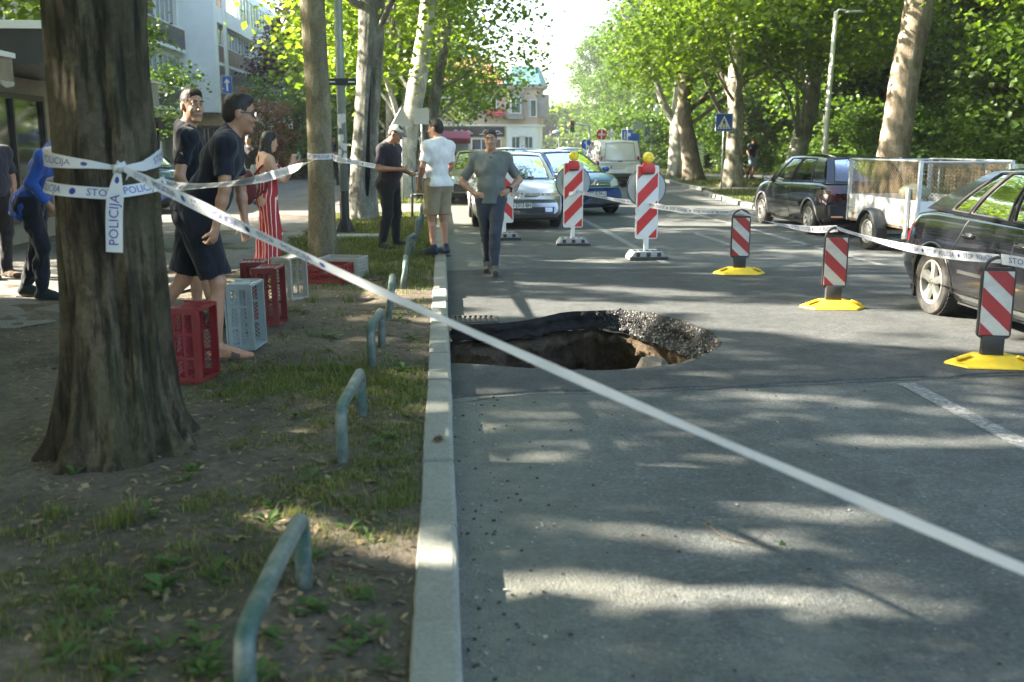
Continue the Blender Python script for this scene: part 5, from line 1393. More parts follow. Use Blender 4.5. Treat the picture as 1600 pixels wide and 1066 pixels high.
 def decal(self, name, quad, side, m, nu=10, nv=6, off=.005, parent=None, smooth=True):
  """patch lying on the body: quad of four 2-D corners ((a,z)...); side front/rear: a = x; left/right: a = y"""
  q = np.array(quad, float); P = np.zeros((nu, nv, 3)); ok = True
  for i in range(nu):
   for j in range(nv):
    u, v = i / (nu - 1), j / (nv - 1)
    a, z = (q[0] * (1 - u) + q[1] * u) * (1 - v) + (q[3] * (1 - u) + q[2] * u) * v
    if side in ('front', 'rear'):
     s = 1 if side == 'front' else -1; h = self.hit((a, s * 5, z), (0, -s, 0)); dv = np.array((0, s * off, 0))
     if h is None: h = (a, s * (self.S['L'] / 2 - .12), z)
    else:
     s = 1 if side == 'right' else -1; h = self.hit((s * 3, a, z), (-s, 0, 0)); dv = np.array((s * off, 0, 0))
     while h is None and abs(a) > 1.3: a *= .985; h = self.hit((s * 3, a, z), (-s, 0, 0))
     if h is None: h = (s * self.S['W'] / 2 * .95, a, z)
    P[i, j] = np.array(h) + dv
  B = P - dv * 2.2
  mb = MB().grid(P)
  for e, f in ((P[0], B[0]), (P[-1], B[-1]), (P[:, 0], B[:, 0]), (P[:, -1], B[:, -1])): mb.grid(np.stack([e, f], 0))
  o = mb.build(name, m, parent or self.t, auto=50)
  return o
 def seam(self, pts, side='right', w=.009, name='door_gap'):
  """thin dark joint following the body side through (y, z) points"""
  p = smooth_path([(a, b, 0) for a, b in pts], 6); out = []
  s = 1 if side == 'right' else -1
  for i, (a, z, _) in enumerate(p):
   h = self.hit((s * 3, a, z), (-s, 0, 0))
   if h is not None: out.append(np.array(h) + (s * .001, 0, 0))
  if len(out) > 2: MB().tube(np.array(out), w * .5, 4).build(name, M_INK, self.t)
 def house(self):
  S = self.S; W = S['W'] / 2; g = S['gh']
  yc, yft, yrt, yr = g['y']           # cowl, roof front, roof rear, rear base
  zb0, zb1 = g['zb']                  # belt at the cowl / at the rear base
  zr = g['zr']; xb, xt = g['x']       # half widths at belt and roof
  sides = S['side_windows']           # list of (u0, u1) fractions along the side
  vs = [0, .07, .3, .55, .78, .93, 1.0] if not g.get('rearslab') else [0, .07, .3, .55, .78, .93, 1.0]
  def top(x, y):
   t = (y - (yft + yrt) / 2) / ((yft - yrt) / 2)
   return zr + .045 * (1 - (x / xt) ** 2) - .035 * t * t
  def ring(seg, u):
   if seg == 'f':  x = -1 + 2 * u; b = (xb * x * .97, yc - .16 * x * x, zb0 + .0 * x); q = (xt * x * .98, yft - .10 * x * x)
   elif seg == 's': b = (xb, yc - .16 + (yr + .10 - yc + .16) * u, zb0 + (zb1 - zb0) * u); q = (xt, yft - .10 + (yrt + .06 - yft + .10) * u); b = (xb * (.97 + .03 * math.sin(math.pi * min(1, u * 1.6))) * (1 - .06 * u ** 3), b[1], b[2]); q = (xt * (.98 + .02 * math.sin(math.pi * u)), q[1])
   elif seg == 'r': x = 1 - 2 * u; b = (xb * x * .91, yr + .10 * x * x, zb1); q = (xt * x * .98, yrt + .06 * x * x)
   return np.array(b), np.array((q[0], q[1], top(q[0], q[1])))
  def pt(seg, u, v, off=0):
   mir = seg == 'l'
   b, q = ring('s' if mir else seg, u)
   p = b * (1 - v) + q * v
   bl = math.sin(math.pi * min(1, max(0, v))) * (.045 if seg in 'sl' else .035)
   if seg in 'sl': p = p + np.array((bl + off, 0, 0))
   elif seg == 'f': p = p + np.array((0, .7, .7)) * (bl + off)
   else: p = p + np.array((0, -1, .15)) * (bl * .6 + off)
   if mir: p = p * (-1, 1, 1)
   return p
  body = MB()
  def panel(seg, us, wins, vwin, gname, gm):
   us = sorted(set(np.round(list(us) + [w for ww in wins for w in ww], 5)))
   P = np.array([[pt(seg, u, v) for v in vs] for u in us])
   keep = MB()
   for i in range(len(us) - 1):
    um = (us[i] + us[i + 1]) / 2
    for j in range(len(vs) - 1):
     vm = (vs[j] + vs[j + 1]) / 2
     if any(a < um < b for a, b in wins) and vwin[0] < vm < vwin[1]: continue
     body.add([P[i, j], P[i + 1, j], P[i + 1, j + 1], P[i, j + 1]], [(0, 1, 2, 3)])
   for k, (a, b) in enumerate(wins):
    gu = np.linspace(a, b, 9); gv = np.linspace(vwin[0], vwin[1], 6)
    o = MB().grid(np.array([[pt(seg, u, v, -.006) for v in gv] for u in gu])).build(gname, gm, self.t, True)
    # rubber surround
    loop = [pt(seg, u, vwin[0], .002) for u in gu] + [pt(seg, b, v, .002) for v in gv[1:]] + [pt(seg, u, vwin[1], .002) for u in gu[::-1][1:]] + [pt(seg, a, v, .002) for v in gv[::-1][1:-1]]
    MB().tube(np.array(loop), .011, 5, closed=True).build('window_seal', M_TRIM, o, True)
  gm = S.get('glass', M_GLASS)
  panel('f', np.linspace(0, 1, 11), [(.06, .94)], (.07, .93), 'windscreen', gm)
  panel('r', np.linspace(0, 1, 9), [] if S.get('blank_rear') else [(.10, .90)], (.07, .93) if not g.get('rv') else g['rv'], 'rear_window', gm)
  for sd in 'sl': panel(sd, np.linspace(0, 1, 13), sides, (.07, .93), 'side_window', gm)
  # roof
  xs = np.linspace(-1, 1, 13); P = []
  for i, x in enumerate(xs):
   f = ring('f', (x + 1) / 2)[1]; r = ring('r', (1 - x) / 2)[1]
   row = []
   for t in np.linspace(0, 1, 13):
    if abs(x) == 1: q = ring('s', t)[1]; row.append((q[0] * np.sign(x), q[1], q[2]))
    else: xx = f[0] * (1 - t) + r[0] * t; yy = f[1] * (1 - t) + r[1] * t; row.append((xx, yy, top(xx, yy)))
   P.append(row)
  body.grid(np.array(P))
  o = body.build('roof', S.get('roof_paint', self.pm), self.t)
  me = o.data; bm = bmesh.new(); bm.from_mesh(me); bmesh.ops.remove_doubles(bm, verts=bm.verts, dist=.004); bmesh.ops.recalc_face_normals(bm, faces=bm.faces); bm.to_mesh(me); bm.free()
  me.polygons.foreach_set('use_smooth', [True] * len(me.polygons)); me.set_sharp_from_angle(angle=R(32))
  self.pt = pt
  # cabin
  zf = S.get('seat_z', .42)
  for y in S['seats']:
   for s in ((-1, 1) if S.get('nseat', 2) == 2 else (-1, 0, 1)):
    st = MB().box((s * .36, y, zf + .06), (.46, .48, .16)).box((s * .36, y - .28, zf + .36), (.46, .14, .58), rx=.2).box((s * .36, y - .37, zf + .72), (.24, .09, .16), rx=.15)
    st.build('seat', M_SEAT, self.t, bevel=.03)
  MB().box((0, yc - .42, zb0 - .10), (xb * 1.8, .5, .2)).build('dashboard', M_TRIM, self.t, bevel=.04)
  a = np.linspace(0, 2 * math.pi, 20, endpoint=False); dx = S.get('drive', -1) * .36
  MB().tube(np.stack([dx + np.cos(a) * .17, yc - .78 - np.sin(a) * .06, zb0 - .02 + np.sin(a) * .16], 1), .014, 6, closed=True).build('steering_wheel', M_TRIM, self.t)
 def mirror(self, y, z, x, m=None):
  for s in (-1, 1):
   mb = MB().ball((s * (x + .11), y, z + .05), (.10, .055, .068), 14, 10); mb.box((s * (x + .0), y, z), (.10, .05, .04))
   o = mb.build('wing_mirror', m or self.pm, self.t, True)
   MB().box((s * (x + .11), y - .052, z + .05), (.15, .006, .09)).build('mirror_glass', M_CHROME, o)
 def handle(self, y, z, side, m=None):
  s = 1 if side == 'right' else -1; h = self.hit((s * 3, y, z), (-s, 0, 0)); x = h[0] if h else s * self.S['W'] / 2
  mb = MB().tube(smooth_path([(x + s * .004, y - .085, z), (x + s * .028, y - .05, z), (x + s * .028, y + .05, z), (x + s * .004, y + .085, z)], 4), .013, 7)
  mb.box((x + s * .002, y, z), (.006, .11, .05), mi=1)
  mb.build('door_handle', [m or self.pm, M_TRIM], self.t, True)
def lozenge(parent, c, s, axis=1, face=1):
 """diamond-shaped badge"""
 mb = MB(); o = [(0, s), (s * .72, 0), (0, -s), (-s * .72, 0)]; i_ = [(0, s * .58), (s * .36, 0), (0, -s * .58), (-s * .36, 0)]
 for k in range(4):
  a, b, c2, d = o[k], o[(k + 1) % 4], i_[(k + 1) % 4], i_[k]
  f = face
  P = [(p[0], f * 0.0, p[1]) for p in (a, b, c2, d)] + [(p[0] * .93, f * .018, p[1] * .93) for p in (a, b)] + [(p[0] * 1.08, f * .018, p[1] * 1.08) for p in (c2, d)]
  mb.add(P, [(0, 1, 5, 4), (4, 5, 6, 7), (6, 2, 3, 7)])
 x = mb.build('badge', M_CHROME, parent); x.location = c
 return x
# silver hatchback facing the viewer
S = dict(L=4.2, W=1.76, paint=paint('silver_paint', (.52, .53, .54), .75, .3), bow=.26, plan=.12, rake_f=.16, rake_r=.10,
         top=[(-2.1, .70), (-1.95, .86), (-1.6, .95), (-.9, .97), (.95, .96), (1.25, .93), (1.75, .80), (1.98, .68), (2.1, .55)],
         belt=[(-2.1, .68), (-1.9, .84), (-1.4, .92), (1.0, .88), (1.5, .80), (1.85, .70), (2.1, .52)], bot=[(-2.1, .34), (-1.9, .24), (-1.5, .2), (1.5, .19), (1.9, .2), (2.1, .3)],
         arch=.35, wr=.31, axles=(-1.27, 1.33), gh=dict(y=(1.28, .42, -1.25, -1.85), zb=(.90, .95), zr=1.41, x=(.80, .60)), side_windows=[(.14, .46), (.50, .80)], seats=(.15, -.75), drive=-1)
c = Car('silver_car', 'silver hatchback facing the viewer behind the first two striped boards', 'car', (1.45, 21.1, 0), math.pi, S)
for s in (-1, 1):
 c.decal('headlight', [(s * .40, .60), (s * .80, .64), (s * .76, .76), (s * .46, .70)], 'front', M_LAMP_W)
 c.decal('grille_slot', [(s * .12, .615), (s * .37, .615), (s * .37, .66), (s * .13, .66)], 'front', M_TRIM, 8, 3)
 c.decal('fog_lamp', [(s * .52, .33), (s * .66, .33), (s * .66, .41), (s * .52, .41)], 'front', M_LAMP_W, 6, 4, .009)
c.decal('bumper_intake', [(-.68, .30), (.68, .30), (.70, .42), (-.70, .42)], 'front', M_TRIM, 18, 4)
c.decal('bumper_strip', [(-.84, .50), (.84, .50), (.84, .56), (-.84, .56)], 'front', mat('grey_bumper', (.22, .225, .23), .5), 22, 3, .012)
h = c.hit((0, 5, .63), (0, -1, 0)); lozenge(c.t, (0, h[1] + .006, .64), .085, face=1)
h = c.hit((0, 5, .47), (0, -1, 0)); plate(c.t, 'ZG·2313·BH', (0, h[1] + .02, .455), face=1)
c.mirror(.86, .93, .80); c.seam([(1.05, .9), (1.02, .5), (.95, .26)], 'right'); c.seam([(1.05, .9), (1.02, .5), (.95, .26)], 'left')
for s in (-.35, .25): MB().tube(smooth_path([(s, 1.24, .945), (s + .25, 1.16, 1.0), (s + .5, 1.12, 1.03)], 4), .009, 5).build('wiper', M_TRIM, c.t)
# blue hatchback swinging out of the closed lane
S = dict(L=4.06, W=1.73, paint=paint('blue_paint', (.012, .085, .30), .25, .25), bow=.30, plan=.15, rake_f=.16, rake_r=.10,
         top=[(-2.03, .72), (-1.9, .9), (-1.5, .98), (.95, .98), (1.25, .95), (1.7, .84), (1.92, .72), (2.03, .60)], belt=[(-2.03, .7), (-1.8, .86), (-1.4, .94), (1.0, .9), (1.5, .84), (1.8, .74), (2.03, .56)], bot=[(-2.03, .34), (-1.8, .24), (-1.4, .2), (1.5, .19), (1.85, .2), (2.03, .28)],
         arch=.35, wr=.31, axles=(-1.24, 1.27), gh=dict(y=(1.25, .30, -1.2, -1.75), zb=(.92, .98), zr=1.43, x=(.78, .57)), side_windows=[(.14, .48), (.52, .80)], seats=(.1, -.75), drive=-1)
c = Car('blue_car', 'blue hatchback with a diamond badge swinging out between the striped boards', 'car', (2.79, 24.5, 0), math.pi + R(22), S)
for s in (-1, 1): c.decal('headlight', [(s * .40, .64), (s * .78, .68), (s * .72, .84), (s * .46, .74)], 'front', M_LAMP_W)
c.decal('grille', [(-.44, .655), (.44, .655), (.40, .74), (-.40, .74)], 'front', M_TRIM, 14, 4)
c.decal('chrome_strip', [(-.40, .69), (.40, .69), (.40, .705), (-.40, .705)], 'front', M_CHROME, 14, 2, .010)
h = c.hit((0, 5, .70), (0, -1, 0)); lozenge(c.t, (0, h[1] + .01, .71), .115, face=1)
h = c.hit((0, 5, .5), (0, -1, 0)); plate(c.t, 'ZG 8158-U', (0, h[1] + .02, .49), face=1)
c.decal('bumper_intake', [(-.60, .28), (.60, .28), (.64, .40), (-.64, .40)], 'front', M_TRIM, 16, 4)
c.mirror(.84, .96, .78)
# beige car behind
S = dict(L=4.3, W=1.75, paint=paint('beige_paint', (.40, .37, .30), .5, .3), bow=.22, rake_f=.12, rake_r=.08,
         top=[(-2.15, .7), (-2.0, .88), (-1.5, .95), (.95, .94), (1.25, .92), (1.85, .80), (2.05, .68), (2.15, .55)], belt=[(-2.15, .68), (-1.9, .84), (1.0, .87), (1.6, .8), (1.95, .68), (2.15, .52)], bot=[(-2.15, .34), (-1.9, .24), (1.8, .2), (2.15, .3)],
         arch=.35, wr=.31, axles=(-1.28, 1.36), gh=dict(y=(1.25, .45, -1.0, -1.7), zb=(.89, .93), zr=1.40, x=(.79, .58)), side_windows=[(.14, .46), (.50, .80)], seats=(.15, -.75))
c = Car('beige_car', 'beige car with a dark bumper behind the man in the grey polo shirt', 'car', (1.02, 29.4, 0), math.pi, S)
for s in (-1, 1): c.decal('headlight', [(s * .42, .62), (s * .80, .64), (s * .78, .74), (s * .46, .72)], 'front', M_LAMP_W)
c.decal('grille', [(-.36, .62), (.36, .62), (.36, .72), (-.36, .72)], 'front', M_TRIM)
c.decal('bumper', [(-.86, .28), (.86, .28), (.86, .56), (-.86, .56)], 'front', M_TRIM, 22, 6, .014); plate(c.t, '', (0, 2.17, .44), face=1); c.mirror(.85, .92, .79)
# white estate with roof rails
S = dict(L=4.5, W=1.76, paint=paint('white_paint', (.66, .67, .68), 0, .3), bow=.22, rake_f=.12, rake_r=.05,
         top=[(-2.25, .72), (-2.1, .9), (.95, .96), (1.3, .94), (1.9, .82), (2.1, .7), (2.25, .56)], belt=[(-2.25, .7), (-2.1, .86), (1.0, .88), (1.7, .8), (2.05, .68), (2.25, .52)], bot=[(-2.25, .34), (-2.0, .24), (1.9, .2), (2.25, .3)],
         arch=.35, wr=.31, axles=(-1.35, 1.36), gh=dict(y=(1.28, .42, -1.85, -2.12), zb=(.91, .92), zr=1.44, x=(.80, .61)), side_windows=[(.11, .34), (.37, .62), (.65, .90)], seats=(.15, -.75))
c = Car('white_estate_car', 'white estate car with roof rails seen over the silver hatchback', 'car', (2.35, 35.4, 0), math.pi, S)
for s in (-1, 1):
 c.decal('headlight', [(s * .42, .62), (s * .80, .64), (s * .78, .74), (s * .46, .72)], 'front', M_LAMP_W)
 MB().tube(smooth_path([(s * .57, .2, 1.45), (s * .57, .1, 1.52), (s * .57, -1.5, 1.52), (s * .57, -1.65, 1.45)], 4), .016, 6).build('roof_rail', M_CHROME, c.t)
c.mirror(.87, .93, .8)
# small white hatch driving away
S = dict(L=3.9, W=1.68, paint=bpy.data.materials['white_paint'], bow=.18, rake_f=.12, rake_r=.05,
         top=[(-1.95, .72), (-1.85, .92), (.85, .95), (1.2, .93), (1.65, .8), (1.85, .7), (1.95, .56)], belt=[(-1.95, .7), (-1.8, .88), (.9, .88), (1.5, .8), (1.95, .52)], bot=[(-1.95, .34), (-1.8, .26), (1.6, .2), (1.95, .3)],
         arch=.34, wr=.30, axles=(-1.2, 1.22), gh=dict(y=(1.15, .35, -1.45, -1.78), zb=(.91, .93), zr=1.40, x=(.76, .60)), side_windows=[(.12, .46), (.5, .82)], seats=(.1, -.7))
c = Car('small_white_car', 'small white hatchback seen from behind, left of the white van', 'car', (5.75, 46.2, 0), 0, S)
for s in (-1, 1): c.decal('tail_light', [(s * .56, .66), (s * .80, .66), (s * .80, .90), (s * .62, .88)], 'rear', M_LAMP_R)
plate(c.t, '', (0, -1.97, .62), face=-1); c.mirror(.8, .93, .76)
# white van, rear view
S = dict(L=4.38, W=1.82, paint=paint('van_white', (.74, .75, .76), 0, .3), bow=.10, plan=.06, rake_f=.14, rake_r=.05,
         top=[(-2.19, .86), (-2.13, 1.02), (.95, 1.04), (1.4, 1.0), (1.95, .86), (2.1, .74), (2.19, .6)], belt=[(-2.19, .82), (-2.1, .96), (1.0, .98), (1.8, .84), (2.19, .55)], bot=[(-2.19, .32), (-2.0, .26), (1.9, .22), (2.19, .3)],
         arch=.36, wr=.32, axles=(-1.3, 1.35), gh=dict(y=(1.4, .62, -2.0, -2.14), zb=(.98, .98), zr=1.72, x=(.86, .70)), side_windows=[(.10, .36)], seats=(.35,), blank_rear=True, seat_z=.5)
c = Car('white_van', 'white delivery van seen from behind with blank rear doors', 'van', (6.76, 40.2, 0), 0, S)
for s in (-1, 1):
 c.decal('tail_light', [(s * .80, .78), (s * .885, .78), (s * .885, 1.0), (s * .80, 1.0)], 'rear', M_LAMP_R, 5, 8, .016)
 P = np.array([[c.pt('r', .5 - s * u, v, .012) for v in np.linspace(.02, .20, 6)] for u in (.425, .485)]); MB().grid(P).build('tail_light', M_LAMP_R, c.t)
for u in (.12, .88):
 MB().tube(np.array([c.pt('r', u, v, .006) for v in np.linspace(.0, .88, 8)]), .008, 4).build('door_gap', M_INK, c.t)
MB().tube(np.array([c.pt('r', u, .88, .006) for u in np.linspace(.12, .88, 10)]), .008, 4).build('door_gap', M_INK, c.t)
c.decal('rear_bumper', [(-.86, .30), (.86, .30), (.86, .50), (-.86, .50)], 'rear', M_TRIM, 18, 4, .05)
plate(c.t, '', (-.12, -2.23, .72), face=-1); c.decal('door_handle', [(-.1, .93), (.1, .93), (.08, .97), (-.08, .97)], 'rear', M_TRIM, 6, 3, .012); c.mirror(1.0, 1.02, .86, M_TRIM)
# black three-door hatch towing the trailer
S = dict(L=4.02, W=1.70, paint=paint('black_paint', (.011, .013, .017), .0, .2, .4), bow=.14, plan=.09, rake_f=.12, rake_r=.05,
         top=[(-2.01, .72), (-1.93, .90), (-1.4, .95), (.95, .93), (1.25, .90), (1.75, .80), (1.92, .70), (2.01, .55)], belt=[(-2.01, .70), (-1.9, .86), (-1.4, .90), (1.0, .86), (1.5, .80), (1.85, .68), (2.01, .52)], bot=[(-2.01, .34), (-1.85, .25), (1.75, .2), (2.01, .28)],
         arch=.34, wr=.30, axles=(-1.27, 1.21), gh=dict(y=(1.18, .45, -1.42, -1.78), zb=(.88, .92), zr=1.385, x=(.78, .59)), side_windows=[(.12, .44), (.47, .80)], seats=(.1, -.7), rim='hub', ns=9, lip_mat=mat('silver_arch_trim', (.30, .30, .31), .45, .3))
c = Car('black_hatchback', 'black three-door hatchback hitched to the mesh-sided trailer', 'car', (7.40, 19.0, 0), R(1.5), S)
for s in (-1, 1):
 c.decal('tail_light', [(s * .50, .60), (s * .815, .60), (s * .815, .87), (s * .52, .86)], 'rear', M_LAMP_D, 8, 6, .012)
 c.decal('tail_light', [(-1.96 * 1, .60), (-1.78, .60), (-1.80, .87), (-1.93, .86)], 'right' if s > 0 else 'left', M_LAMP_D, 5, 6, .008)
 c.decal('bumper_side', [(-1.97, .34), (-1.63, .30), (-1.63, .54), (-1.97, .56)], 'right' if s > 0 else 'left', M_TRIM, 8, 4, .015)
 c.decal('side_strip', [(-.85, .50), (.85, .50), (.85, .56), (-.85, .56)], 'right' if s > 0 else 'left', M_TRIM, 14, 3, .012)
 c.seam([(.92, .86), (.90, .6), (.84, .26)], 'right' if s > 0 else 'left'); c.seam([(-.28, .89), (-.28, .6), (-.30, .26)], 'right' if s > 0 else 'left')
 c.handle(-.14, .80, 'right' if s > 0 else 'left', M_TRIM)
 c.decal('headlight', [(s * .42, .60), (s * .78, .62), (s * .76, .72), (s * .44, .70)], 'front', M_LAMP_W)
c.decal('rear_bumper', [(-.80, .32), (.80, .32), (.81, .56), (-.81, .56)], 'rear', M_TRIM, 18, 5, .05)
c.decal('bumper_reflector', [(-.70, .345), (-.50, .345), (-.50, .375), (-.70, .375)], 'rear', M_LAMP_O, 5, 3, .055)
plate(c.t, 'ZG', (-.02, -2.06, .70), face=-1); c.mirror(.84, .90, .78, M_TRIM)
MB().tube(smooth_path([(0, -1.95, .36), (0, -2.15, .36), (0, -2.22, .42)], 4), .025, 8).build('tow_bar', M_TRIM, c.t)
MB().tube([(.28, -1.3, 1.40), (.29, -1.72, 1.78)], .004, 5).build('aerial', M_TRIM, c.t)
# black saloon coming towards the viewer on the right edge
S = dict(L=4.57, W=1.77, paint=paint('black_pearl_paint', (.009, .010, .013), .1, .14, .22), bow=.2, plan=.12, rake_f=.14, rake_r=.10,
         top=[(-2.285, .70), (-2.2, .86), (-2.05, .965), (-1.55, 1.0), (1.05, .96), (1.35, .94), (1.95, .82), (2.17, .7), (2.285, .56)], belt=[(-2.285, .68), (-2.15, .84), (-1.9, .92), (-1.4, .945), (.2, .925), (1.1, .90), (1.7, .82), (2.1, .68), (2.285, .52)], bot=[(-2.285, .40), (-2.1, .28), (-1.7, .2), (1.8, .19), (2.285, .28)],
         arch=.365, wr=.32, ww=.205, axles=(-1.30, 1.28), gh=dict(y=(1.32, .50, -.95, -1.86), zb=(.92, .99), zr=1.40, x=(.81, .585)), side_windows=[(.12, .44), (.47, .70), (.715, .83)], seats=(.2, -.7))
c = Car('black_saloon', 'shiny black saloon with silver five-spoke alloy wheels cut off by the right edge', 'car', (5.52, 7.85, 0), math.pi, S)
for sd in ('right', 'left'):
 s = 1 if sd == 'right' else -1
 c.seam([(1.05, .90), (1.02, .6), (.95, .26)], sd); c.seam([(.02, .93), (0, .6), (-.04, .26)], sd); c.seam([(-.80, .94), (-.86, .78), (-.98, .62), (-1.0, .56)], sd)
 c.handle(.18 - .05, .80, sd, M_CHROME if False else None); c.handle(-.70, .81, sd)
 c.decal('sill_trim', [(-.88, .235), (.86, .235), (.86, .275), (-.88, .275)], sd, M_CHROME, 14, 3, .012)
 c.decal('side_strip', [(-.80, .47), (.90, .47), (.90, .50), (-.80, .50)], sd, M_TRIM, 14, 3, .008)
 c.decal('tail_light', [(-2.24, .66), (-1.98, .70), (-2.02, .88), (-2.20, .86)], sd, M_LAMP_R, 6, 6, .006)
 c.decal('fuel_flap', [(-1.72, .70), (-1.56, .70), (-1.56, .86), (-1.72, .86)], 'right', c.pm, 5, 5, .003)
 # mud flap hangs behind the rear wheel
 MB().prism([(-1.66, .13), (-1.69, .13), (-1.67, .62), (-1.64, .60)], -.22 * s, (s * .86, 0, 0), (0, 1, 0), (0, 0, 1)).build('mud_flap', M_TRIM, c.t)
 c.decal('bumper_gap', [(-2.2, .56), (-1.66, .60), (-1.66, .607), (-2.2, .567)], sd, M_INK, 8, 2, .002)
 MB().tube(np.array([c.pt('s' if s > 0 else 'l', u, .96, .008) for u in np.linspace(.05, .86, 14)]), .008, 5).build('chrome_trim', M_CHROME, c.t)
for s in (-1, 1): c.decal('tail_light', [(s * .56, .66), (s * .84, .66), (s * .82, .86), (s * .58, .88)], 'rear', M_LAMP_R, 8, 6, .008)
c.mirror(.92, .96, .82); plate(c.t, '', (0, -2.31, .76), face=-1)
# box trailer with a mesh top
M_ALU = mat('aluminium_board', (.56, .58, .60), .4, .35, .08, 4, dirt=.25)
M_GALV = mat('galvanised_steel', (.42, .44, .45), .45, .6, .15, 14)
tr = thing('trailer', 'silver box trailer with mesh sides on the black hatchback', 'trailer', (7.42, 15.05, 0), R(1.5))
X, Y0, Y1 = .68, -1.15, 1.15
for s in (-1, 1):
 for k in range(2):
  MB().bb((s * X - .014, Y0 + .03, .42 + k * .195), (s * X + .014, Y1 - .03, .60 + k * .195)).bb((s * X - .02, Y0 + .03, .595 + k * .195), (s * X + .02, Y1 - .03, .612 + k * .195)).build('side_board', M_ALU, tr)
for y, nm in ((Y0, 'tail_board'), (Y1, 'front_board')): MB().bb((-X + .03, y - .014, .42), (X - .03, y + .014, .805)).build(nm, M_ALU, tr)
for s in (-1, 1):
 for y in (Y0, Y1): MB().bb((s * X - .025, y - .025, .38), (s * X + .025, y + .025, 1.38)).build('corner_post', M_GALV, tr)
MB().bb((-X, Y0, .38), (X, Y1, .415)).build('floor', mat('plywood', (.2, .14, .08), .8), tr)
def chain(o, u, v, w, h, pitch=.06, r=.003):
 """diamond wire mesh in the plane u, v"""
 mb = MB(); o = np.array(o, float); u = np.array(u, float); v = np.array(v, float); n = int((w + h) / pitch)
 for k in range(1, n):
  for sg in (1, -1):
   a = k * pitch
   p0 = (a, 0) if a < w else (w, a - w); p1 = (0, a) if a < h else (a - h, h)
   if sg < 0: p0 = (w - p0[0], p0[1]); p1 = (w - p1[0], p1[1])
   mb.tube([o + u * p0[0] + v * p0[1], o + u * p1[0] + v * p1[1]], r, 3, False)
 return mb
for s in (-1, 1):
 chain((s * X, Y0 + .03, .82), (0, 1, 0), (0, 0, 1), Y1 - Y0 - .06, .53).build('mesh_panel', mat('rusty_wire', (.2, .15, .09), .6, .4), tr)
 MB().cyl((s * X, Y0, 1.37), (s * X, Y1, 1.37), .016, n=8).build('top_rail', M_GALV, tr)
for y in (Y0, Y1):
 chain((-X + .03, y, .82), (1, 0, 0), (0, 0, 1), 2 * X - .06, .53).build('mesh_panel', mat('rusty_wire', (.2, .15, .09), .6, .4), tr)
 MB().cyl((-X, y, 1.355), (X, y, 1.355), .016, n=8).build('top_rail', M_GALV, tr)
for s in (-1, 1):
 wheel(tr, (s * (X + .11), .05, .28), .28, .15, s, 'steel')
 a = np.linspace(-.25, math.pi + .35, 18); P = []
 for q in a:
  r_ = .345 if q < 2.4 else .345
  P.append([(s * (X + .03), .05 - math.cos(q) * -r_, .29 + math.sin(q) * r_), (s * (X + .10), .05 + math.cos(q) * (r_ + .015), .29 + math.sin(q) * (r_ + .015)), (s * (X + .20), .05 + math.cos(q) * r_, .29 + math.sin(q) * r_), (s * (X + .215), .05 + math.cos(q) * (r_ - .03), .29 + math.sin(q) * (r_ - .03))])
 MB().grid(np.array(P)).build('mudguard', mat('grey_plastic', (.05, .055, .06), .6), tr, True)
 MB().bb((s * (X + .03), -.33, .12), (s * (X + .2), -.318, .36)).build('mud_flap', M_TRIM, tr)
 MB().box((s * (X + .02), .92, .50), (.02, .06, .04)).build('side_marker', M_LAMP_O, tr)
 MB().box((s * .50, Y0 - .035, .34), (.20, .04, .07)).build('tail_light', M_LAMP_D, tr)
MB().cyl((-X - .045, Y0 + .22, .30), (-X - .045, Y0 + .22, .98), .035, n=12).cyl((-X - .045, Y0 + .22, .25), (-X - .045, Y0 + .22, .33), .05, n=12).build('prop_stand', M_GALV, tr)
MB().box((-X - .05, Y0 + .30, .50), (.04, .05, .07)).build('side_marker', M_LAMP_O, tr)
MB().bb((-X, Y0, .30), (X, Y0 + .06, .375)).bb((-.04, -1.0, .31), (.04, 1.95, .375)).bb((-X - .02, .02, .24), (X + .02, .08, .30)).build('chassis', M_GALV, tr)
MB().tube([(0, 1.9, .36), (0, 2.05, .40)], .04, 8).build('hitch', M_TRIM, tr)
c = MB()
c.ball((.1, .5, .86), (.22, .3, .13)).build('tarpaulin', mat('green_bag', (.2, .27, .2), .7), tr, True)
# guide boards, delineators, posts, signs, hoops, crates
def clip_band(rect, c0, c1, sl):
 """part of the rectangle (x0,z0,x1,z1) with c0 <= z - sl*x <= c1"""
 x0, z0, x1, z1 = rect; P = [(x0, z0), (x1, z0), (x1, z1), (x0, z1)]
 def half(P, f):
  out = []
  for i in range(len(P)):
   a, b = P[i], P[(i + 1) % len(P)]; fa, fb = f(a), f(b)
   if fa >= 0: out.append(a)
   if fa * fb < 0: t = fa / (fa - fb); out.append((a[0] + (b[0] - a[0]) * t, a[1] + (b[1] - a[1]) * t))
  return out
 P = half(P, lambda p: p[1] - sl * p[0] - c0)
 return half(P, lambda p: c1 - (p[1] - sl * p[0])) if len(P) > 2 else []
M_SRED = mat('sign_red', (.58, .025, .025), .4, var=.08, vscale=5, dirt=.12)
M_SWHITE = mat('sign_white', (.76, .76, .74), .4, var=.05, vscale=5, dirt=.15)
M_DRED = mat('delineator_red', (.34, .03, .03), .45, var=.12, vscale=7, dirt=.2)
M_DWHITE = mat('delineator_white', (.56, .56, .52), .45, var=.08, vscale=7, dirt=.25)
M_SBACK = mat('sign_back_grey', (.36, .385, .39), .5, .3, .06, 4)
M_SRIM = mat('sign_rim', (.06, .07, .075), .5, .2)
M_YEL2 = mat('yellow_rubber', (.72, .50, .02), .6, var=.1, vscale=6, bump=.2, bscale=50, dirt=.25)
M_RECY = mat('grey_recycled', (.33, .345, .35), .8, var=.15, vscale=8, bump=.3, bscale=50, dirt=.2)
M_BLK = mat('black_plastic', (.025, .026, .027), .5, var=.2, vscale=10, dirt=.15)
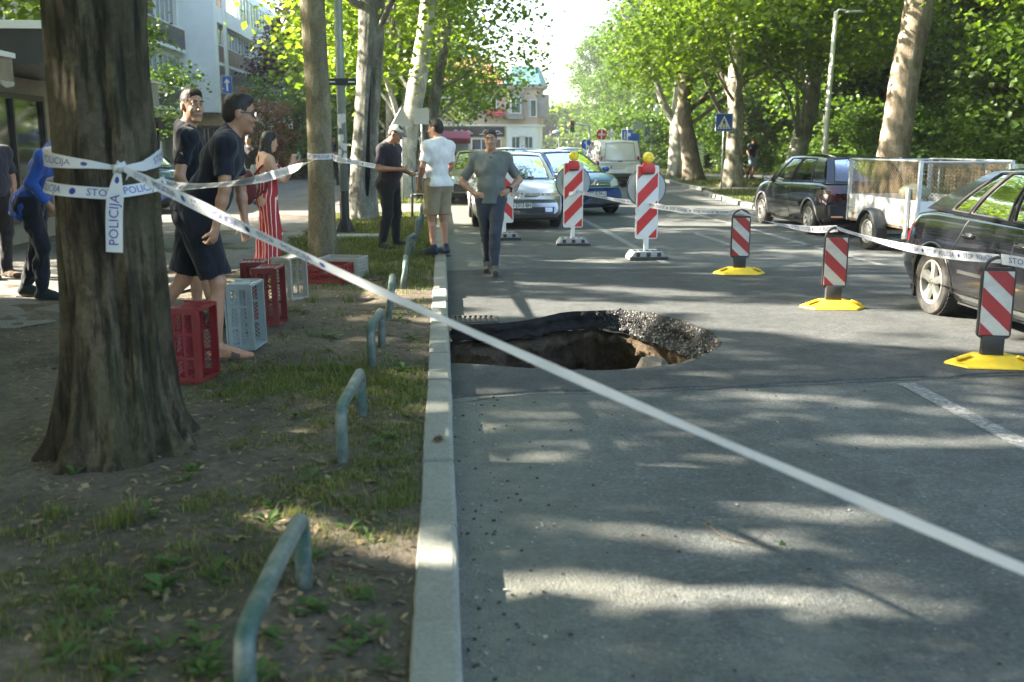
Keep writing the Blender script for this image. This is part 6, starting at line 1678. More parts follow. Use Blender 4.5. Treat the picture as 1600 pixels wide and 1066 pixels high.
M_AMB = mat('amber_lens', (.95, .74, .03), .12, var=.12, vscale=25, coat=1)
def round_rect(w, h, r, n=5):
 P = []
 for cx, cz, a0 in ((w / 2 - r, h / 2 - r, 0), (-w / 2 + r, h / 2 - r, 90), (-w / 2 + r, -h / 2 + r, 180), (w / 2 - r, -h / 2 + r, 270)):
  for k in range(n): a = R(a0 + 90 * k / (n - 1)); P.append((cx + math.cos(a) * r, cz + math.sin(a) * r))
 return P
def guide_board(label, loc, rz, sl, group):
 t = thing('guide_board', label, 'traffic board', loc, rz, group)
 W, z0, z1 = .285, .30, 1.30
 # foot
 f = MB().prism([(-.26, 0), (.26, 0), (.25, .05), (.20, .12), (-.20, .12), (-.25, .05)], .36, (0, .18, 0))
 f.build('foot', M_RECY, t, bevel=.008)
 MB().bb((-.27, -.215, .0), (.27, -.181, .045)).build('foot_edge', M_BLK, t)
 for k in (-1, 0, 1): MB().bb((k * .15 - .028, -.186, .05), (k * .15 + .028, -.178, .105)).build('foot_slot', M_BLK, t)
 for k in range(5): MB().bb((-.19 + k * .085, -.12, .118), (-.14 + k * .085, .02, .126)).build('foot_slot', M_BLK, t)
 MB().bb((-.03, -.03, .10), (.03, .03, z0 + .05)).build('post', M_SWHITE, t)
 # board
 MB().prism([(x, z + (z0 + z1) / 2) for x, z in round_rect(W + .03, z1 - z0 + .03, .03)], .05, (0, .025, 0)).build('board', M_SWHITE, t, auto=35)
 p = (z1 - z0) / 2.55; rect = (-W / 2, z0, W / 2, z1)
 for k in range(-1, 4):
  c0 = z0 - .21 + k * p; P = clip_band(rect, c0, c0 + p * .5, sl)
  if len(P) > 2: MB().prism(P, .004, (0, -.025, 0)).build('red_stripe', M_SRED, t)
 # round sign seen from behind
 d = .275
 MB().lathe([(.0001, .0), (d, .0), (d, .012), (.0001, .012)], 40, (0.0, .045, 1.0), (0, 1, 0)).build('round_sign', M_SBACK, t, auto=35)
 a = np.linspace(0, 2 * math.pi, 40, endpoint=False); MB().tube(np.stack([np.cos(a) * d, np.full(40, .051), 1.0 + np.sin(a) * d], 1), .010, 6, closed=True).build('sign_rim', M_SRIM, t, True)
 for s in (-1, 1): MB().cyl((s * .2, .030, 1.0), (s * .2, .046, 1.0), .012, n=8).build('bolt', M_GALV, t)
 # lamp on a red battery box
 MB().prism([(-.085, 1.20), (.085, 1.20), (.095, 1.26), (.075, 1.345), (-.075, 1.345), (-.095, 1.26)], .09, (0, .02, 0)).build('lamp_box', M_SRED, t, bevel=.008)
 MB().bb((-.07, -.078, 1.19), (.07, -.04, 1.215)).build('lamp_latch', M_BLK, t)
 l = MB().lathe([(.0001, -.05), (.045, -.04), (.074, -.026), (.08, -.012), (.08, .012), (.074, .026), (.045, .04), (.0001, .05)], 28, (0, -.02, 1.42), (0, 1, 0))
 for rr_ in (.032, .054): l.tube(np.stack([np.cos(a) * rr_, np.full(40, -.02 - .052 + .3 * rr_ ** 2 * 10 * .4), 1.43 + np.sin(a) * rr_], 1), .004, 5, closed=True)
 l.build('lamp_lens', M_AMB, t, auto=50)
 MB().cyl((0, -.02, 1.34), (0, -.02, 1.36), .03, n=10).build('lamp_neck', M_AMB, t)
 return t
G_B = 'striped guide boards with yellow lamps across the closed lane'
guide_board('red and white striped board half hidden behind the man in the grey polo shirt', (1.05, 17.1, 0), .03, -1.05, G_B)
guide_board('red and white striped board with yellow lamp in front of the silver hatchback', (2.10, 16.05, 0), -.05, 1.05, G_B)
guide_board('red and white striped board with yellow lamp on the lane line, rightmost of three', (2.88, 14.0, .004), .04, 1.05, G_B)
def delineator(label, loc, rz, group, tilt=0):
 t = thing('delineator', label, 'delineator', loc, rz, group)
 # sloped yellow base: a stretched eight-sided foot with a raised middle
 def ringp(L, D, z, n=1): return [(-L, 0, z), (-L * .62, -D, z), (L * .62, -D, z), (L, 0, z), (L * .62, D, z), (-L * .62, D, z)]
 V = ringp(.33, .17, 0) + ringp(.32, .162, .018) + ringp(.17, .085, .078)
 F = [tuple(range(5, -1, -1))] + [(r * 6 + i, r * 6 + (i + 1) % 6, r * 6 + 6 + (i + 1) % 6, r * 6 + 6 + i) for r in (0, 1) for i in range(6)] + [tuple(range(12, 18))]
 MB().add(V, F).build('base', M_YEL2, t, bevel=.006)
 for s in (-1, 1): MB().box((s * .21, -.06, .062), (.10, .045, .02), 0, -.3, s * .35).build('base_ridge', M_YEL2, t, bevel=.004)
 MB().box((-.24, .03, .05), (.03, .03, .012)).box((.24, .02, .05), (.03, .03, .012)).build('bolt_hole', M_BLK, t)
 MB().box((0, 0, .145), (.155, .07, .15)).build('stem', M_BLK, t, bevel=.012)
 g = bpy.data.objects.new('panel', None)
 zb, zt, W = .20, .72, .235
 MB().prism([(x, z + (zb + zt) / 2) for x, z in round_rect(W, zt - zb, .035)], .035, (0, .0175, 0)).build('panel', M_BLK, t, auto=35)
 a = np.linspace(0, math.pi, 14)
 MB().tube(np.concatenate([[(W / 2 - .012, 0, zt - .05)], np.stack([np.cos(a) * (W / 2 - .012), a * 0, zt - .03 + np.sin(a) * .105], 1), [(-W / 2 + .012, 0, zt - .05)]]), .013, 8).build('handle', M_BLK, t, True)
 rect = (-W / 2 + .014, zb + .025, W / 2 - .014, zt - .025)
 MB().prism([(rect[0], rect[1]), (rect[2], rect[1]), (rect[2], rect[3]), (rect[0], rect[3])], .003, (0, -.0175, 0)).build('white_face', M_DWHITE, t)
 for k in range(-1, 4):
  c0 = zb - .115 + k * .262; P = clip_band(rect, c0, c0 + .135, -.95)
  if len(P) > 2: MB().prism(P, .003, (0, -.0207, 0)).build('red_stripe', M_DRED, t)
 t.rotation_euler = (tilt, 0, rz)
 return t
G_D = 'black framed delineators on yellow feet carrying the tape'
delineator('striped delineator on a yellow foot, farthest of the three, left of the black hatchback', (3.70, 12.2, .016), -.10, G_D)
delineator('striped delineator on a yellow foot caught by the sun, in front of the trailer', (3.86, 9.55, .016), -.16, G_D)
delineator('striped delineator on a yellow foot nearest the viewer, in front of the black saloon', (4.02, 6.92, .016), -.22, G_D)
# low green hoops along the kerb
def hoop_mat():
 m, t, b = newmat('hoop_paint'); v = t.coord('Object')
 w = t.ramp(t.noise(v, 5, 8, .75), [(.41, 0), (.57, 1)])
 c = t.mix((.035, .08, .07), t.ramp(t.noise(v, 25, 4), [(.3, (.10, .125, .115)), (.7, (.18, .195, .18))]), w)
 c = t.mix(c, (.12, .07, .04), t.math('MULTIPLY', t.ramp(t.noise(v, 13, 6, .75), [(.60, 0), (.70, 1)]), .8))
 t.link(c, b.inputs['Base Color']); b.inputs['Roughness'].default_value = .5; b.inputs['Metallic'].default_value = .15
 t.link(t.bump(t.noise(v, 50, 4), .3, .004), b.inputs['Normal'])
 return m
M_HOOP = hoop_mat()
def hoop(label, x, y0, y1, h, tx=0, sag=0, dx=0, m=None, group='low tubular hoops along the kerb'):
 z = on_verge(x, y0); L = y1 - y0; r = .055; q = .09
 q = .075; A = np.linspace(0, math.pi / 2, 7)
 p = [(0, 0, -.12), (tx * .6, 0, h * .4)] + [(tx, q - q * math.cos(a), h - q + q * math.sin(a)) for a in A] + [(tx + dx * f, q + (L - 2 * q) * f, h + sag * math.sin(math.pi * f)) for f in (.25, .5, .75)] + [(tx + dx, L - q + q * math.sin(a), h - q + q * math.cos(a)) for a in A] + [(tx * .6 + dx, L, h * .4), (dx, L, -.12)]
 p = np.array(p, float)
 o = MB().tube(p, .029, 16).build('hoop', m or M_HOOP, None, True); o.location = (x, y0, z)
 return tag(o, label, 'hoop', group)
hoop('green painted steel hoop cut off by the bottom edge, nearest the viewer', -.525, 2.40, 3.26, .255, .0, .01, .03)
hoop('green painted steel hoop, second from the viewer, level with the foot of the big trunk', -.495, 4.62, 5.42, .268, .0, 0, .03)
hoop('green steel hoop on bare soil, third from the viewer, left of the hole', -.50, 6.72, 7.42, .285, 0, 0, .03)
hoop('rusty hoop with a light top behind the hanging tape, fourth from the viewer', -.49, 8.5, 9.25, .29, .04, 0, -.02)
hoop('bent low hoop, fifth from the viewer, beyond the sunlit strip', -.45, 10.5, 11.25, .26, .05, 0, -.02)
hoop('leaning hoop beside the shoes of the man in the white T-shirt', -.50, 12.9, 13.6, .30, .05, 0, .06)
hoop('hoop at the knees of the man in the white T-shirt', -.46, 15.0, 15.8, .36, .08, .02, .02)
hoop('pale hoop behind the man in the white T-shirt', -.42, 17.4, 18.2, .40, .06, .02, .02)
hoop('black tubular stand on the grass behind the man in the white T-shirt', -.62, 20.6, 20.65, .46, 0, 0, .48, M_BLK, None)
# bottle crates
def crate(label, loc, rot, color, L=.48, W=.31, H=.205, group='plastic crates on the verge', nm='crate'):
 """x = depth (open side at x = H), y = width, z = length"""
 t = thing('plastic_crate', label, 'crate', loc, 0, group); t.rotation_euler = rot
 m = mat('crate_' + nm, color, .42, var=.12, vscale=7, dirt=.22, dirtcol=(.12, .1, .075))
 def lattice(o, u, v, w, h, bars=(1, 2), border=.032, pitch=.03, grip=None, name='side_panel'):
  o = np.array(o, float); u = np.array(u, float); v = np.array(v, float); n = np.cross(u, v)
  mb = MB()
  def strip(a0, a1, b0, b1, th=.006):
   p = [o + u * a + v * b + n * d for d in (-th, th) for a, b in ((a0, b0), (a1, b0), (a1, b1), (a0, b1))]
   mb.add(p, [(0, 3, 2, 1), (4, 5, 6, 7), (0, 1, 5, 4), (1, 2, 6, 5), (2, 3, 7, 6), (3, 0, 4, 7)])
  strip(0, w, 0, border); strip(0, w, h - border, h); strip(0, border, border, h - border); strip(w - border, w, border, h - border)
  for k in range(1, bars[0] + 1): a = w * k / (bars[0] + 1); strip(a - .009, a + .009, border, h - border, .005)
  for k in range(1, bars[1] + 1): b = h * k / (bars[1] + 1); strip(border, w - border, b - .009, b + .009, .0045)
  q = int((w + h) / pitch)
  for k in range(1, q):
   a = k * pitch
   for sg in (1, -1):
    p0 = (a, 0) if a < w else (w, a - w); p1 = (0, a) if a < h else (a - h, h)
    if sg < 0: p0 = (w - p0[0], p0[1]); p1 = (w - p1[0], p1[1])
    mb.tube([o + u * p0[0] + v * p0[1], o + u * p1[0] + v * p1[1]], .0022, 4, False)
  mb.build(name, m, t)
 e = .004
 lattice((0, -W / 2, e), (0, 1, 0), (0, 0, 1), W, L - 2 * e, (2, 2), name='base_panel')
 for s in (-1, 1): lattice((.012, s * (W / 2 - .006), e), (1, 0, 0), (0, 0, 1), H - .03, L - 2 * e, (1, 2))
 for z in (0.006, L - .006):
  mb = MB(); n = 5
  for k in range(n): mb.bb((.012 + k * (H - .03) / n + .003, -W / 2 + .012, z - .005), (.012 + (k + 1) * (H - .03) / n - .010, W / 2 - .012, z + .005))
  for y in (-W / 2 + .014, -.07, .07, W / 2 - .034): mb.bb((.012, y, z - .008), (H - .02, y + .02, z + .008))
  mb.build('end_panel', m, t)
 r = MB(); w2 = W / 2 + .006; a, b = H - .022, H
 r.bb((a, -w2, -.004), (b, -w2 + .018, L + .004)).bb((a, w2 - .018, -.004), (b, w2, L + .004)).bb((a, -w2 + .018, -.004), (b, w2 - .018, .014)).bb((a, -w2 + .018, L - .014), (b, w2 - .018, L + .004))
 r.build('rim', m, t)
 for s in (-1, 1):
  for z in (.006, L - .006): MB().bb((-.006, s * (W / 2 - .010) - .012, z - .013), (a - .002, s * (W / 2 - .010) + .012, z + .013)).build('corner_post', m, t)
 return t
RED, GREY, DRED, PALE = (.17, .008, .013), (.22, .27, .27), (.125, .014, .013), (.33, .33, .30)
crate('bright red crate standing on end beside the big trunk, nearest the viewer', (-1.72, 6.48, .115), (0, 0, R(-8)), RED, nm='red')
crate('grey-green crate standing on end beside the sandalled foot', (-1.58, 7.50, .12), (0, R(-1), R(-6)), GREY, nm='grey')
crate('dark red crate standing on end right behind the grey-green one', (-1.56, 8.45, .12), (0, R(-1), R(-4)), DRED, nm='dark_red')
crate('dark red crate at the back, only its top showing over the other dark red one', (-1.80, 9.05, .12), (0, 0, R(5)), DRED, L=.46, nm='dark_red')
crate('pale grey crate standing alone on end by the woman in the striped jumpsuit', (-1.60, 9.9, .11), (0, R(-1), R(-22)), PALE, L=.42, H=.21, nm='pale')
crate('bright red crate lying open side up in front of the olive trunk', (-1.05, 11.05, .115), (0, R(-90), R(-12)), RED, L=.42, W=.36, H=.2, nm='red')
crate('pale grey crate lying open side up just behind the red one by the olive trunk', (-.92, 11.45, .125), (0, R(-90), R(-14)), PALE, L=.46, W=.36, H=.22, nm='pale')
# posts and signs
M_POLE = mat('pole_green_grey', (.27, .31, .295), .5, .3, .12, 3, dirt=.2)
M_POLEW = mat('pole_white', (.62, .63, .62), .5, .2, .06, 3)
M_BLUE = mat('sign_blue', (.01, .085, .42), .4, var=.05)
M_STICK = mat('sticker_paper', (.58, .58, .56), .8, var=.15, vscale=20)
lp = thing('street_lamp', 'grey-green lamp post with a black lower section and torn stickers, left of the capped man', 'lamp post', (-1.67, 17.3, .1))
MB().tube([(0, 0, .72), (0, 0, 3), (0, 0, 5), (0, 0, 8.2)], [.076, .072, .068, .055], 20).build('pole', M_POLE, lp, True)
MB().tube([(0, 0, 0), (0, 0, .72)], [.084, .082], 20).build('pole_foot', M_BLK, lp, auto=40)
for k in range(4):
 a = k * math.pi / 2 + .5; d = np.array((math.cos(a), math.sin(a), 0)); q = np.array((-d[1], d[0], 0))
 MB().add([d * .08 - q * .008, d * .19 - q * .008, d * .08 - q * .008 + (0, 0, .28), d * .08 + q * .008, d * .19 + q * .008, d * .08 + q * .008 + (0, 0, .28)], [(0, 1, 2), (5, 4, 3), (0, 3, 4, 1), (1, 4, 5, 2)]).build('gusset', M_BLK, lp)
MB().box((0, 0, .012), (.42, .42, .03)).build('base_plate', M_BLK, lp)
MB().tube(smooth_path([(0, 0, 8.1), (.3, 0, 8.6), (1.2, 0, 8.8)], 5), .04, 8).box((1.5, 0, 8.8), (.6, .22, .1)).build('lamp_head', M_POLE, lp)
rs = random.Random(4)
for k in range(16):
 z = rs.uniform(1.15, 1.95); w = rs.uniform(.05, .09); hh = rs.uniform(.05, .14); a0 = rs.uniform(-2.3, -.7)
 aa_ = np.linspace(a0 - w / .15, a0 + w / .15, 5)
 P = np.array([[(math.cos(a) * (.0755 + .0006 * k), math.sin(a) * (.0755 + .0006 * k), z + v + .01 * math.sin(a * 7 + k)) for v in (0, hh)] for a in aa_]); MB().grid(P).build('sticker', M_STICK, lp)
ns = thing('street_name_sign', 'small dark street name plate on a bracket of the lamp post', 'sign', (-1.67, 17.3, 2.62))
MB().box((.02, -.085, 0), (.50, .012, .115)).build('plate', mat('sign_dark_blue', (.012, .018, .03), .4), ns)
MB().box((-.235, -.094, 0), (.008, .006, .115)).build('plate_edge', M_SWHITE, ns)
for x, w in ((-.13, .10), (.19, .11)): MB().box((x, -.094, 0), (w, .005, .02)).build('faded_lettering', M_SWHITE, ns)
# concrete pad in the grass at the foot of the lamp
tag(MB().box((-1.45, 16.5, .105), (1.1, .5, .08), .05).build('concrete_pad', M_CONC), kind='structure')
def post_sign(label, x, y, z, hp, plate_fn, r=.03, base=.1, rz=0, pm=None, cat='sign', name='road_sign'):
 t = thing(name, label, cat, (x, y, base), rz)
 MB().cyl((0, 0, 0), (0, 0, hp - base), r, n=10).build('post', pm or M_GALV, t, True)
 plate_fn(t, z - base); return t
def sq(w, h, m, y=-.04, rim=None, th=.012):
 def f(t, z):
  o = MB().prism([(a, b + z) for a, b in round_rect(w, h, .03)], th, (0, y + th, 0)).build('plate', m, t)
  if rim:
   pts = [(a, y - .001, b + z) for a, b in round_rect(w - .03, h - .03, .03)]; MB().tube(np.array(pts), .008, 4, closed=True).build('plate_border', rim, t)
 return f
def disc(r, m, y=-.04, name='plate'):
 def f(t, z): MB().lathe([(.0001, 0), (r, 0), (r, .012), (.0001, .012)], 28, (0, y, z), (0, 1, 0)).build(name, m, t, auto=35)
 return f
def crossing(t, z):
 sq(.60, .60, M_BLUE, rim=M_SWHITE)(t, z)
 MB().prism([(-.23, -.21 + z), (.23, -.21 + z), (0, .22 + z)], .004, (0, -.040, 0)).build('white_triangle', M_SWHITE, t)
 f = MB().lathe([(.0001, 0), (.028, 0), (.028, .003), (.0001, .003)], 12, (.0, -.0475, z + .085), (0, 1, 0))
 f.prism([(-.03, .05 + z), (.03, .055 + z), (.035, -.04 + z), (-.025, -.04 + z)], .003, (0, -.0446, 0))
 f.prism([(-.02, -.038 + z), (.0, -.038 + z), (-.05, -.14 + z), (-.075, -.13 + z)], .003, (0, -.0446, 0)); f.prism([(.005, -.038 + z), (.03, -.038 + z), (.075, -.14 + z), (.05, -.145 + z)], .003, (0, -.0446, 0))
 f.prism([(.03, .045 + z), (.035, .02 + z), (.075, -.03 + z), (.06, -.04 + z)], .003, (0, -.0446, 0)); f.prism([(-.03, .045 + z), (-.07, -.02 + z), (-.055, -.03 + z), (-.03, .02 + z)], .003, (0, -.0446, 0))
 f.build('walking_figure', M_INK, t)
 for k in range(4): MB().prism([(-.17 + k * .095, -.195 + z), (-.12 + k * .095, -.195 + z), (-.13 + k * .09, -.155 + z), (-.165 + k * .09, -.155 + z)], .003, (0, -.0446, 0)).build('stripe', M_INK, t)
post_sign('blue square pedestrian crossing sign on a thin post in front of the brown trunk', 9.42, 33.5, 2.30, 2.6, crossing, .024)
def tri_back(t, z):
 s = .27; MB().prism([(-s, -s * .8 + z), (s, -s * .8 + z), (0, s * .95 + z)], .012, (0, -.05, 0)).build('plate', M_SBACK, t)
 for a, b in (((-s, -s * .8), (s, -s * .8)), ((s, -s * .8), (0, s * .95)), ((0, s * .95), (-s, -s * .8))): MB().cyl((a[0], -.056, a[1] + z), (b[0], -.056, b[1] + z), .008, n=5).build('plate_rim', M_GALV, t)
 MB().box((.02, -.066, z - .08), (.06, .004, .015)).build('sticker', M_LAMP_O, t)
post_sign('grey back of a triangular warning sign beside the capped man', -1.0, 25.9, 2.26, 2.55, tri_back, .028)
post_sign('grey back of a square sign left of the man in the white T-shirt', -.52, 27.2, 2.32, 2.5, sq(.40, .42, M_SBACK), .028)
def arrow_plate(t, z):
 sq(.42, .72, M_BLUE, y=-.14, rim=M_SWHITE)(t, z)
 MB().prism([(-.04, -.24 + z), (.04, -.24 + z), (.04, .08 + z), (.12, .08 + z), (0, .25 + z), (-.12, .08 + z), (-.04, .08 + z)], .005, (0, -.140, 0)).build('white_arrow', M_SWHITE, t)
post_sign('tall white pole with a blue one-way arrow plate beside the white flats', -8.55, 42, 3.92, 9.5, arrow_plate, .085, pm=M_POLEW, name='lamp_post', cat='lamp post')
lr = thing('street_lamp', 'slim pale street lamp with a flat head on the right-hand lawn', 'lamp post', (12.08, 31.3, .1))
MB().tube([(0, 0, 0), (.02, 0, 2.5), (.10, 0, 5.5)], [.095, .082, .065], 14).build('pole', M_POLEW, lr, True)
MB().tube(smooth_path([(.10, 0, 5.45), (.2, 0, 5.55), (.45, 0, 5.52)], 4), .03, 8).build('arm', M_POLEW, lr, True)
MB().box((.68, 0, 5.50), (.55, .2, .07), taper=(.8, .8)).build('lamp_head', M_SBACK, lr, bevel=.01)
# far group at the junction
def noentry(t, z):
 disc(.33, M_SRED)(t, z); MB().box((0, -.055, z), (.42, .02, .11)).build('white_bar', M_SWHITE, t)
def yieldd(t, z):
 MB().prism([(-.3, z), (0, z - .3), (.3, z), (0, z + .3)], .012, (0, -.028, 0)).build('plate', M_SWHITE, t); MB().prism([(-.22, z), (0, z - .22), (.22, z), (0, z + .22)], .004, (0, -.0405, 0)).build('plate_centre', mat('pale_yellow', (.62, .58, .36), .5), t)
 MB().box((0, -.034, z - .62), (.55, .012, .5)).build('lower_plate', M_SWHITE, t)
def bluearrow(t, z):
 disc(.33, M_BLUE)(t, z); MB().prism([(-.16, .16 + z), (-.10, .18 + z), (.1, -.06 + z), (.16, 0 + z), (.17, -.19 + z), (-.02, -.17 + z), (.04, -.11 + z)], .004, (0, -.0405, 0)).build('white_arrow', M_SWHITE, t)
def busplate(t, z):
 sq(.75, .75, M_BLUE, rim=M_SWHITE)(t, z); MB().box((-.17, -.046, z), (.07, .008, .46)).box((.1, -.046, z + .05), (.2, .008, .2)).build('white_mark', M_SWHITE, t)
def guideplates(t, z):
 MB().box((-.4, -.03, z + .35), (1.5, .012, .5)).build('guide_plate', M_SBACK, t); sq(.8, 1.15, M_BLUE)(t, z - .25); MB().prism([(-.18, z - .3), (.18, z - .2), (.08, z - .1), (-.1, z - .14)], .005, (0, -.040, 0)).build('white_mark', M_SWHITE, t)
 MB().box((.42, -.045, z + .1), (.12, .012, .4)).build('red_plate', M_SRED, t); MB().box((-1.0, -.03, z - .45), (.55, .012, .6)).build('lower_plate', M_BLUE, t)
post_sign('red round no entry sign on a white post at the far junction', 9.9, 62.5, 2.15, 2.5, noentry, .05, .1, pm=M_POLEW)
post_sign('pale diamond-shaped sign above a white plate at the far junction', 10.55, 62.6, 2.15, 2.5, yieldd, .05, .1, pm=M_POLEW)
post_sign('round blue arrow sign low on a post at the far junction', 9.1, 63.5, 1.55, 1.9, bluearrow, .05, 0, pm=M_POLEW)
post_sign('square blue sign with white marks above the white van', 11.6, 63, 2.1, 2.6, busplate, .05, .1, pm=M_POLEW)
post_sign('group of blue and grey direction plates right of the white van', 12.7, 61, 2.35, 3.0, guideplates, .05, .1, pm=M_POLEW)
post_sign('plain white pole right of the direction plates', 13.1, 61.5, 3.0, 3.9, lambda t, z: MB().box((0, 0, z + .6), (.3, .2, .3)).build('box', M_POLEW, t), .09, .1, pm=M_POLEW, name='pole', cat='pole')
tl = thing('traffic_light', 'traffic light on a bent arm over the far junction', 'traffic light', (9.65, 66, 0))
MB().tube(smooth_path([(0, 0, 0), (0, 0, 2.4), (-.15, 0, 2.75), (-1.1, 0, 2.85)], 4), .06, 8).build('mast', M_GALV, tl, True)
MB().box((-1.15, -.05, 2.7), (.26, .2, .72)).build('signal_head', M_BLK, tl)
for k, cc in enumerate(((.5, .02, .02), (.25, .15, .01), (.02, .16, .06))): MB().lathe([(.0001, -.02), (.09, 0), (.09, .03)], 14, (-1.15, -.17, 2.93 - .23 * k), (0, 1, 0)).build('signal_lens', mat('signal_%d' % k, cc, .2), tl)
sl = thing('street_lamp', 'short white lamp with a round head left of the far signs', 'lamp post', (7.9, 68, 0))
MB().cyl((0, 0, 0), (0, 0, 2.3), .06, n=10).build('pole', M_POLEW, sl, True); MB().lathe([(.05, 0), (.3, .06), (.34, .16), (.2, .26), (.0001, .3)], 16, (-.15, 0, 2.2), (0, 0, 1)).build('lamp_head', M_POLEW, sl, True)
bx_ = thing('utility_cabinet', 'small pale cabinet on the pavement right of the white van', 'cabinet', (14.8, 58, .1))
MB().bb((-.35, -.2, 0), (.35, .2, 1.5)).build('cabinet', M_POLEW, bx_, bevel=.02); MB().bb((-.4, -.25, 1.5), (.4, .25, 1.58)).build('lid', M_SBACK, bx_)
# mesh fence behind the trailer
fe = thing('fence', 'galvanised mesh fence with a dark top rail behind the trailer', 'fence', (9.9, 9.0, .1))
ny = 8
for k in range(ny + 1): MB().cyl((0, k * 1.75, 0), (0, k * 1.75, 1.22), .028, n=8).build('post', M_GALV, fe, True)
for k in range(ny):
 mb = MB()
 for j in range(1, 14): mb.cyl((0, k * 1.75 + j * .125, .12), (0, k * 1.75 + j * .125, 1.05), .0035, n=3)
 for j in range(8): mb.cyl((0, k * 1.75 + .03, .15 + j * .125), (0, k * 1.75 + 1.72, .15 + j * .125), .0035, n=3)
 mb.build('mesh_panel', M_GALV, fe)
MB().bb((-.03, 0, 1.06), (.03, ny * 1.75, 1.17)).build('top_rail', mat('green_rail', (.06, .09, .085), .5), fe)
# wooden tree stakes and parked car by the shop
stk = thing('tree_stakes', 'pair of wooden stakes with a cross bar holding the young street tree', 'stakes', (-5.6, 19.6, .13))
for x in (-.12, .12): MB().cyl((x, 0, 0), (x, 0, 1.9), .035, n=8).build('stake', mat('stake_wood', (.38, .28, .15), .8, var=.2), stk, True)
MB().box((0, -.04, 1.7), (.5, .02, .1)).box((0, -.04, .9), (.4, .02, .08)).build('cross_bar', bpy.data.materials['stake_wood'], stk)
bc_ = [o for o in COL.objects if o.name.startswith('blue_car')][0]
pc = copy_tree(bc_); pc.location = (-7.75, 22.9, .137); pc.rotation_euler = (0, 0, R(88)); pc['label'] = 'blue car parked across the pavement far behind the young man';
# people
_skin = {}
def skin_mat(name, colr):
 if name in _skin: return _skin[name]
 m, t, b = newmat('skin_' + name); v = t.coord('Object')
 c = t.ramp(t.noise(v, 9, 5, .6), [(.3, [x * .84 for x in colr]), (.55, colr), (.75, (colr[0] * 1.12, colr[1] * .98, colr[2] * .92))])
 c = t.mix(c, t.ramp(t.noise(v, 60, 3), [(.3, .9), (.7, 1.06)]), 1.0, 'MULTIPLY')
 t.link(c, b.inputs['Base Color']); b.inputs['Roughness'].default_value = .5
 b.inputs['Subsurface Weight'].default_value = .12; b.inputs['Subsurface Radius'].default_value = (.012, .005, .003)
 t.link(t.bump(t.noise(v, 160, 3), .15, .002), b.inputs['Normal'])
 _skin[name] = m; return m
def cloth(name, c, var=.14, vs=9):
 if name in _MC: return _MC[name]
 m, t, b = newmat(name); v = t.coord('Object')
 cc = t.ramp(t.noise(v, vs, 5, .65), [(.3, [x * (1 - var) for x in c]), (.7, [x * (1 + var) for x in c])])
 t.link(cc, b.inputs['Base Color']); b.inputs['Roughness'].default_value = .88; b.inputs['Specular IOR Level'].default_value = .25
 b.inputs['Sheen Weight'].default_value = .15
 h = t.math('ADD', t.math('MULTIPLY', t.noise(v, 260, 2), .25), t.noise(t.coord('Object', (1, 1, .6)), 16, 4, .6, .8))
 t.link(t.bump(h, .28, .012), b.inputs['Normal']); _MC[name] = m; return m
def striped_cloth():
 m, t, b = newmat('striped_jumpsuit'); v = t.coord('Object'); sx = t.new('ShaderNodeSeparateXYZ'); t.link(v, sx.inputs[0])
 w = t.math('FRACT', t.math('MULTIPLY', t.math('ADD', t.math('MULTIPLY', sx.outputs[1], 1.0), t.math('MULTIPLY', sx.outputs[0], .45)), 21.0))
 s = t.math('LESS_THAN', w, .17)
 t.link(t.mix((.33, .022, .03), (.66, .58, .54), s), b.inputs['Base Color']); b.inputs['Roughness'].default_value = .85
 t.link(t.bump(t.noise(v, 14, 4), .4, .012), b.inputs['Normal']); return m
def lerp(a, b, t): return np.asarray(a, float) * (1 - t) + np.asarray(b, float) * t
def nrm(v): v = np.asarray(v, float); return v / (np.linalg.norm(v) + 1e-9)
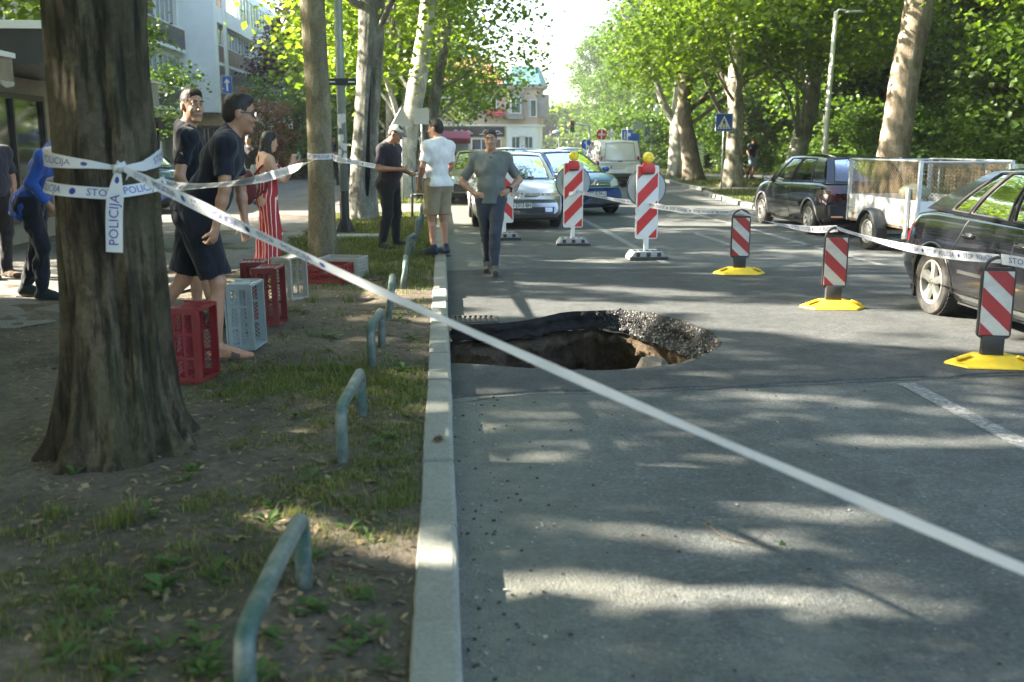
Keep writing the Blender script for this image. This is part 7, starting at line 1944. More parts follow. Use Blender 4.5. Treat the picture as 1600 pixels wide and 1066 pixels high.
def person(label, loc, rz, H=1.78, lean=0, twist=0, head=(0, 0, 0), J=None, skin='a', skincol=(.42, .25, .165), h=.0085, hair=(.03, .022, .016), hairstyle='short',
           shirt=None, sleeve=.62, hem=.90, trousers=None, legcut=None, loose=.02, shoes=(.03, .03, .032), build=1.0, belly=0, hands=True, wr=.010, group=None, shoe='shoe', female=False, collar=False, flare=0, face=True, sleeve_loose=.0):
 """stand a figure up from joints (facing +Y in its own frame) and grow one smooth body plus separate clothes"""
 t = thing('person', label, 'person', loc, rz, group); k = H / 1.78
 B = dict(pel=(0, 0, .94), waist=(0, .005, 1.09), chest=(0, .01, 1.29), neck=(0, -.02, 1.475), hd=(0, .025, 1.635))
 for s, n in ((1, 'R'), (-1, 'L')):
  B['hip' + n] = (s * .092, 0, .915); B['knee' + n] = (s * .10, .025, .50); B['ank' + n] = (s * .10, -.02, .085); B['toe' + n] = (s * .118, .155, .028)
  B['sh' + n] = (s * (.165 if female else .184) * (1 + (build - 1) * .5), -.012, 1.402); B['el' + n] = (s * .235, -.035, 1.14); B['wr' + n] = (s * .245, .035, .885)
 J = J or {}
 T = np.array(Matrix.Rotation(R(twist), 3, 'Z') @ Matrix.Rotation(R(-lean), 3, 'X'))
 pel = np.array(J.get('pel', B['pel']))
 P = {}
 for n, p in B.items():
  p = np.array(p, float)
  if n == 'pel': p = pel
  elif n[:2] in ('wa', 'ch', 'ne', 'hd', 'sh', 'el', 'wr'): p = T @ (p - B['pel']) + pel
  elif n[:3] == 'hip': p = p - B['pel'] + pel
  P[n] = p
 for n, p in J.items():
  if n[:2] != 'hd': P[n] = np.array(p, float)
 P = {n: p * k for n, p in P.items()}
 HM = T @ np.array(Matrix.Rotation(R(head[0]), 3, 'Z') @ Matrix.Rotation(R(-head[1] + lean * .8), 3, 'X') @ Matrix.Rotation(R(head[2]), 3, 'Y'))
 P['hd'] = P['neck'] + (P['hd'] - P['neck']) if 'hd' in J else P['neck'] + T @ np.array((0, .045, .0)) * k + HM @ np.array((0, .0, .16)) * k
 hd = P['hd']; hp = lambda x, y, z: hd + HM @ (np.array((x, y, z)) * k)
 allp = np.array(list(P.values())); lo = allp.min(0) - .2 * k; hi = allp.max(0) + .26 * k; lo[2] = min(-.02, lo[2])
 b_ = build
 def torso(S, e, kk=.05):
  S.ell(P['pel'] + T @ np.array((0, -.012, -.01)) * k, np.array((.158 * b_ + e, .112 * b_ + e, .135 + e)) * 1, T, kk)
  S.ell(P['waist'] + T @ np.array((0, belly * .6, 0)), np.array(((.128 if female else .148) * b_ + e + belly * .5, .102 * b_ + e + belly, .15 + e)), T, kk)
  S.ell(P['chest'], np.array(((.142 if female else .172) * b_ + e, .115 * b_ + e, .18 + e)), T, kk)
  for s in ('R', 'L'):
   S.cone(P['neck'] + T @ np.array((0, -.012, .012)), P['sh' + s] + T @ np.array((0, 0, .008)), .050 + e, .050 * b_ + e, kk); S.cone(lerp(P['neck'], P['sh' + s], .3) - T @ np.array((0, 0, .05)), P['sh' + s], .07 + e, .056 * b_ + e, kk)
   S.cone(P['chest'] + T @ np.array((.09 if s == 'R' else -.09, -.02, .02)), P['sh' + s], .10 * b_ + e, .055 + e, kk)
   if female: S.ell(P['chest'] + T @ np.array((.065 if s == 'R' else -.065, .10, -.01)), (.06 + e, .055 + e, .06 + e), T, .03)
   S.ell(P['hip' + s] + T @ np.array((0, -.06, .0)), (.095 * b_ + e, .085 * b_ + e, .10 + e), None, .04)
 def legs(S, e, kk=.03, e2=None):
  e2 = e if e2 is None else e2
  for s in ('R', 'L'):
   hp_, kn, an = P['hip' + s], P['knee' + s], P['ank' + s]
   S.cone(hp_, kn, .088 * b_ + e, .054 + (e + e2) / 2, kk); S.cone(kn, an, .052 + (e + e2) / 2, .036 + e2, kk)
   c = lerp(kn, an, .30); bk = nrm(np.cross(np.cross(an - kn, (0, 1., 0)), an - kn)); S.cone(c - bk * .022, lerp(kn, an, .55) - bk * .010, .046 + e2, .034 + e2, kk)
 body = SDF(lo, hi, h); torso(body, 0); legs(body, 0)
 body.cone(P['neck'] - T @ np.array((0, -.01, .03)), hp(0, -.015, -.05), .060 * (.85 if female else 1.0), .054 * (.85 if female else 1.0), .03)
 for s, sg in (('R', 1), ('L', -1)):
  body.cone(P['sh' + s], lerp(P['sh' + s], P['el' + s], .45), .056 * b_, .049 * (.8 if female else b_), .03); body.cone(lerp(P['sh' + s], P['el' + s], .4), P['el' + s], .048 * (.82 if female else b_), .039, .02)
  body.cone(P['el' + s], lerp(P['el' + s], P['wr' + s], .3), .040, .041 * (.86 if female else 1), .02); body.cone(lerp(P['el' + s], P['wr' + s], .3), P['wr' + s], .040 * (.86 if female else 1), .026, .02)
  an, to = P['ank' + s], P['toe' + s]
  f = nrm(to - an); heel = an - f * .035 * k * (1, 1, 0); heel[2] = to[2] + .008 if an[2] < .14 else heel[2] - .03
  body.cone(an, lerp(an, to, .75), .038, .032, .02); body.cone(heel, to, .034, .026, .02); body.cone(lerp(heel, to, .62), to + nrm(f * (1, 1, 0)) * .045, .036, .022, .02)
  # hand: palm, four unequal fingers, thumb
  d = J.get('hd' + s + '_dir'); d = nrm(d if d is not None else P['wr' + s] - P['el' + s])
  n = J.get('hd' + s + '_palm'); n = np.asarray(n if n is not None else (-sg * 1.0, 0, 0), float); n = nrm(n - d * (n @ d)); q = np.cross(n, d) * sg   # q points to the thumb side
  if J.get('hd' + s + '_flip'): q = -q
  curl = J.get('hd' + s + '_curl', .45); w = P['wr' + s]
  if hands:
   body.ell(w + d * .048, (.038, .016, .052), np.stack([q, n, d], 1), .018); body.cone(w, w + d * .05, .024, .026, .015)
   for i, (off, L) in enumerate(((.028, .068), (.009, .078), (-.010, .072), (-.028, .056))):
    a = w + d * .082 + q * off; c1 = curl * (1 + .1 * i); d1 = nrm(d * math.cos(c1) + n * math.sin(c1)); d2 = nrm(d * math.cos(c1 * 2.3) + n * math.sin(c1 * 2.3))
    m1 = a + d1 * L * .5; body.cone(a - d * .012, m1, .0095, .0088, .006); body.cone(m1, m1 + d2 * L * .5, .0088, .0075, .004)
   th = nrm(d * .62 + q * .75 + n * .25); a = w + d * .025 + q * .024; m1 = a + th * .038
   body.cone(a, m1, .014, .011, .008); body.cone(m1, m1 + nrm(th + d * .6 + n * .35 * (1 + curl)) * .034, .0105, .0085, .004)
  else: body.ell(w + d * .07, (.034, .018, .075), np.stack([q, n, d], 1), .015)
 # head
 body.ell(hp(0, -.012, .03), np.array((.074, .094, .092)) * k, HM, .02); body.ell(hp(0, .018, -.045), np.array((.058, .072, .075)) * k, HM, .035)
 body.ell(hp(0, .070, -.098), np.array((.026, .020, .018)) * k, HM, .03)
 for s in (-1, 1):
  body.ell(hp(s * .030, .093, .008), np.array((.019, .016, .012)) * k, HM, .012, 'sub'); body.ell(hp(s * .033, .070, -.030), np.array((.024, .020, .022)) * k, HM, .02)
  body.ell(hp(s * .076, -.008, -.008), np.array((.009, .020, .032)) * k, HM, .006)
 body.cone(hp(0, .086, .012), hp(0, .112, -.028), .008 * k, .0125 * k, .010); body.ell(hp(0, .101, -.034), np.array((.018, .011, .009)) * k, HM, .008)
 body.cone(hp(-.034, .082, .026), hp(.034, .082, .026), .010 * k, .010 * k, .012); body.ell(hp(0, .086, -.064), np.array((.026, .011, .012)) * k, HM, .010)
 sm = skin_mat(skin, skincol); me = body.mesh('body'); link('body', me, sm, t)
 if face:
  fe = MB()
  for s in (-1, 1):
   e = MB().ball(hp(s * .030, .0765, .007), (.0115 * k, .0095 * k, .0075 * k), 10, 8); e.ball(hp(s * .030, .081, .007), .0056 * k, 8, 6, mi=1); e.build('eye', [mat('eye_white', (.28, .26, .24), .4), mat('iris', (.03, .02, .015), .2)], t, True)
   MB().tube(np.array([hp(s * .012, .098, .030), hp(s * .030, .096, .037), hp(s * .052, .080, .030)]), [.005, .0055, .003], 5).build('eyebrow', mat('brow_%s' % skin, [c * 1.0 for c in hair], .9), t, True)
  MB().tube(np.array([hp(-.026, .084, -.066), hp(-.008, .0975, -.062), hp(.008, .0975, -.062), hp(.026, .084, -.066)]), [.003, .006, .006, .003], 6).build('lips', mat('lips', (.33, .12, .095), .45), t, True)
 hair = [c * .5 for c in hair]; hm = mat('hair_%.3f_%.3f' % tuple(hair[:2]), hair, .6, var=.35, vscale=40, bump=.8, bscale=90)
 G = lambda: SDF(lo, hi, h)
 if hairstyle != 'none':
  if hairstyle == 'long':
   S = G(); S.ell(hp(0, -.018, .038), np.array((.081, .098, .094)) * k, HM, 0); S.ell(hp(0, -.035, -.005), np.array((.080, .086, .080)) * k, HM, .02); S.plane(hp(0, .058, .066), HM @ np.array((0, .80, -.60)))
  else:
   S = G(); S.ell(hp(0, -.016, .036), np.array((.0765, .0965, .0935)) * k, HM, 0); S.ell(hp(0, .012, .092), np.array((.058, .070, .036)) * k, HM, .02); S.ell(hp(0, -.045, -.01), np.array((.066, .066, .070)) * k, HM, .015)
   S.plane(hp(0, .068, .072), HM @ np.array((0, .90, -.42))); S.plane(hp(0, -.02, -.066), HM @ np.array((0, .22, -1.0)))
   F = G()
   for q in (-1, 1): F.ell(hp(q * .080, -.003, -.012), np.array((.026, .023, .034)) * k, HM, 0); F.ell(hp(q * .075, .040, -.045), np.array((.03, .028, .034)) * k, HM, 0)
   S.vol = np.maximum(S.vol, -F.vol)
  if hairstyle in ('long', 'tail'):
   S.cone(hp(-.045, -.05, .0), hp(-.06, -.055, -.20), .045 * k, .05 * k, .02); S.cone(hp(.045, -.05, .0), hp(.065, -.03, -.20), .045 * k, .045 * k, .02); S.cone(hp(0, -.07, 0), hp(0, -.08, -.24), .05 * k, .045 * k, .02)
  link('hair', S.mesh('hair', .003, 90, (1, 1, .5), 4), hm, t)
 if hairstyle == 'cap' or hairstyle == 'capd':
  S = G(); S.ell(hp(0, -.012, .048), np.array((.087, .106, .085)) * k, HM, 0); S.plane(hp(0, .0, .048), HM @ np.array((0, .10, -1.0)))
  cm = cloth('cap_pale' if hairstyle == 'cap' else 'cap_dark', (.50, .50, .43) if hairstyle == 'cap' else (.015, .016, .02)); c_ = link('cap', S.mesh('cap', .002, 40), cm, t)
  u = np.linspace(-1.15, 1.15, 13); P3 = np.array([[hp(math.sin(a) * (.082 + .0 * r), math.cos(a) * .095 + r * .075 * math.cos(a * .8), .050 - .018 * r - .012 * math.sin(a) ** 2) for r in (0, .5, 1)] for a in u])
  q = MB().grid(P3).grid(P3 - HM @ np.array((0, 0, .006)), flip=True); q.build('visor', cm if hairstyle == 'capd' else cloth('visor_grey', (.12, .13, .14)), c_, True)
 # clothes
 if shirt:
  sc, sn = shirt; S = G(); torso(S, .014, .06); S.ell(P['pel'] - T @ np.array((0, .012, .10)) * k, np.array((.163 * b_ + .012, .125 * b_ + .012 + belly * .5, .20)), T, .04)
  S.plane(P['pel'] * (1, 1, 0) + T @ np.array((0, 0, (hem - .94) * k)) + (0, 0, P['pel'][2]), T @ np.array((0, 0, -1.0)))
  S.plane(P['neck'] + T @ np.array((0, .0, .040)), T @ np.array((0, .42, 1.0)))
  N = G(); N.cone(P['neck'] - T @ np.array((0, -.03, .03)), P['neck'] + T @ np.array((0, .05, .2)), .062, .075, 0); S.vol = np.maximum(S.vol, -N.vol)
  for s in ('R', 'L'):
   if sleeve <= 0: break
   A, E, Wr = P['sh' + s], P['el' + s], P['wr' + s]; Q = G()
   if sleeve <= 1:
    Q.cone(A - T @ np.array((0, 0, .012)), E, .061 * b_ + sleeve_loose * .3, .056 * b_ + sleeve_loose, 0); Q.cone(lerp(P['neck'], A, .6) - T @ np.array((0, 0, .02)), A - T @ np.array((0, 0, .012)), .052, .058, .03); Q.plane(lerp(A, E, sleeve), E - A)
   else:
    Q.cone(A, E, .068 * b_, .056, 0); Q.cone(E, Wr, .056, .042, .02); Q.plane(lerp(E, Wr, sleeve - 1), Wr - E)
   hh = np.clip(.5 + .5 * (S.vol - Q.vol) / .025, 0, 1); S.vol = S.vol * (1 - hh) + Q.vol * hh - .025 * hh * (1 - hh)
  o = link('shirt', S.mesh('shirt', wr * 1.5, 10, (1.5, 1.5, .6), int(H * 100)), cloth(sn, sc), t)
  if collar:
   a = np.linspace(.35, 2 * math.pi - .35, 22); nk = P['neck'] + T @ np.array((0, .012, .0))
   ring = np.array([[nk + T @ np.array((math.sin(q) * (.064 + .030 * f), math.cos(q) * (.064 + .030 * f) , .066 - .046 * f - .022 * (1 + math.cos(q)) * .9)) for f in (0, .5, 1)] for q in a])
   MB().grid(ring).build('collar', cloth(sn + '_collar', [c * .85 for c in sc]), o, True)
   MB().box(nk + T @ np.array((0, .1, -.09)), (.028, .012, .11), rx=-.3).build('placket', cloth(sn + '_collar', [c * .85 for c in sc]), o)
 if trousers:
  tc, tn = trousers if not isinstance(trousers[0], bpy.types.Material) else (None, trousers[0]); S = G()
  if legcut:
   legs(S, loose, .025, loose + .01)
   for s in ('R', 'L'): pass
   S.vol = np.full(S.vol.shape, .25, np.float32)
   for s in ('R', 'L'):
    Q = G(); hp_, kn = P['hip' + s], P['knee' + s]
    Q.cone(hp_, kn, .090 * b_ + loose, .066 + loose * 1.1, 0); Q.plane(lerp(hp_, kn, legcut), kn - hp_); S.vol = np.minimum(S.vol, Q.vol)
  else:
   legs(S, loose, .03, loose * .75 + .004 + flare)
   if flare:
    for s in ('R', 'L'): S.cone(lerp(P['knee' + s], P['ank' + s], .2), P['ank' + s], .06 + loose, .09 + flare, .03)
   S.plane((0, 0, .035 * k), (0, 0, -1.0))
  Q = G(); Q.ell(P['pel'] + T @ np.array((0, -.012, -.02)), np.array((.166 * b_ + .006, .122 * b_ + .006, .15)), None, 0)
  for s in ('R', 'L'): Q.ell(P['hip' + s] + np.array((0, -.055, 0)), (.10 * b_, .092 * b_, .11), None, .04)
  Q.plane(P['pel'] + (0, 0, .09 * k), (0, 0, 1.0)); hh = np.clip(.5 + .5 * (S.vol - Q.vol) / .03, 0, 1); S.vol = S.vol * (1 - hh) + Q.vol * hh - .03 * hh * (1 - hh)
  link('shorts' if legcut else 'trousers', S.mesh('trousers', wr * 1.6, 11, (1.3, 1.3, .75), 7), tn if tc is None else cloth(tn, tc), t)
 if shoes is not None:
  for s in ('R', 'L'):
   an, to = P['ank' + s], P['toe' + s]; f = nrm((to - an) * (1, 1, 0)); heel = an - f * .038 * k; dz = to[2] - .028 * k
   tilt = (an[2] - .085 * k) - dz; heel[2] = .045 * k + dz + tilt * 1.0
   S = SDF(np.minimum(heel, to) - .13, np.maximum(an, to) + .13, min(h, .007)); tip = to + f * .05
   if shoe == 'sandal':
    S.cone(heel - (0, 0, .036), tip - (0, 0, .020), .036, .030, 0); S.vol = np.maximum(S.vol, 0); pth = [heel, tip]
    mb = MB(); dd = tip - heel; L = np.linalg.norm(dd); dd = dd / L; sd = np.cross(dd, (0, 0, 1.0)); up = np.cross(sd, dd)
    out = [(-.045, 0), (-.03, .032), (.06, .033), (.14, .042), (.2, .045), (.245, .03), (.262, 0), (.245, -.03), (.2, -.045), (.14, -.042), (.06, -.033), (-.03, -.032)]
    base = heel - up * .046; sc = (L + .03) / .24
    mb.prism([(a * sc, b) for a, b in out], .026, base, dd, sd); o = mb.build('sandal', cloth('sandal_brown', (.07, .055, .04)), t, bevel=.006)
    c = base + dd * .135 * sc; a = np.linspace(-.2, math.pi + .2, 14)
    MB().grid(np.array([[c + dd * w_ * .03 + sd * math.cos(q) * .050 + up * (.022 + math.sin(q) * (.058 - .012 * w_)) for w_ in (-1, 0, 1)] for q in a])).build('strap', cloth('sandal_brown', (.07, .055, .04)), o, True)
    continue
   S.cone(heel, tip, .043, .033, 0); S.cone(lerp(heel, tip, .55), tip, .044, .034, .02); S.cone(an - (0, 0, .0), lerp(an, to, .6), .050, .040, .03); S.cone(an + (0, 0, .01), an + (0, 0, .035), .046, .044, .02)
   S.plane(heel * (1, 1, 0) + (0, 0, heel[2] - .034), np.cross(np.cross(f, (0, 0, 1.0)), nrm(tip - (0, 0, .022) - heel + (0, 0, .034))) * -1)
   o = link('shoe', S.mesh('shoe', .002, 40), cloth('shoe_%.3f_%.3f' % tuple(shoes[:2]), shoes), t)
   dd = nrm((tip - (0, 0, .018)) - (heel - (0, 0, .028))); sd = np.cross(dd, (0, 0, 1.0)); L = np.linalg.norm(tip - heel)
   MB().prism([(a * L / .2, b) for a, b in ((-.048, 0), (-.035, .036), (.06, .037), (.15, .046), (.2, .043), (.232, .02), (.236, 0), (.232, -.02), (.2, -.043), (.15, -.046), (.06, -.037), (-.035, -.036))], .022, heel - np.array((0, 0, .052)), dd, sd).build('sole', mat('sole', (.05, .05, .05), .8), o, bevel=.004)
 t['_P'] = 0; del t['_P']
 return t, {n: p for n, p in P.items()}, hp, HM, T
NAVY = (.008, .010, .018)
# older man leaning forward to look into the hole
o1, P1, hp1, HM1, T1_ = person('man in navy T-shirt and dark cargo shorts leaning forward to look at the hole', (-1.80, 7.12, .115), R(-84), 1.93, 29, 0, (4, 2, 0),
 dict(pel=(0, .08, .96), kneeR=(.10, .20, .51), ankR=(.10, .17, .085), toeR=(.115, .345, .028), kneeL=(-.10, -.04, .51), ankL=(-.11, -.36, .13), toeL=(-.12, -.20, .035),
         elR=(.24, .29, 1.11), wrR=(.25, .22, .86), hdR_curl=.75, elL=(-.24, .34, 1.10), wrL=(-.22, .36, .86), hdR_palm=(-.6, -.75, 0)),
 'older', (.36, .20, .125), .0068, (.022, .018, .015), 'short', (NAVY, 'navy_tee'), .72, .90, ((.009, .011, .017), 'dark_shorts'), .90, .036, (.1, .08, .06), 1.06, .035, wr=.008, shoe='sandal', sleeve_loose=.010)
g = MB()
for s in (-1, 1):
 e = [hp1(s * (.031 + .024 * math.cos(a)), .101 - .012 * abs(math.cos(a)), .008 + .017 * math.sin(a)) for a in np.linspace(0, 2 * math.pi, 14, endpoint=False)]
 g.tube(np.array(e), .0025, 5, closed=True); g.tube(np.array([hp1(s * .056, .088, .014), hp1(s * .076, .05, .014), hp1(s * .080, -.01, .008)]), .0026, 5)
g.tube(np.array([hp1(-.008, .104, .010), hp1(.008, .104, .010)]), .0025, 5)
gl_ = g.build('glasses', M_BLK, o1, True)
for s in (-1, 1): MB().add([hp1(s * .031, .1, .008)] + [hp1(s * (.031 + .022 * math.cos(a)), .100 - .012 * abs(math.cos(a)), .008 + .016 * math.sin(a)) for a in np.linspace(0, 2 * math.pi, 12, endpoint=False)], [(0, 1 + i, 1 + (i + 1) % 12) for i in range(12)]).build('lens', M_GLASS_D, gl_)
# young man behind him, turning his head to the viewer
person('young man in navy T-shirt behind the leaning man, looking back at the viewer', (-2.02, 8.25, .12), R(-78), 1.95, 2, 0, (-62, 2, 0),
 dict(ankR=(.10, .12, .085), toeR=(.115, .30, .028), kneeR=(.10, .08, .50), elR=(.25, -.06, 1.14), wrR=(.20, .02, .91), elL=(-.25, -.02, 1.15), wrL=(-.2, .12, .96), hdR_curl=.8),
 'young', (.40, .235, .15), .0072, (.05, .032, .02), 'short', ((.008, .010, .017), 'navy_tee2'), .70, .89, ((.012, .014, .022), 'navy_shorts'), .88, .03, (.018, .018, .02), 1.0, wr=.009)
# woman with a phone
jm = striped_cloth()
o3, P3, hp3, HM3, T3_ = person('woman in red jumpsuit with white pinstripes photographing with her phone', (-2.03, 11.9, .115), R(-78), 1.66, 0, 12, (14, 10, 0),
 dict(elR=(.20, .16, 1.18), wrR=(.085, .31, 1.37), hdR_curl=.7, hdR_palm=(-1, 0, .2), hdR_dir=(-.12, .35, .9), elL=(-.12, .22, 1.16), wrL=(.01, .35, 1.37), hdL_curl=.7, hdL_palm=(1, 0, .2), hdL_dir=(.12, .35, .9), kneeR=(.09, .05, .5), kneeL=(-.09, -.03, .5), ankL=(-.1, -.10, .085), toeL=(-.115, .08, .028)),
 'woman', (.47, .29, .20), .008, (.016, .012, .011), 'long', None, 0, .9, (jm, 0), None, .022, (.3, .25, .2), .93, 0, wr=.006, female=True, flare=.03)
S = SDF(np.array((-.35, -.35, .85)), np.array((.35, .4, 1.5)), .008)
kk = 1.66 / 1.78
S.ell(P3['pel'] + np.array((0, -.01, .0)), (.165, .125, .15), T3_, 0); S.ell(P3['waist'], (.135, .11, .15), T3_, .05); S.ell(P3['chest'], (.15, .125, .16), T3_, .05)
for s in (-1, 1): S.ell(P3['chest'] + T3_ @ np.array((.065 * s, .095, -.01)), (.068, .064, .066), T3_, .03)
S.plane(P3['chest'] + (0, 0, .055), (0, -.25, 1.0)); link('bodice', S.mesh('bodice', .004, 15), jm, o3)
for s in (-1, 1): MB().tube(smooth_path([P3['chest'] + T3_ @ np.array((.07 * s, .115, .05)), P3['neck'] + T3_ @ np.array((.085 * s, .0, -.015)), P3['chest'] + T3_ @ np.array((.07 * s, -.10, .05))], 6), .008, 6).build('strap', jm, o3, True)
for s in (-1, 1):
 a = np.linspace(0, 2 * math.pi, 12, endpoint=False); MB().tube(np.array([hp3(s * .034 + .024 * math.cos(q), .055 - .02 * math.sin(q), .118 + .014 * math.sin(q)) for q in a]), .003, 5, closed=True).build('sunglasses', M_BLK, o3, True)
RZ3 = np.array(Matrix.Rotation(R(-78), 3, 'Z'))
hm_ = (P3['wrR'] + P3['wrL']) / 2 + np.array((.0, .055, .085)); ph = thing('phone', 'turquoise phone held up by the woman in the striped jumpsuit', 'phone', tuple(RZ3 @ hm_ + np.array((-2.03, 11.9, .115))), R(-78))
MB().box((0, 0, 0), (.155, .010, .078), rx=-.2).build('case', mat('turquoise_case', (.04, .36, .40), .35), ph, bevel=.004); MB().box((.05, .007, .018), (.03, .004, .03), rx=-.2).build('camera_bump', M_BLK, ph); MB().box((0, -.007, 0), (.14, .002, .068), rx=-.2).build('screen', M_PANE_D, ph)
bp = thing('backpack', 'dark red and white backpack hanging behind the woman in the jumpsuit', 'backpack', tuple(RZ3 @ np.array((.04, -.22, 1.0)) + np.array((-2.03, 11.9, .115))), R(-78))
S = SDF(np.array((-.25, -.2, -.3)), np.array((.25, .2, .3)), .012); S.ell((0, 0, 0), (.14, .085, .2), None, 0); S.ell((0, -.06, -.06), (.11, .06, .1), None, .03); link('bag', S.mesh('bag', .01, 14), cloth('backpack_red', (.10, .018, .022)), bp)
S = SDF(np.array((-.25, -.25, -.3)), np.array((.25, .2, .3)), .012); S.ell((0, -.075, -.10), (.115, .06, .09), None, 0); link('front_pocket', S.mesh('pocket', .006, 14), cloth('backpack_white', (.5, .49, .47)), bp)
MB().tube(smooth_path([(.1, .07, .15), (.12, .2, .26), (.11, .2, .0), (.09, .07, -.12)], 6), .016, 6).build('shoulder_strap', cloth('backpack_red', (.10, .018, .022)), bp, True)
# man with the cap looking at his phone
o4, P4, hp4, HM4, T4_ = person('man in pale cap and dark polo shirt looking down at his phone', (-.76, 14.58, .115), R(-118), 1.80, 3, 0, (8, 24, 0),
 dict(elR=(.26, -.02, 1.14), wrR=(.12, .24, 1.13), hdR_curl=.7, hdR_palm=(0, .1, 1), elL=(-.25, .0, 1.15), wrL=(-.10, .30, 1.06), hdL_curl=.9, hdL_palm=(.3, -.2, 1), kneeL=(-.12, .03, .5), ankL=(-.16, .0, .085), toeL=(-.22, .15, .028), ankR=(.15, -.05, .085), toeR=(.2, .12, .028)),
 'cap', (.36, .19, .125), .009, (.10, .09, .08), 'cap', ((.022, .020, .028), 'dark_polo'), .78, .88, ((.012, .015, .016), 'dark_trousers'), None, .024, (.02, .022, .026), 1.05, .04, collar=True, wr=.006, sleeve_loose=.008)
RZ4 = np.array(Matrix.Rotation(R(-118), 3, 'Z'))
ph = thing('phone', 'dark phone in the hand of the man with the pale cap', 'phone', tuple(RZ4 @ (P4['wrL'] + np.array((-.02, .09, .04))) + np.array((-.76, 14.58, .115))), R(-110))
MB().box((0, 0, 0), (.075, .15, .010), rx=.35).build('case', M_BLK, ph, bevel=.003); MB().box((0, -.002, .0062), (.066, .135, .002), rx=.35).build('screen', M_PANE_D, ph)
MB().tube(smooth_path([P4['wrL'] + np.array((.0, .02, -.02)), P4['wrL'] + np.array((.02, .03, -.18)), P4['wrL'] + np.array((-.01, .03, -.26))], 5), .009, 6).build('wrist_strap', M_BLK, o4, True)
# man in white T-shirt
person('man in white T-shirt and khaki shorts standing on the kerb', (-.06, 13.68, .12), R(40), 1.84, -1, 0, (22, 4, 0),
 dict(elL=(-.25, .0, 1.15), wrL=(-.20, .15, .92), hdL_curl=.7, hdL_palm=(.5, -.5, 0), elR=(.25, .02, 1.15), wrR=(.16, .16, .95)),
 'white', (.40, .225, .145), .0085, (.028, .020, .015), 'short', ((.74, .74, .73), 'white_tee'), .74, .90, ((.30, .25, .165), 'khaki_shorts'), .92, .034, (.025, .035, .06), 1.02, .015, wr=.0035, sleeve_loose=.006)
# man in grey polo walking with hands on his hips
o6, P6, hp6, HM6, T6_ = person('man in grey polo shirt walking with his hands on his hips', (.60, 12.42, .016), R(176), 1.79, -1, 0, (-4, 3, 0),
 dict(elR=(.365, -.05, 1.13), wrR=(.20, .06, .985), hdR_dir=(-.75, .55, -.12), hdR_palm=(-.45, -.7, 0), hdR_curl=.35, elL=(-.35, -.06, 1.15), wrL=(-.215, .05, 1.03), hdL_dir=(.7, .5, -.35), hdL_palm=(.45, -.7, 0), hdL_curl=.45,
         kneeR=(.06, -.03, .50), ankR=(.05, -.24, .12), toeR=(.065, -.06, .035), kneeL=(-.05, .14, .52), ankL=(-.04, .16, .095), toeL=(-.055, .33, .05)),
 'grey', (.40, .235, .16), .008, (.06, .055, .05), 'short', ((.125, .145, .14), 'grey_polo'), .80, .87, ((.038, .05, .066), 'jeans'), None, .019, (.055, .05, .045), 1.02, .02, collar=True, wr=.006, sleeve_loose=.008)
w = P6['wrL']; d = nrm(P6['wrL'] - P6['elL']); A, Bq, _ = frame(d); a = np.linspace(0, 2 * math.pi, 16, endpoint=False)
wt = MB().tube(np.array([w - d * .02 + A * math.cos(q) * .034 + Bq * math.sin(q) * .034 for q in a]), .011, 6, closed=True).build('watch_strap', M_BLK, o6, True)
MB().ball(w - d * .02 + np.array((-.02, .028, .01)), (.020, .012, .020), 10, 8).build('watch_face', M_TRIM, wt, True)
# people at the left edge
person('man in dark uniform shirt and cap cut off by the left edge', (-5.02, 11.6, .12), R(-130), 1.76, 0, 0, (10, 0, 0), dict(elR=(.26, .02, 1.15), wrR=(.18, .18, .98), elL=(-.26, -.02, 1.14)),
 'left', (.34, .19, .125), .012, (.02, .02, .02), 'capd', ((.025, .026, .045), 'uniform_shirt'), .85, .93, ((.012, .012, .014), 'black_trousers'), None, .028, (.08, .05, .03), 1.1, .05, wr=.010)
o8, P8, hp8, HM8, T8_ = person('person in a long royal blue shirt half hidden behind the big trunk', (-3.95, 10.0, .12), R(-95), 1.80, 30, 0, (0, 10, 0), dict(elR=(.25, .12, 1.12), wrR=(.22, .26, .92), kneeR=(.1, .1, .5), ankR=(.1, .06, .085), toeR=(.11, .24, .028), kneeL=(-.1, -.04, .5), ankL=(-.1, -.2, .10), toeL=(-.11, -.03, .03)),
 'blue', (.36, .2, .13), .012, (.02, .018, .016), 'short', ((.025, .075, .30), 'royal_blue_shirt'), 1.9, .74, ((.012, .014, .022), 'black_trousers2'), None, .018, (.02, .03, .03), 1.05, wr=.014)
# bystanders further away
def far_person(label, loc, rz, H, sh, shn, tr_, trn, hair=(.02, .016, .014), style='short', J=None, female=False, cut=None, sk=(.40, .24, .16), name='far', sleeve=.6, lean=0):
 return person(label, loc, rz, H, lean, 0, (0, 0, 0), J or dict(elR=(.24, .0, 1.14), wrR=(.2, .14, .95), ankR=(.1, .14, .085), toeR=(.11, .31, .028), kneeR=(.1, .12, .5), ankL=(-.1, -.16, .1), toeL=(-.11, .02, .03)), name, sk, .0145, hair, style, (sh, shn), sleeve, .9, (tr_, trn), cut, .022, (.03, .03, .032), .98, 0, hands=True, wr=.006, female=female)
far_person('woman in black top far down the pavement, left of the phone woman', (-4.75, 25.5, .137), R(160), 1.70, (.012, .012, .014), 'black_top', (.35, .35, .36), 'pale_shorts', style='long', female=True, cut=.5)
far_person('dark-haired person whose head shows between the two men in navy', (-2.92, 12.4, .13), R(150), 1.72, (.03, .025, .028), 'dark_top', (.02, .02, .025), 'dark_jeans', style='short')
far_person('man in navy walking along the pavement beside the lamp post', (-3.9, 36.5, .137), R(-60), 1.80, (.014, .02, .045), 'navy_jacket', (.015, .018, .03), 'navy_trousers', sleeve=.9)
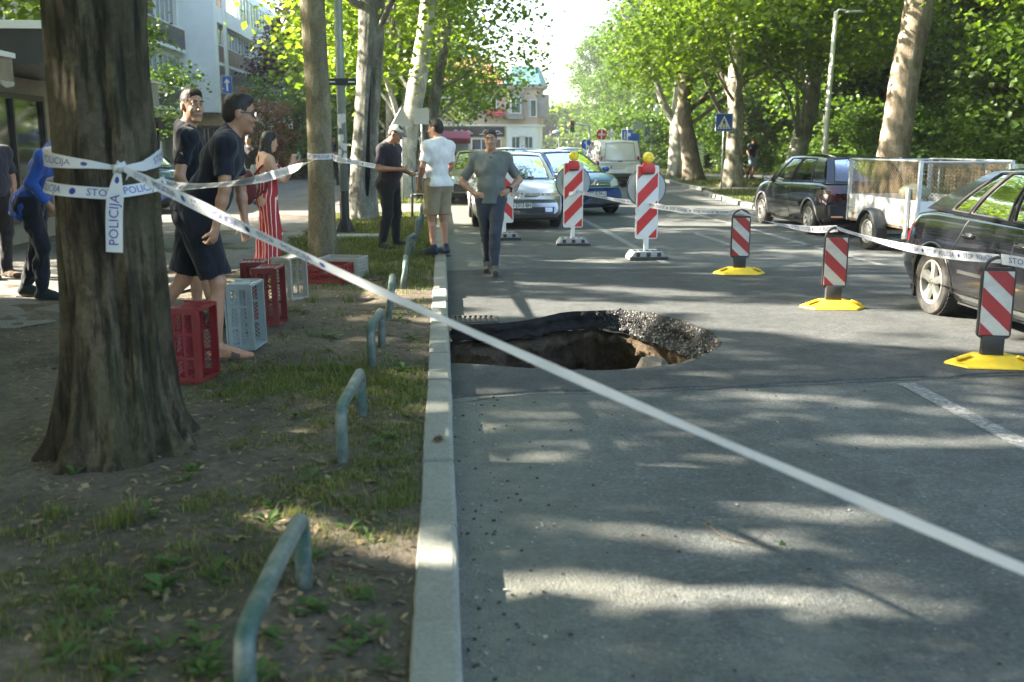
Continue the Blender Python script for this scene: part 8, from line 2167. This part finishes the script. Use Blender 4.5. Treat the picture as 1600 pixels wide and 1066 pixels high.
far_person('fair-haired woman in dark trousers walking a dog beyond the right lawn', (12.55, 42.6, .115), R(170), 1.70, (.33, .30, .30), 'pale_blouse', (.015, .015, .018), 'black_leggings', (.50, .42, .30), 'long', female=True, sk=(.48, .31, .22))
far_person('man in dark T-shirt and pale blue shorts beyond the right lawn', (13.35, 42.8, .115), R(190), 1.78, (.02, .022, .03), 'dark_tee_far', (.25, .36, .48), 'pale_blue_shorts', cut=.9, sk=(.44, .28, .19))
# little dog on the path
dg_ = thing('dog', 'small brown dog walking between the couple on the far footpath', 'dog', (12.95, 42.4, .115), R(200))
S = SDF(np.array((-.2, -.5, -.02)), np.array((.2, .5, .6)), .012)
S.ell((0, .10, .31), (.085, .14, .10), None, .03); S.ell((0, -.12, .30), (.07, .16, .075), None, .05); S.cone((0, .2, .35), (0, .30, .45), .06, .05, .03); S.ell((0, .33, .47), (.055, .07, .055), None, .02); S.cone((0, .37, .46), (0, .45, .44), .035, .024, .02)
for s in (-1, 1):
 S.cone((s * .05, .34, .51), (s * .075, .31, .56), .02, .012, .01); S.cone((s * .055, .14, .27), (s * .055, .15 + s * .03, .14), .038, .022, .02); S.cone((s * .055, .15 + s * .03, .14), (s * .055, .14 + s * .06, .02), .022, .018, .01); S.cone((s * .055, .14 + s * .06, .018), (s * .055, .18 + s * .06, .014), .02, .016, .01)
 S.cone((s * .05, -.2, .28), (s * .055, -.16 - s * .03, .18), .05, .03, .02); S.cone((s * .055, -.16 - s * .03, .18), (s * .055, -.25 - s * .03, .11), .026, .018, .01); S.cone((s * .055, -.25 - s * .03, .11), (s * .055, -.24 - s * .03, .02), .018, .016, .01); S.cone((s * .055, -.24 - s * .03, .016), (s * .055, -.20 - s * .03, .014), .019, .015, .01)
S.cone((0, -.27, .33), (0, -.38, .44), .022, .010, .02)
link('body', S.mesh('dog', .006, 60), mat('dog_fur', (.10, .05, .025), .9, var=.3, vscale=20, bump=.6, bscale=120), dg_)
# police tape
def tape_mat():
 m, t, b = newmat('tape_film'); v = t.coord('Object')
 c = t.ramp(t.noise(v, 5, 4), [(.3, (.66, .68, .70)), (.7, (.80, .81, .82))])
 t.link(c, b.inputs['Base Color']); b.inputs['Roughness'].default_value = .22; b.inputs['Coat Weight'].default_value = .4; b.inputs['Coat Roughness'].default_value = .1
 t.link(t.bump(t.noise(v, 28, 4, .6, 1.2), .35, .006), b.inputs['Normal'])
 tr = t.new('ShaderNodeBsdfTranslucent'); t.link(c, tr.inputs[0]); ms = t.new('ShaderNodeMixShader'); ms.inputs[0].default_value = .35
 t.link(b.outputs[0], ms.inputs[1]); t.link(tr.outputs[0], ms.inputs[2]); t.link(ms.outputs[0], t.n['Material Output'].inputs[0])
 return m
M_TAPE = tape_mat(); M_TAPEINK = mat('tape_blue_ink', (.018, .03, .22), .35, var=.12, vscale=20)
TXT = {}
def letters(word, size):
 if (word, size) not in TXT: TXT[word, size] = text_mesh(word, size, 'LEFT', .0)
 return TXT[word, size]
def tape(label, pts, w=.075, up=(0, 0, 1), twist=None, text=True, phase=0.0, n=14, both=True, sag=0, flip=1, ts=.056, wfun=None, name='police_tape', curve=.0, first=0, tmax=99):
 """ribbon along the points; its width follows `up`, turned by twist (radians along the length)"""
 p = smooth_path(pts, n); k = len(p); s = np.concatenate([[0], np.cumsum(np.linalg.norm(np.diff(p, axis=0), axis=1))]); L = s[-1]
 tg = np.gradient(p, axis=0); tg /= np.linalg.norm(tg, axis=1)[:, None]; U = np.zeros_like(p); N = np.zeros_like(p)
 for i in range(k):
  u = np.asarray(up if not callable(up) else up(p[i]), float); u = u - tg[i] * (u @ tg[i]); u /= np.linalg.norm(u) + 1e-9; nn = np.cross(tg[i], u)
  a = 0 if twist is None else twist(s[i] / L, s[i]); U[i] = u * math.cos(a) + nn * math.sin(a); N[i] = np.cross(tg[i], U[i])
 ws = np.array([w * (1 if wfun is None else wfun(x / L)) for x in s])
 vv = np.linspace(-.5, .5, 5)
 P = p[:, None] + U[:, None] * (vv[None, :, None] * ws[:, None, None]) + N[:, None] * ((curve * (.25 - vv ** 2))[None, :, None] * ws[:, None, None] * np.cos(s * 9)[:, None, None])
 o = MB().grid(P).build(name, M_TAPE, None, True)
 tag(o, label, 'tape', 'police tape')
 if text:
  f = lambda q, x: np.array([np.interp(x, s, q[:, i]) for i in range(3)]).T
  for side in ((1, -1) if both else (1,)):
   mb = MB(); x0 = .06 + phase; words = ('STOP', 'POLICIJA', '●'); j = first
   while x0 < L - .05:
    wd = words[j % 3]; j += 1
    if wd == '●':
     q = np.linspace(0, 2 * math.pi, 12, endpoint=False); V = np.stack([.02 + .016 * np.cos(q), .016 * np.sin(q), q * 0], 1); F = [tuple(range(12))]
    else: V, F = letters(wd, ts * 1.0)
    ln = V[:, 0].max(); V = V.copy()
    if x0 + ln > min(tmax, L - .02): break
    X = x0 + V[:, 0] if side * flip > 0 else x0 + ln - V[:, 0]
    ww = np.interp(X, s, ws) / w
    Q = f(p, X) + f(U, X) * (V[:, 1] * ww)[:, None] + f(N, X) * (.0016 * side)
    mb.add(Q, F); x0 += ln + (.045 if wd != '●' else .05)
   if mb.n: mb.build('lettering', M_TAPEINK, o)['kind'] = 'stuff'
 return o
TX, TY = -1.615, 4.98
def trunk_ring(z, a0, a1, dz=0, r=.262, n=14):
 return [(TX + math.cos(a) * (r + .0), TY + math.sin(a) * (r + .0), z + dz * ((a - a0) / (a1 - a0))) for a in np.linspace(a0, a1, n)]
KN = np.array((TX + .14, TY - .228, 1.510))
# two turns round the big trunk meeting in the knot
A = trunk_ring(1.56, R(-190), R(-100), 0);
tape('police tape band round the big trunk running from its left edge to the knot', [tuple(p) for p in trunk_ring(1.575, R(-200), R(-84), -.05, .266)] + [tuple(KN + (-.02, -.004, .0))], .072, wfun=lambda x: 1 - .75 * max(0, (x - .45) / .55) ** 1.2, ts=.05, phase=.02)
tape('police tape band from the knot round the right edge of the big trunk', [tuple(KN + (.02, -.004, 0))] + [tuple(p) for p in trunk_ring(1.515, R(-34), R(30), .08, .266)], .075, wfun=lambda x: .25 + .75 * min(1, x / .55), ts=.05, phase=.12)
tape('lower police tape band wrapped round the big trunk below the knot', [tuple(p) for p in trunk_ring(1.44, R(-200), R(-75), -.045, .272)] + [tuple(p) for p in trunk_ring(1.395, R(-70), R(25), .05, .272)], .055, ts=.048, phase=-.02, twist=lambda t, s: -.35)
k = MB(); rk = random.Random(2)
for i in range(7):
 c = KN + np.array((rk.uniform(-.008, .012), -.014 + rk.uniform(-.006, .006), rk.uniform(-.012, .012))); a = rk.uniform(0, 3)
 k.tube(smooth_path([c + (-.03 * math.cos(a), 0, -.03 * math.sin(a)), c + (0, -.012, 0), c + (.03 * math.cos(a), 0, .03 * math.sin(a))], 4), [.004, .006, .009, .011, .012, .011, .009, .006, .004], 7)
tag(k.build('tape_knot', M_TAPE, None, True), 'crumpled knot of police tape on the big trunk', 'tape knot')
tape('loose end of police tape hanging straight down from the knot', [tuple(KN + (-.042, -.036, -.385)), tuple(KN + (-.03, -.032, -.2)), tuple(KN + (-.012, -.03, -.08)), tuple(KN + (0, -.016, -.0))], .074, up=(-1, 0, -.12), wfun=lambda x: .3 + .7 * min(1, (1 - x) / .35), ts=.06, phase=-.03, first=1, twist=lambda t, s: .1 + .25 * math.sin(t * 3))
# long tape across the picture to the lower right corner, close to the lens there
tape('long police tape running from the knot across the hole towards the bottom right corner', [tuple(KN + (.01, -.01, 0))] + [(-1.306, 4.575, 1.456), (-0.974, 4.222, 1.351), (-0.642, 3.869, 1.248), (-0.311, 3.515, 1.148), (0.021, 3.162, 1.053), (0.352, 2.809, 0.961), (0.684, 2.456, 0.872), (1.016, 2.103, 0.787), (1.347, 1.75, 0.703)], .07, n=30, twist=lambda t, s: .12 + .22 * math.sin(s * 2.1 + .4) * max(.2, 1 - s / 2) + .10 * math.sin(s * 6.3) + .42 * min(1, s / 1.6), wfun=lambda x: (.4 + .6 * min(1, x / .06)) * (1 - .40 * min(1, max(0, x - .15) / .25)), ts=.05, phase=.06, tmax=1.7, curve=.12)
# from the knot to the slim tree
tape('twisted police tape in front of the two men, ending at the olive trunk', [tuple(KN + (.03, .02, -.02)), (-1.43, 5.4, 1.40), (-1.40, 6.2, 1.37), (-1.36, 7.4, 1.36), (-1.42, 9.3, 1.37), (-1.5, 11.4, 1.40), (-1.58, 13.07, 1.45)], .075, n=26, twist=lambda t, s: .75 * math.sin(s * 1.1) + .35, ts=.058, phase=.3)
tape('police tape band round the olive trunk', [(-1.57 + .165 * math.cos(a), 13.25 + .165 * math.sin(a), 1.46 + .01 * math.sin(a)) for a in np.linspace(R(-195), R(15), 14)], .075, ts=.055)
tape('police tape from the olive trunk past the lamp post', [(-1.41, 13.22, 1.45), (-1.5, 15.2, 1.37), (-1.60, 17.2, 1.33), (-1.2, 17.6, 1.24), (-.5, 17.9, 1.09), (.35, 18.0, .93), (1.03, 17.06, .80)], .085, n=16, twist=lambda t, s: .4 * math.sin(s * 1.7), ts=.06)
tape('police tape between the first and the second striped board', [(1.0, 17.04, .80), (1.6, 16.5, .79), (2.05, 16.0, .835), (2.18, 15.99, .85)], .05, n=14, twist=lambda t, s: .3 * math.sin(s * 3), ts=.042)
tape('police tape from the second striped board to the first delineator', [(2.16, 15.99, .86), (2.5, 15.1, .80), (2.86, 14.10, .77), (3.2, 13.2, .745), (3.55, 12.5, .76), (3.70, 12.19, .785)], .075, n=16, twist=lambda t, s: .35 + .5 * math.sin(s * 2), ts=.055)
tape('police tape sagging between the first and the second delineator', [(3.70, 12.19, .785), (3.75, 11.2, .73), (3.82, 10.2, .74), (3.86, 9.54, .80)], .07, n=20, twist=lambda t, s: .7 + .5 * math.sin(s * 2), ts=.055)
tape('police tape sagging between the second and the third delineator', [(3.86, 9.54, .80), (3.92, 8.6, .755), (3.98, 7.7, .755), (4.02, 6.91, .80)], .075, n=20, twist=lambda t, s: .5 + .4 * math.sin(s * 2 + 1), ts=.055)
tape('police tape from the third delineator leaving the picture on the right', [(4.02, 6.91, .80), (4.35, 6.3, .765), (4.75, 5.7, .77), (5.3, 5.0, .8)], .08, n=16, twist=lambda t, s: .25, ts=.06)
# thin haze volume, added to lighten the far buildings and trees
hz = MB().bb((-110, -60, -3), (110, 260, 22)).build('haze', None)
m = bpy.data.materials.new('haze_air'); m.use_nodes = True; n = m.node_tree.nodes; n.remove(n['Principled BSDF'])
v = n.new('ShaderNodeVolumePrincipled'); v.inputs['Color'].default_value = (.93, .96, 1, 1); v.inputs['Density'].default_value = .0007; v.inputs['Anisotropy'].default_value = .4
m.node_tree.links.new(v.outputs[0], n['Material Output'].inputs['Volume']); hz.data.materials.append(m)
tag(hz, kind='stuff')
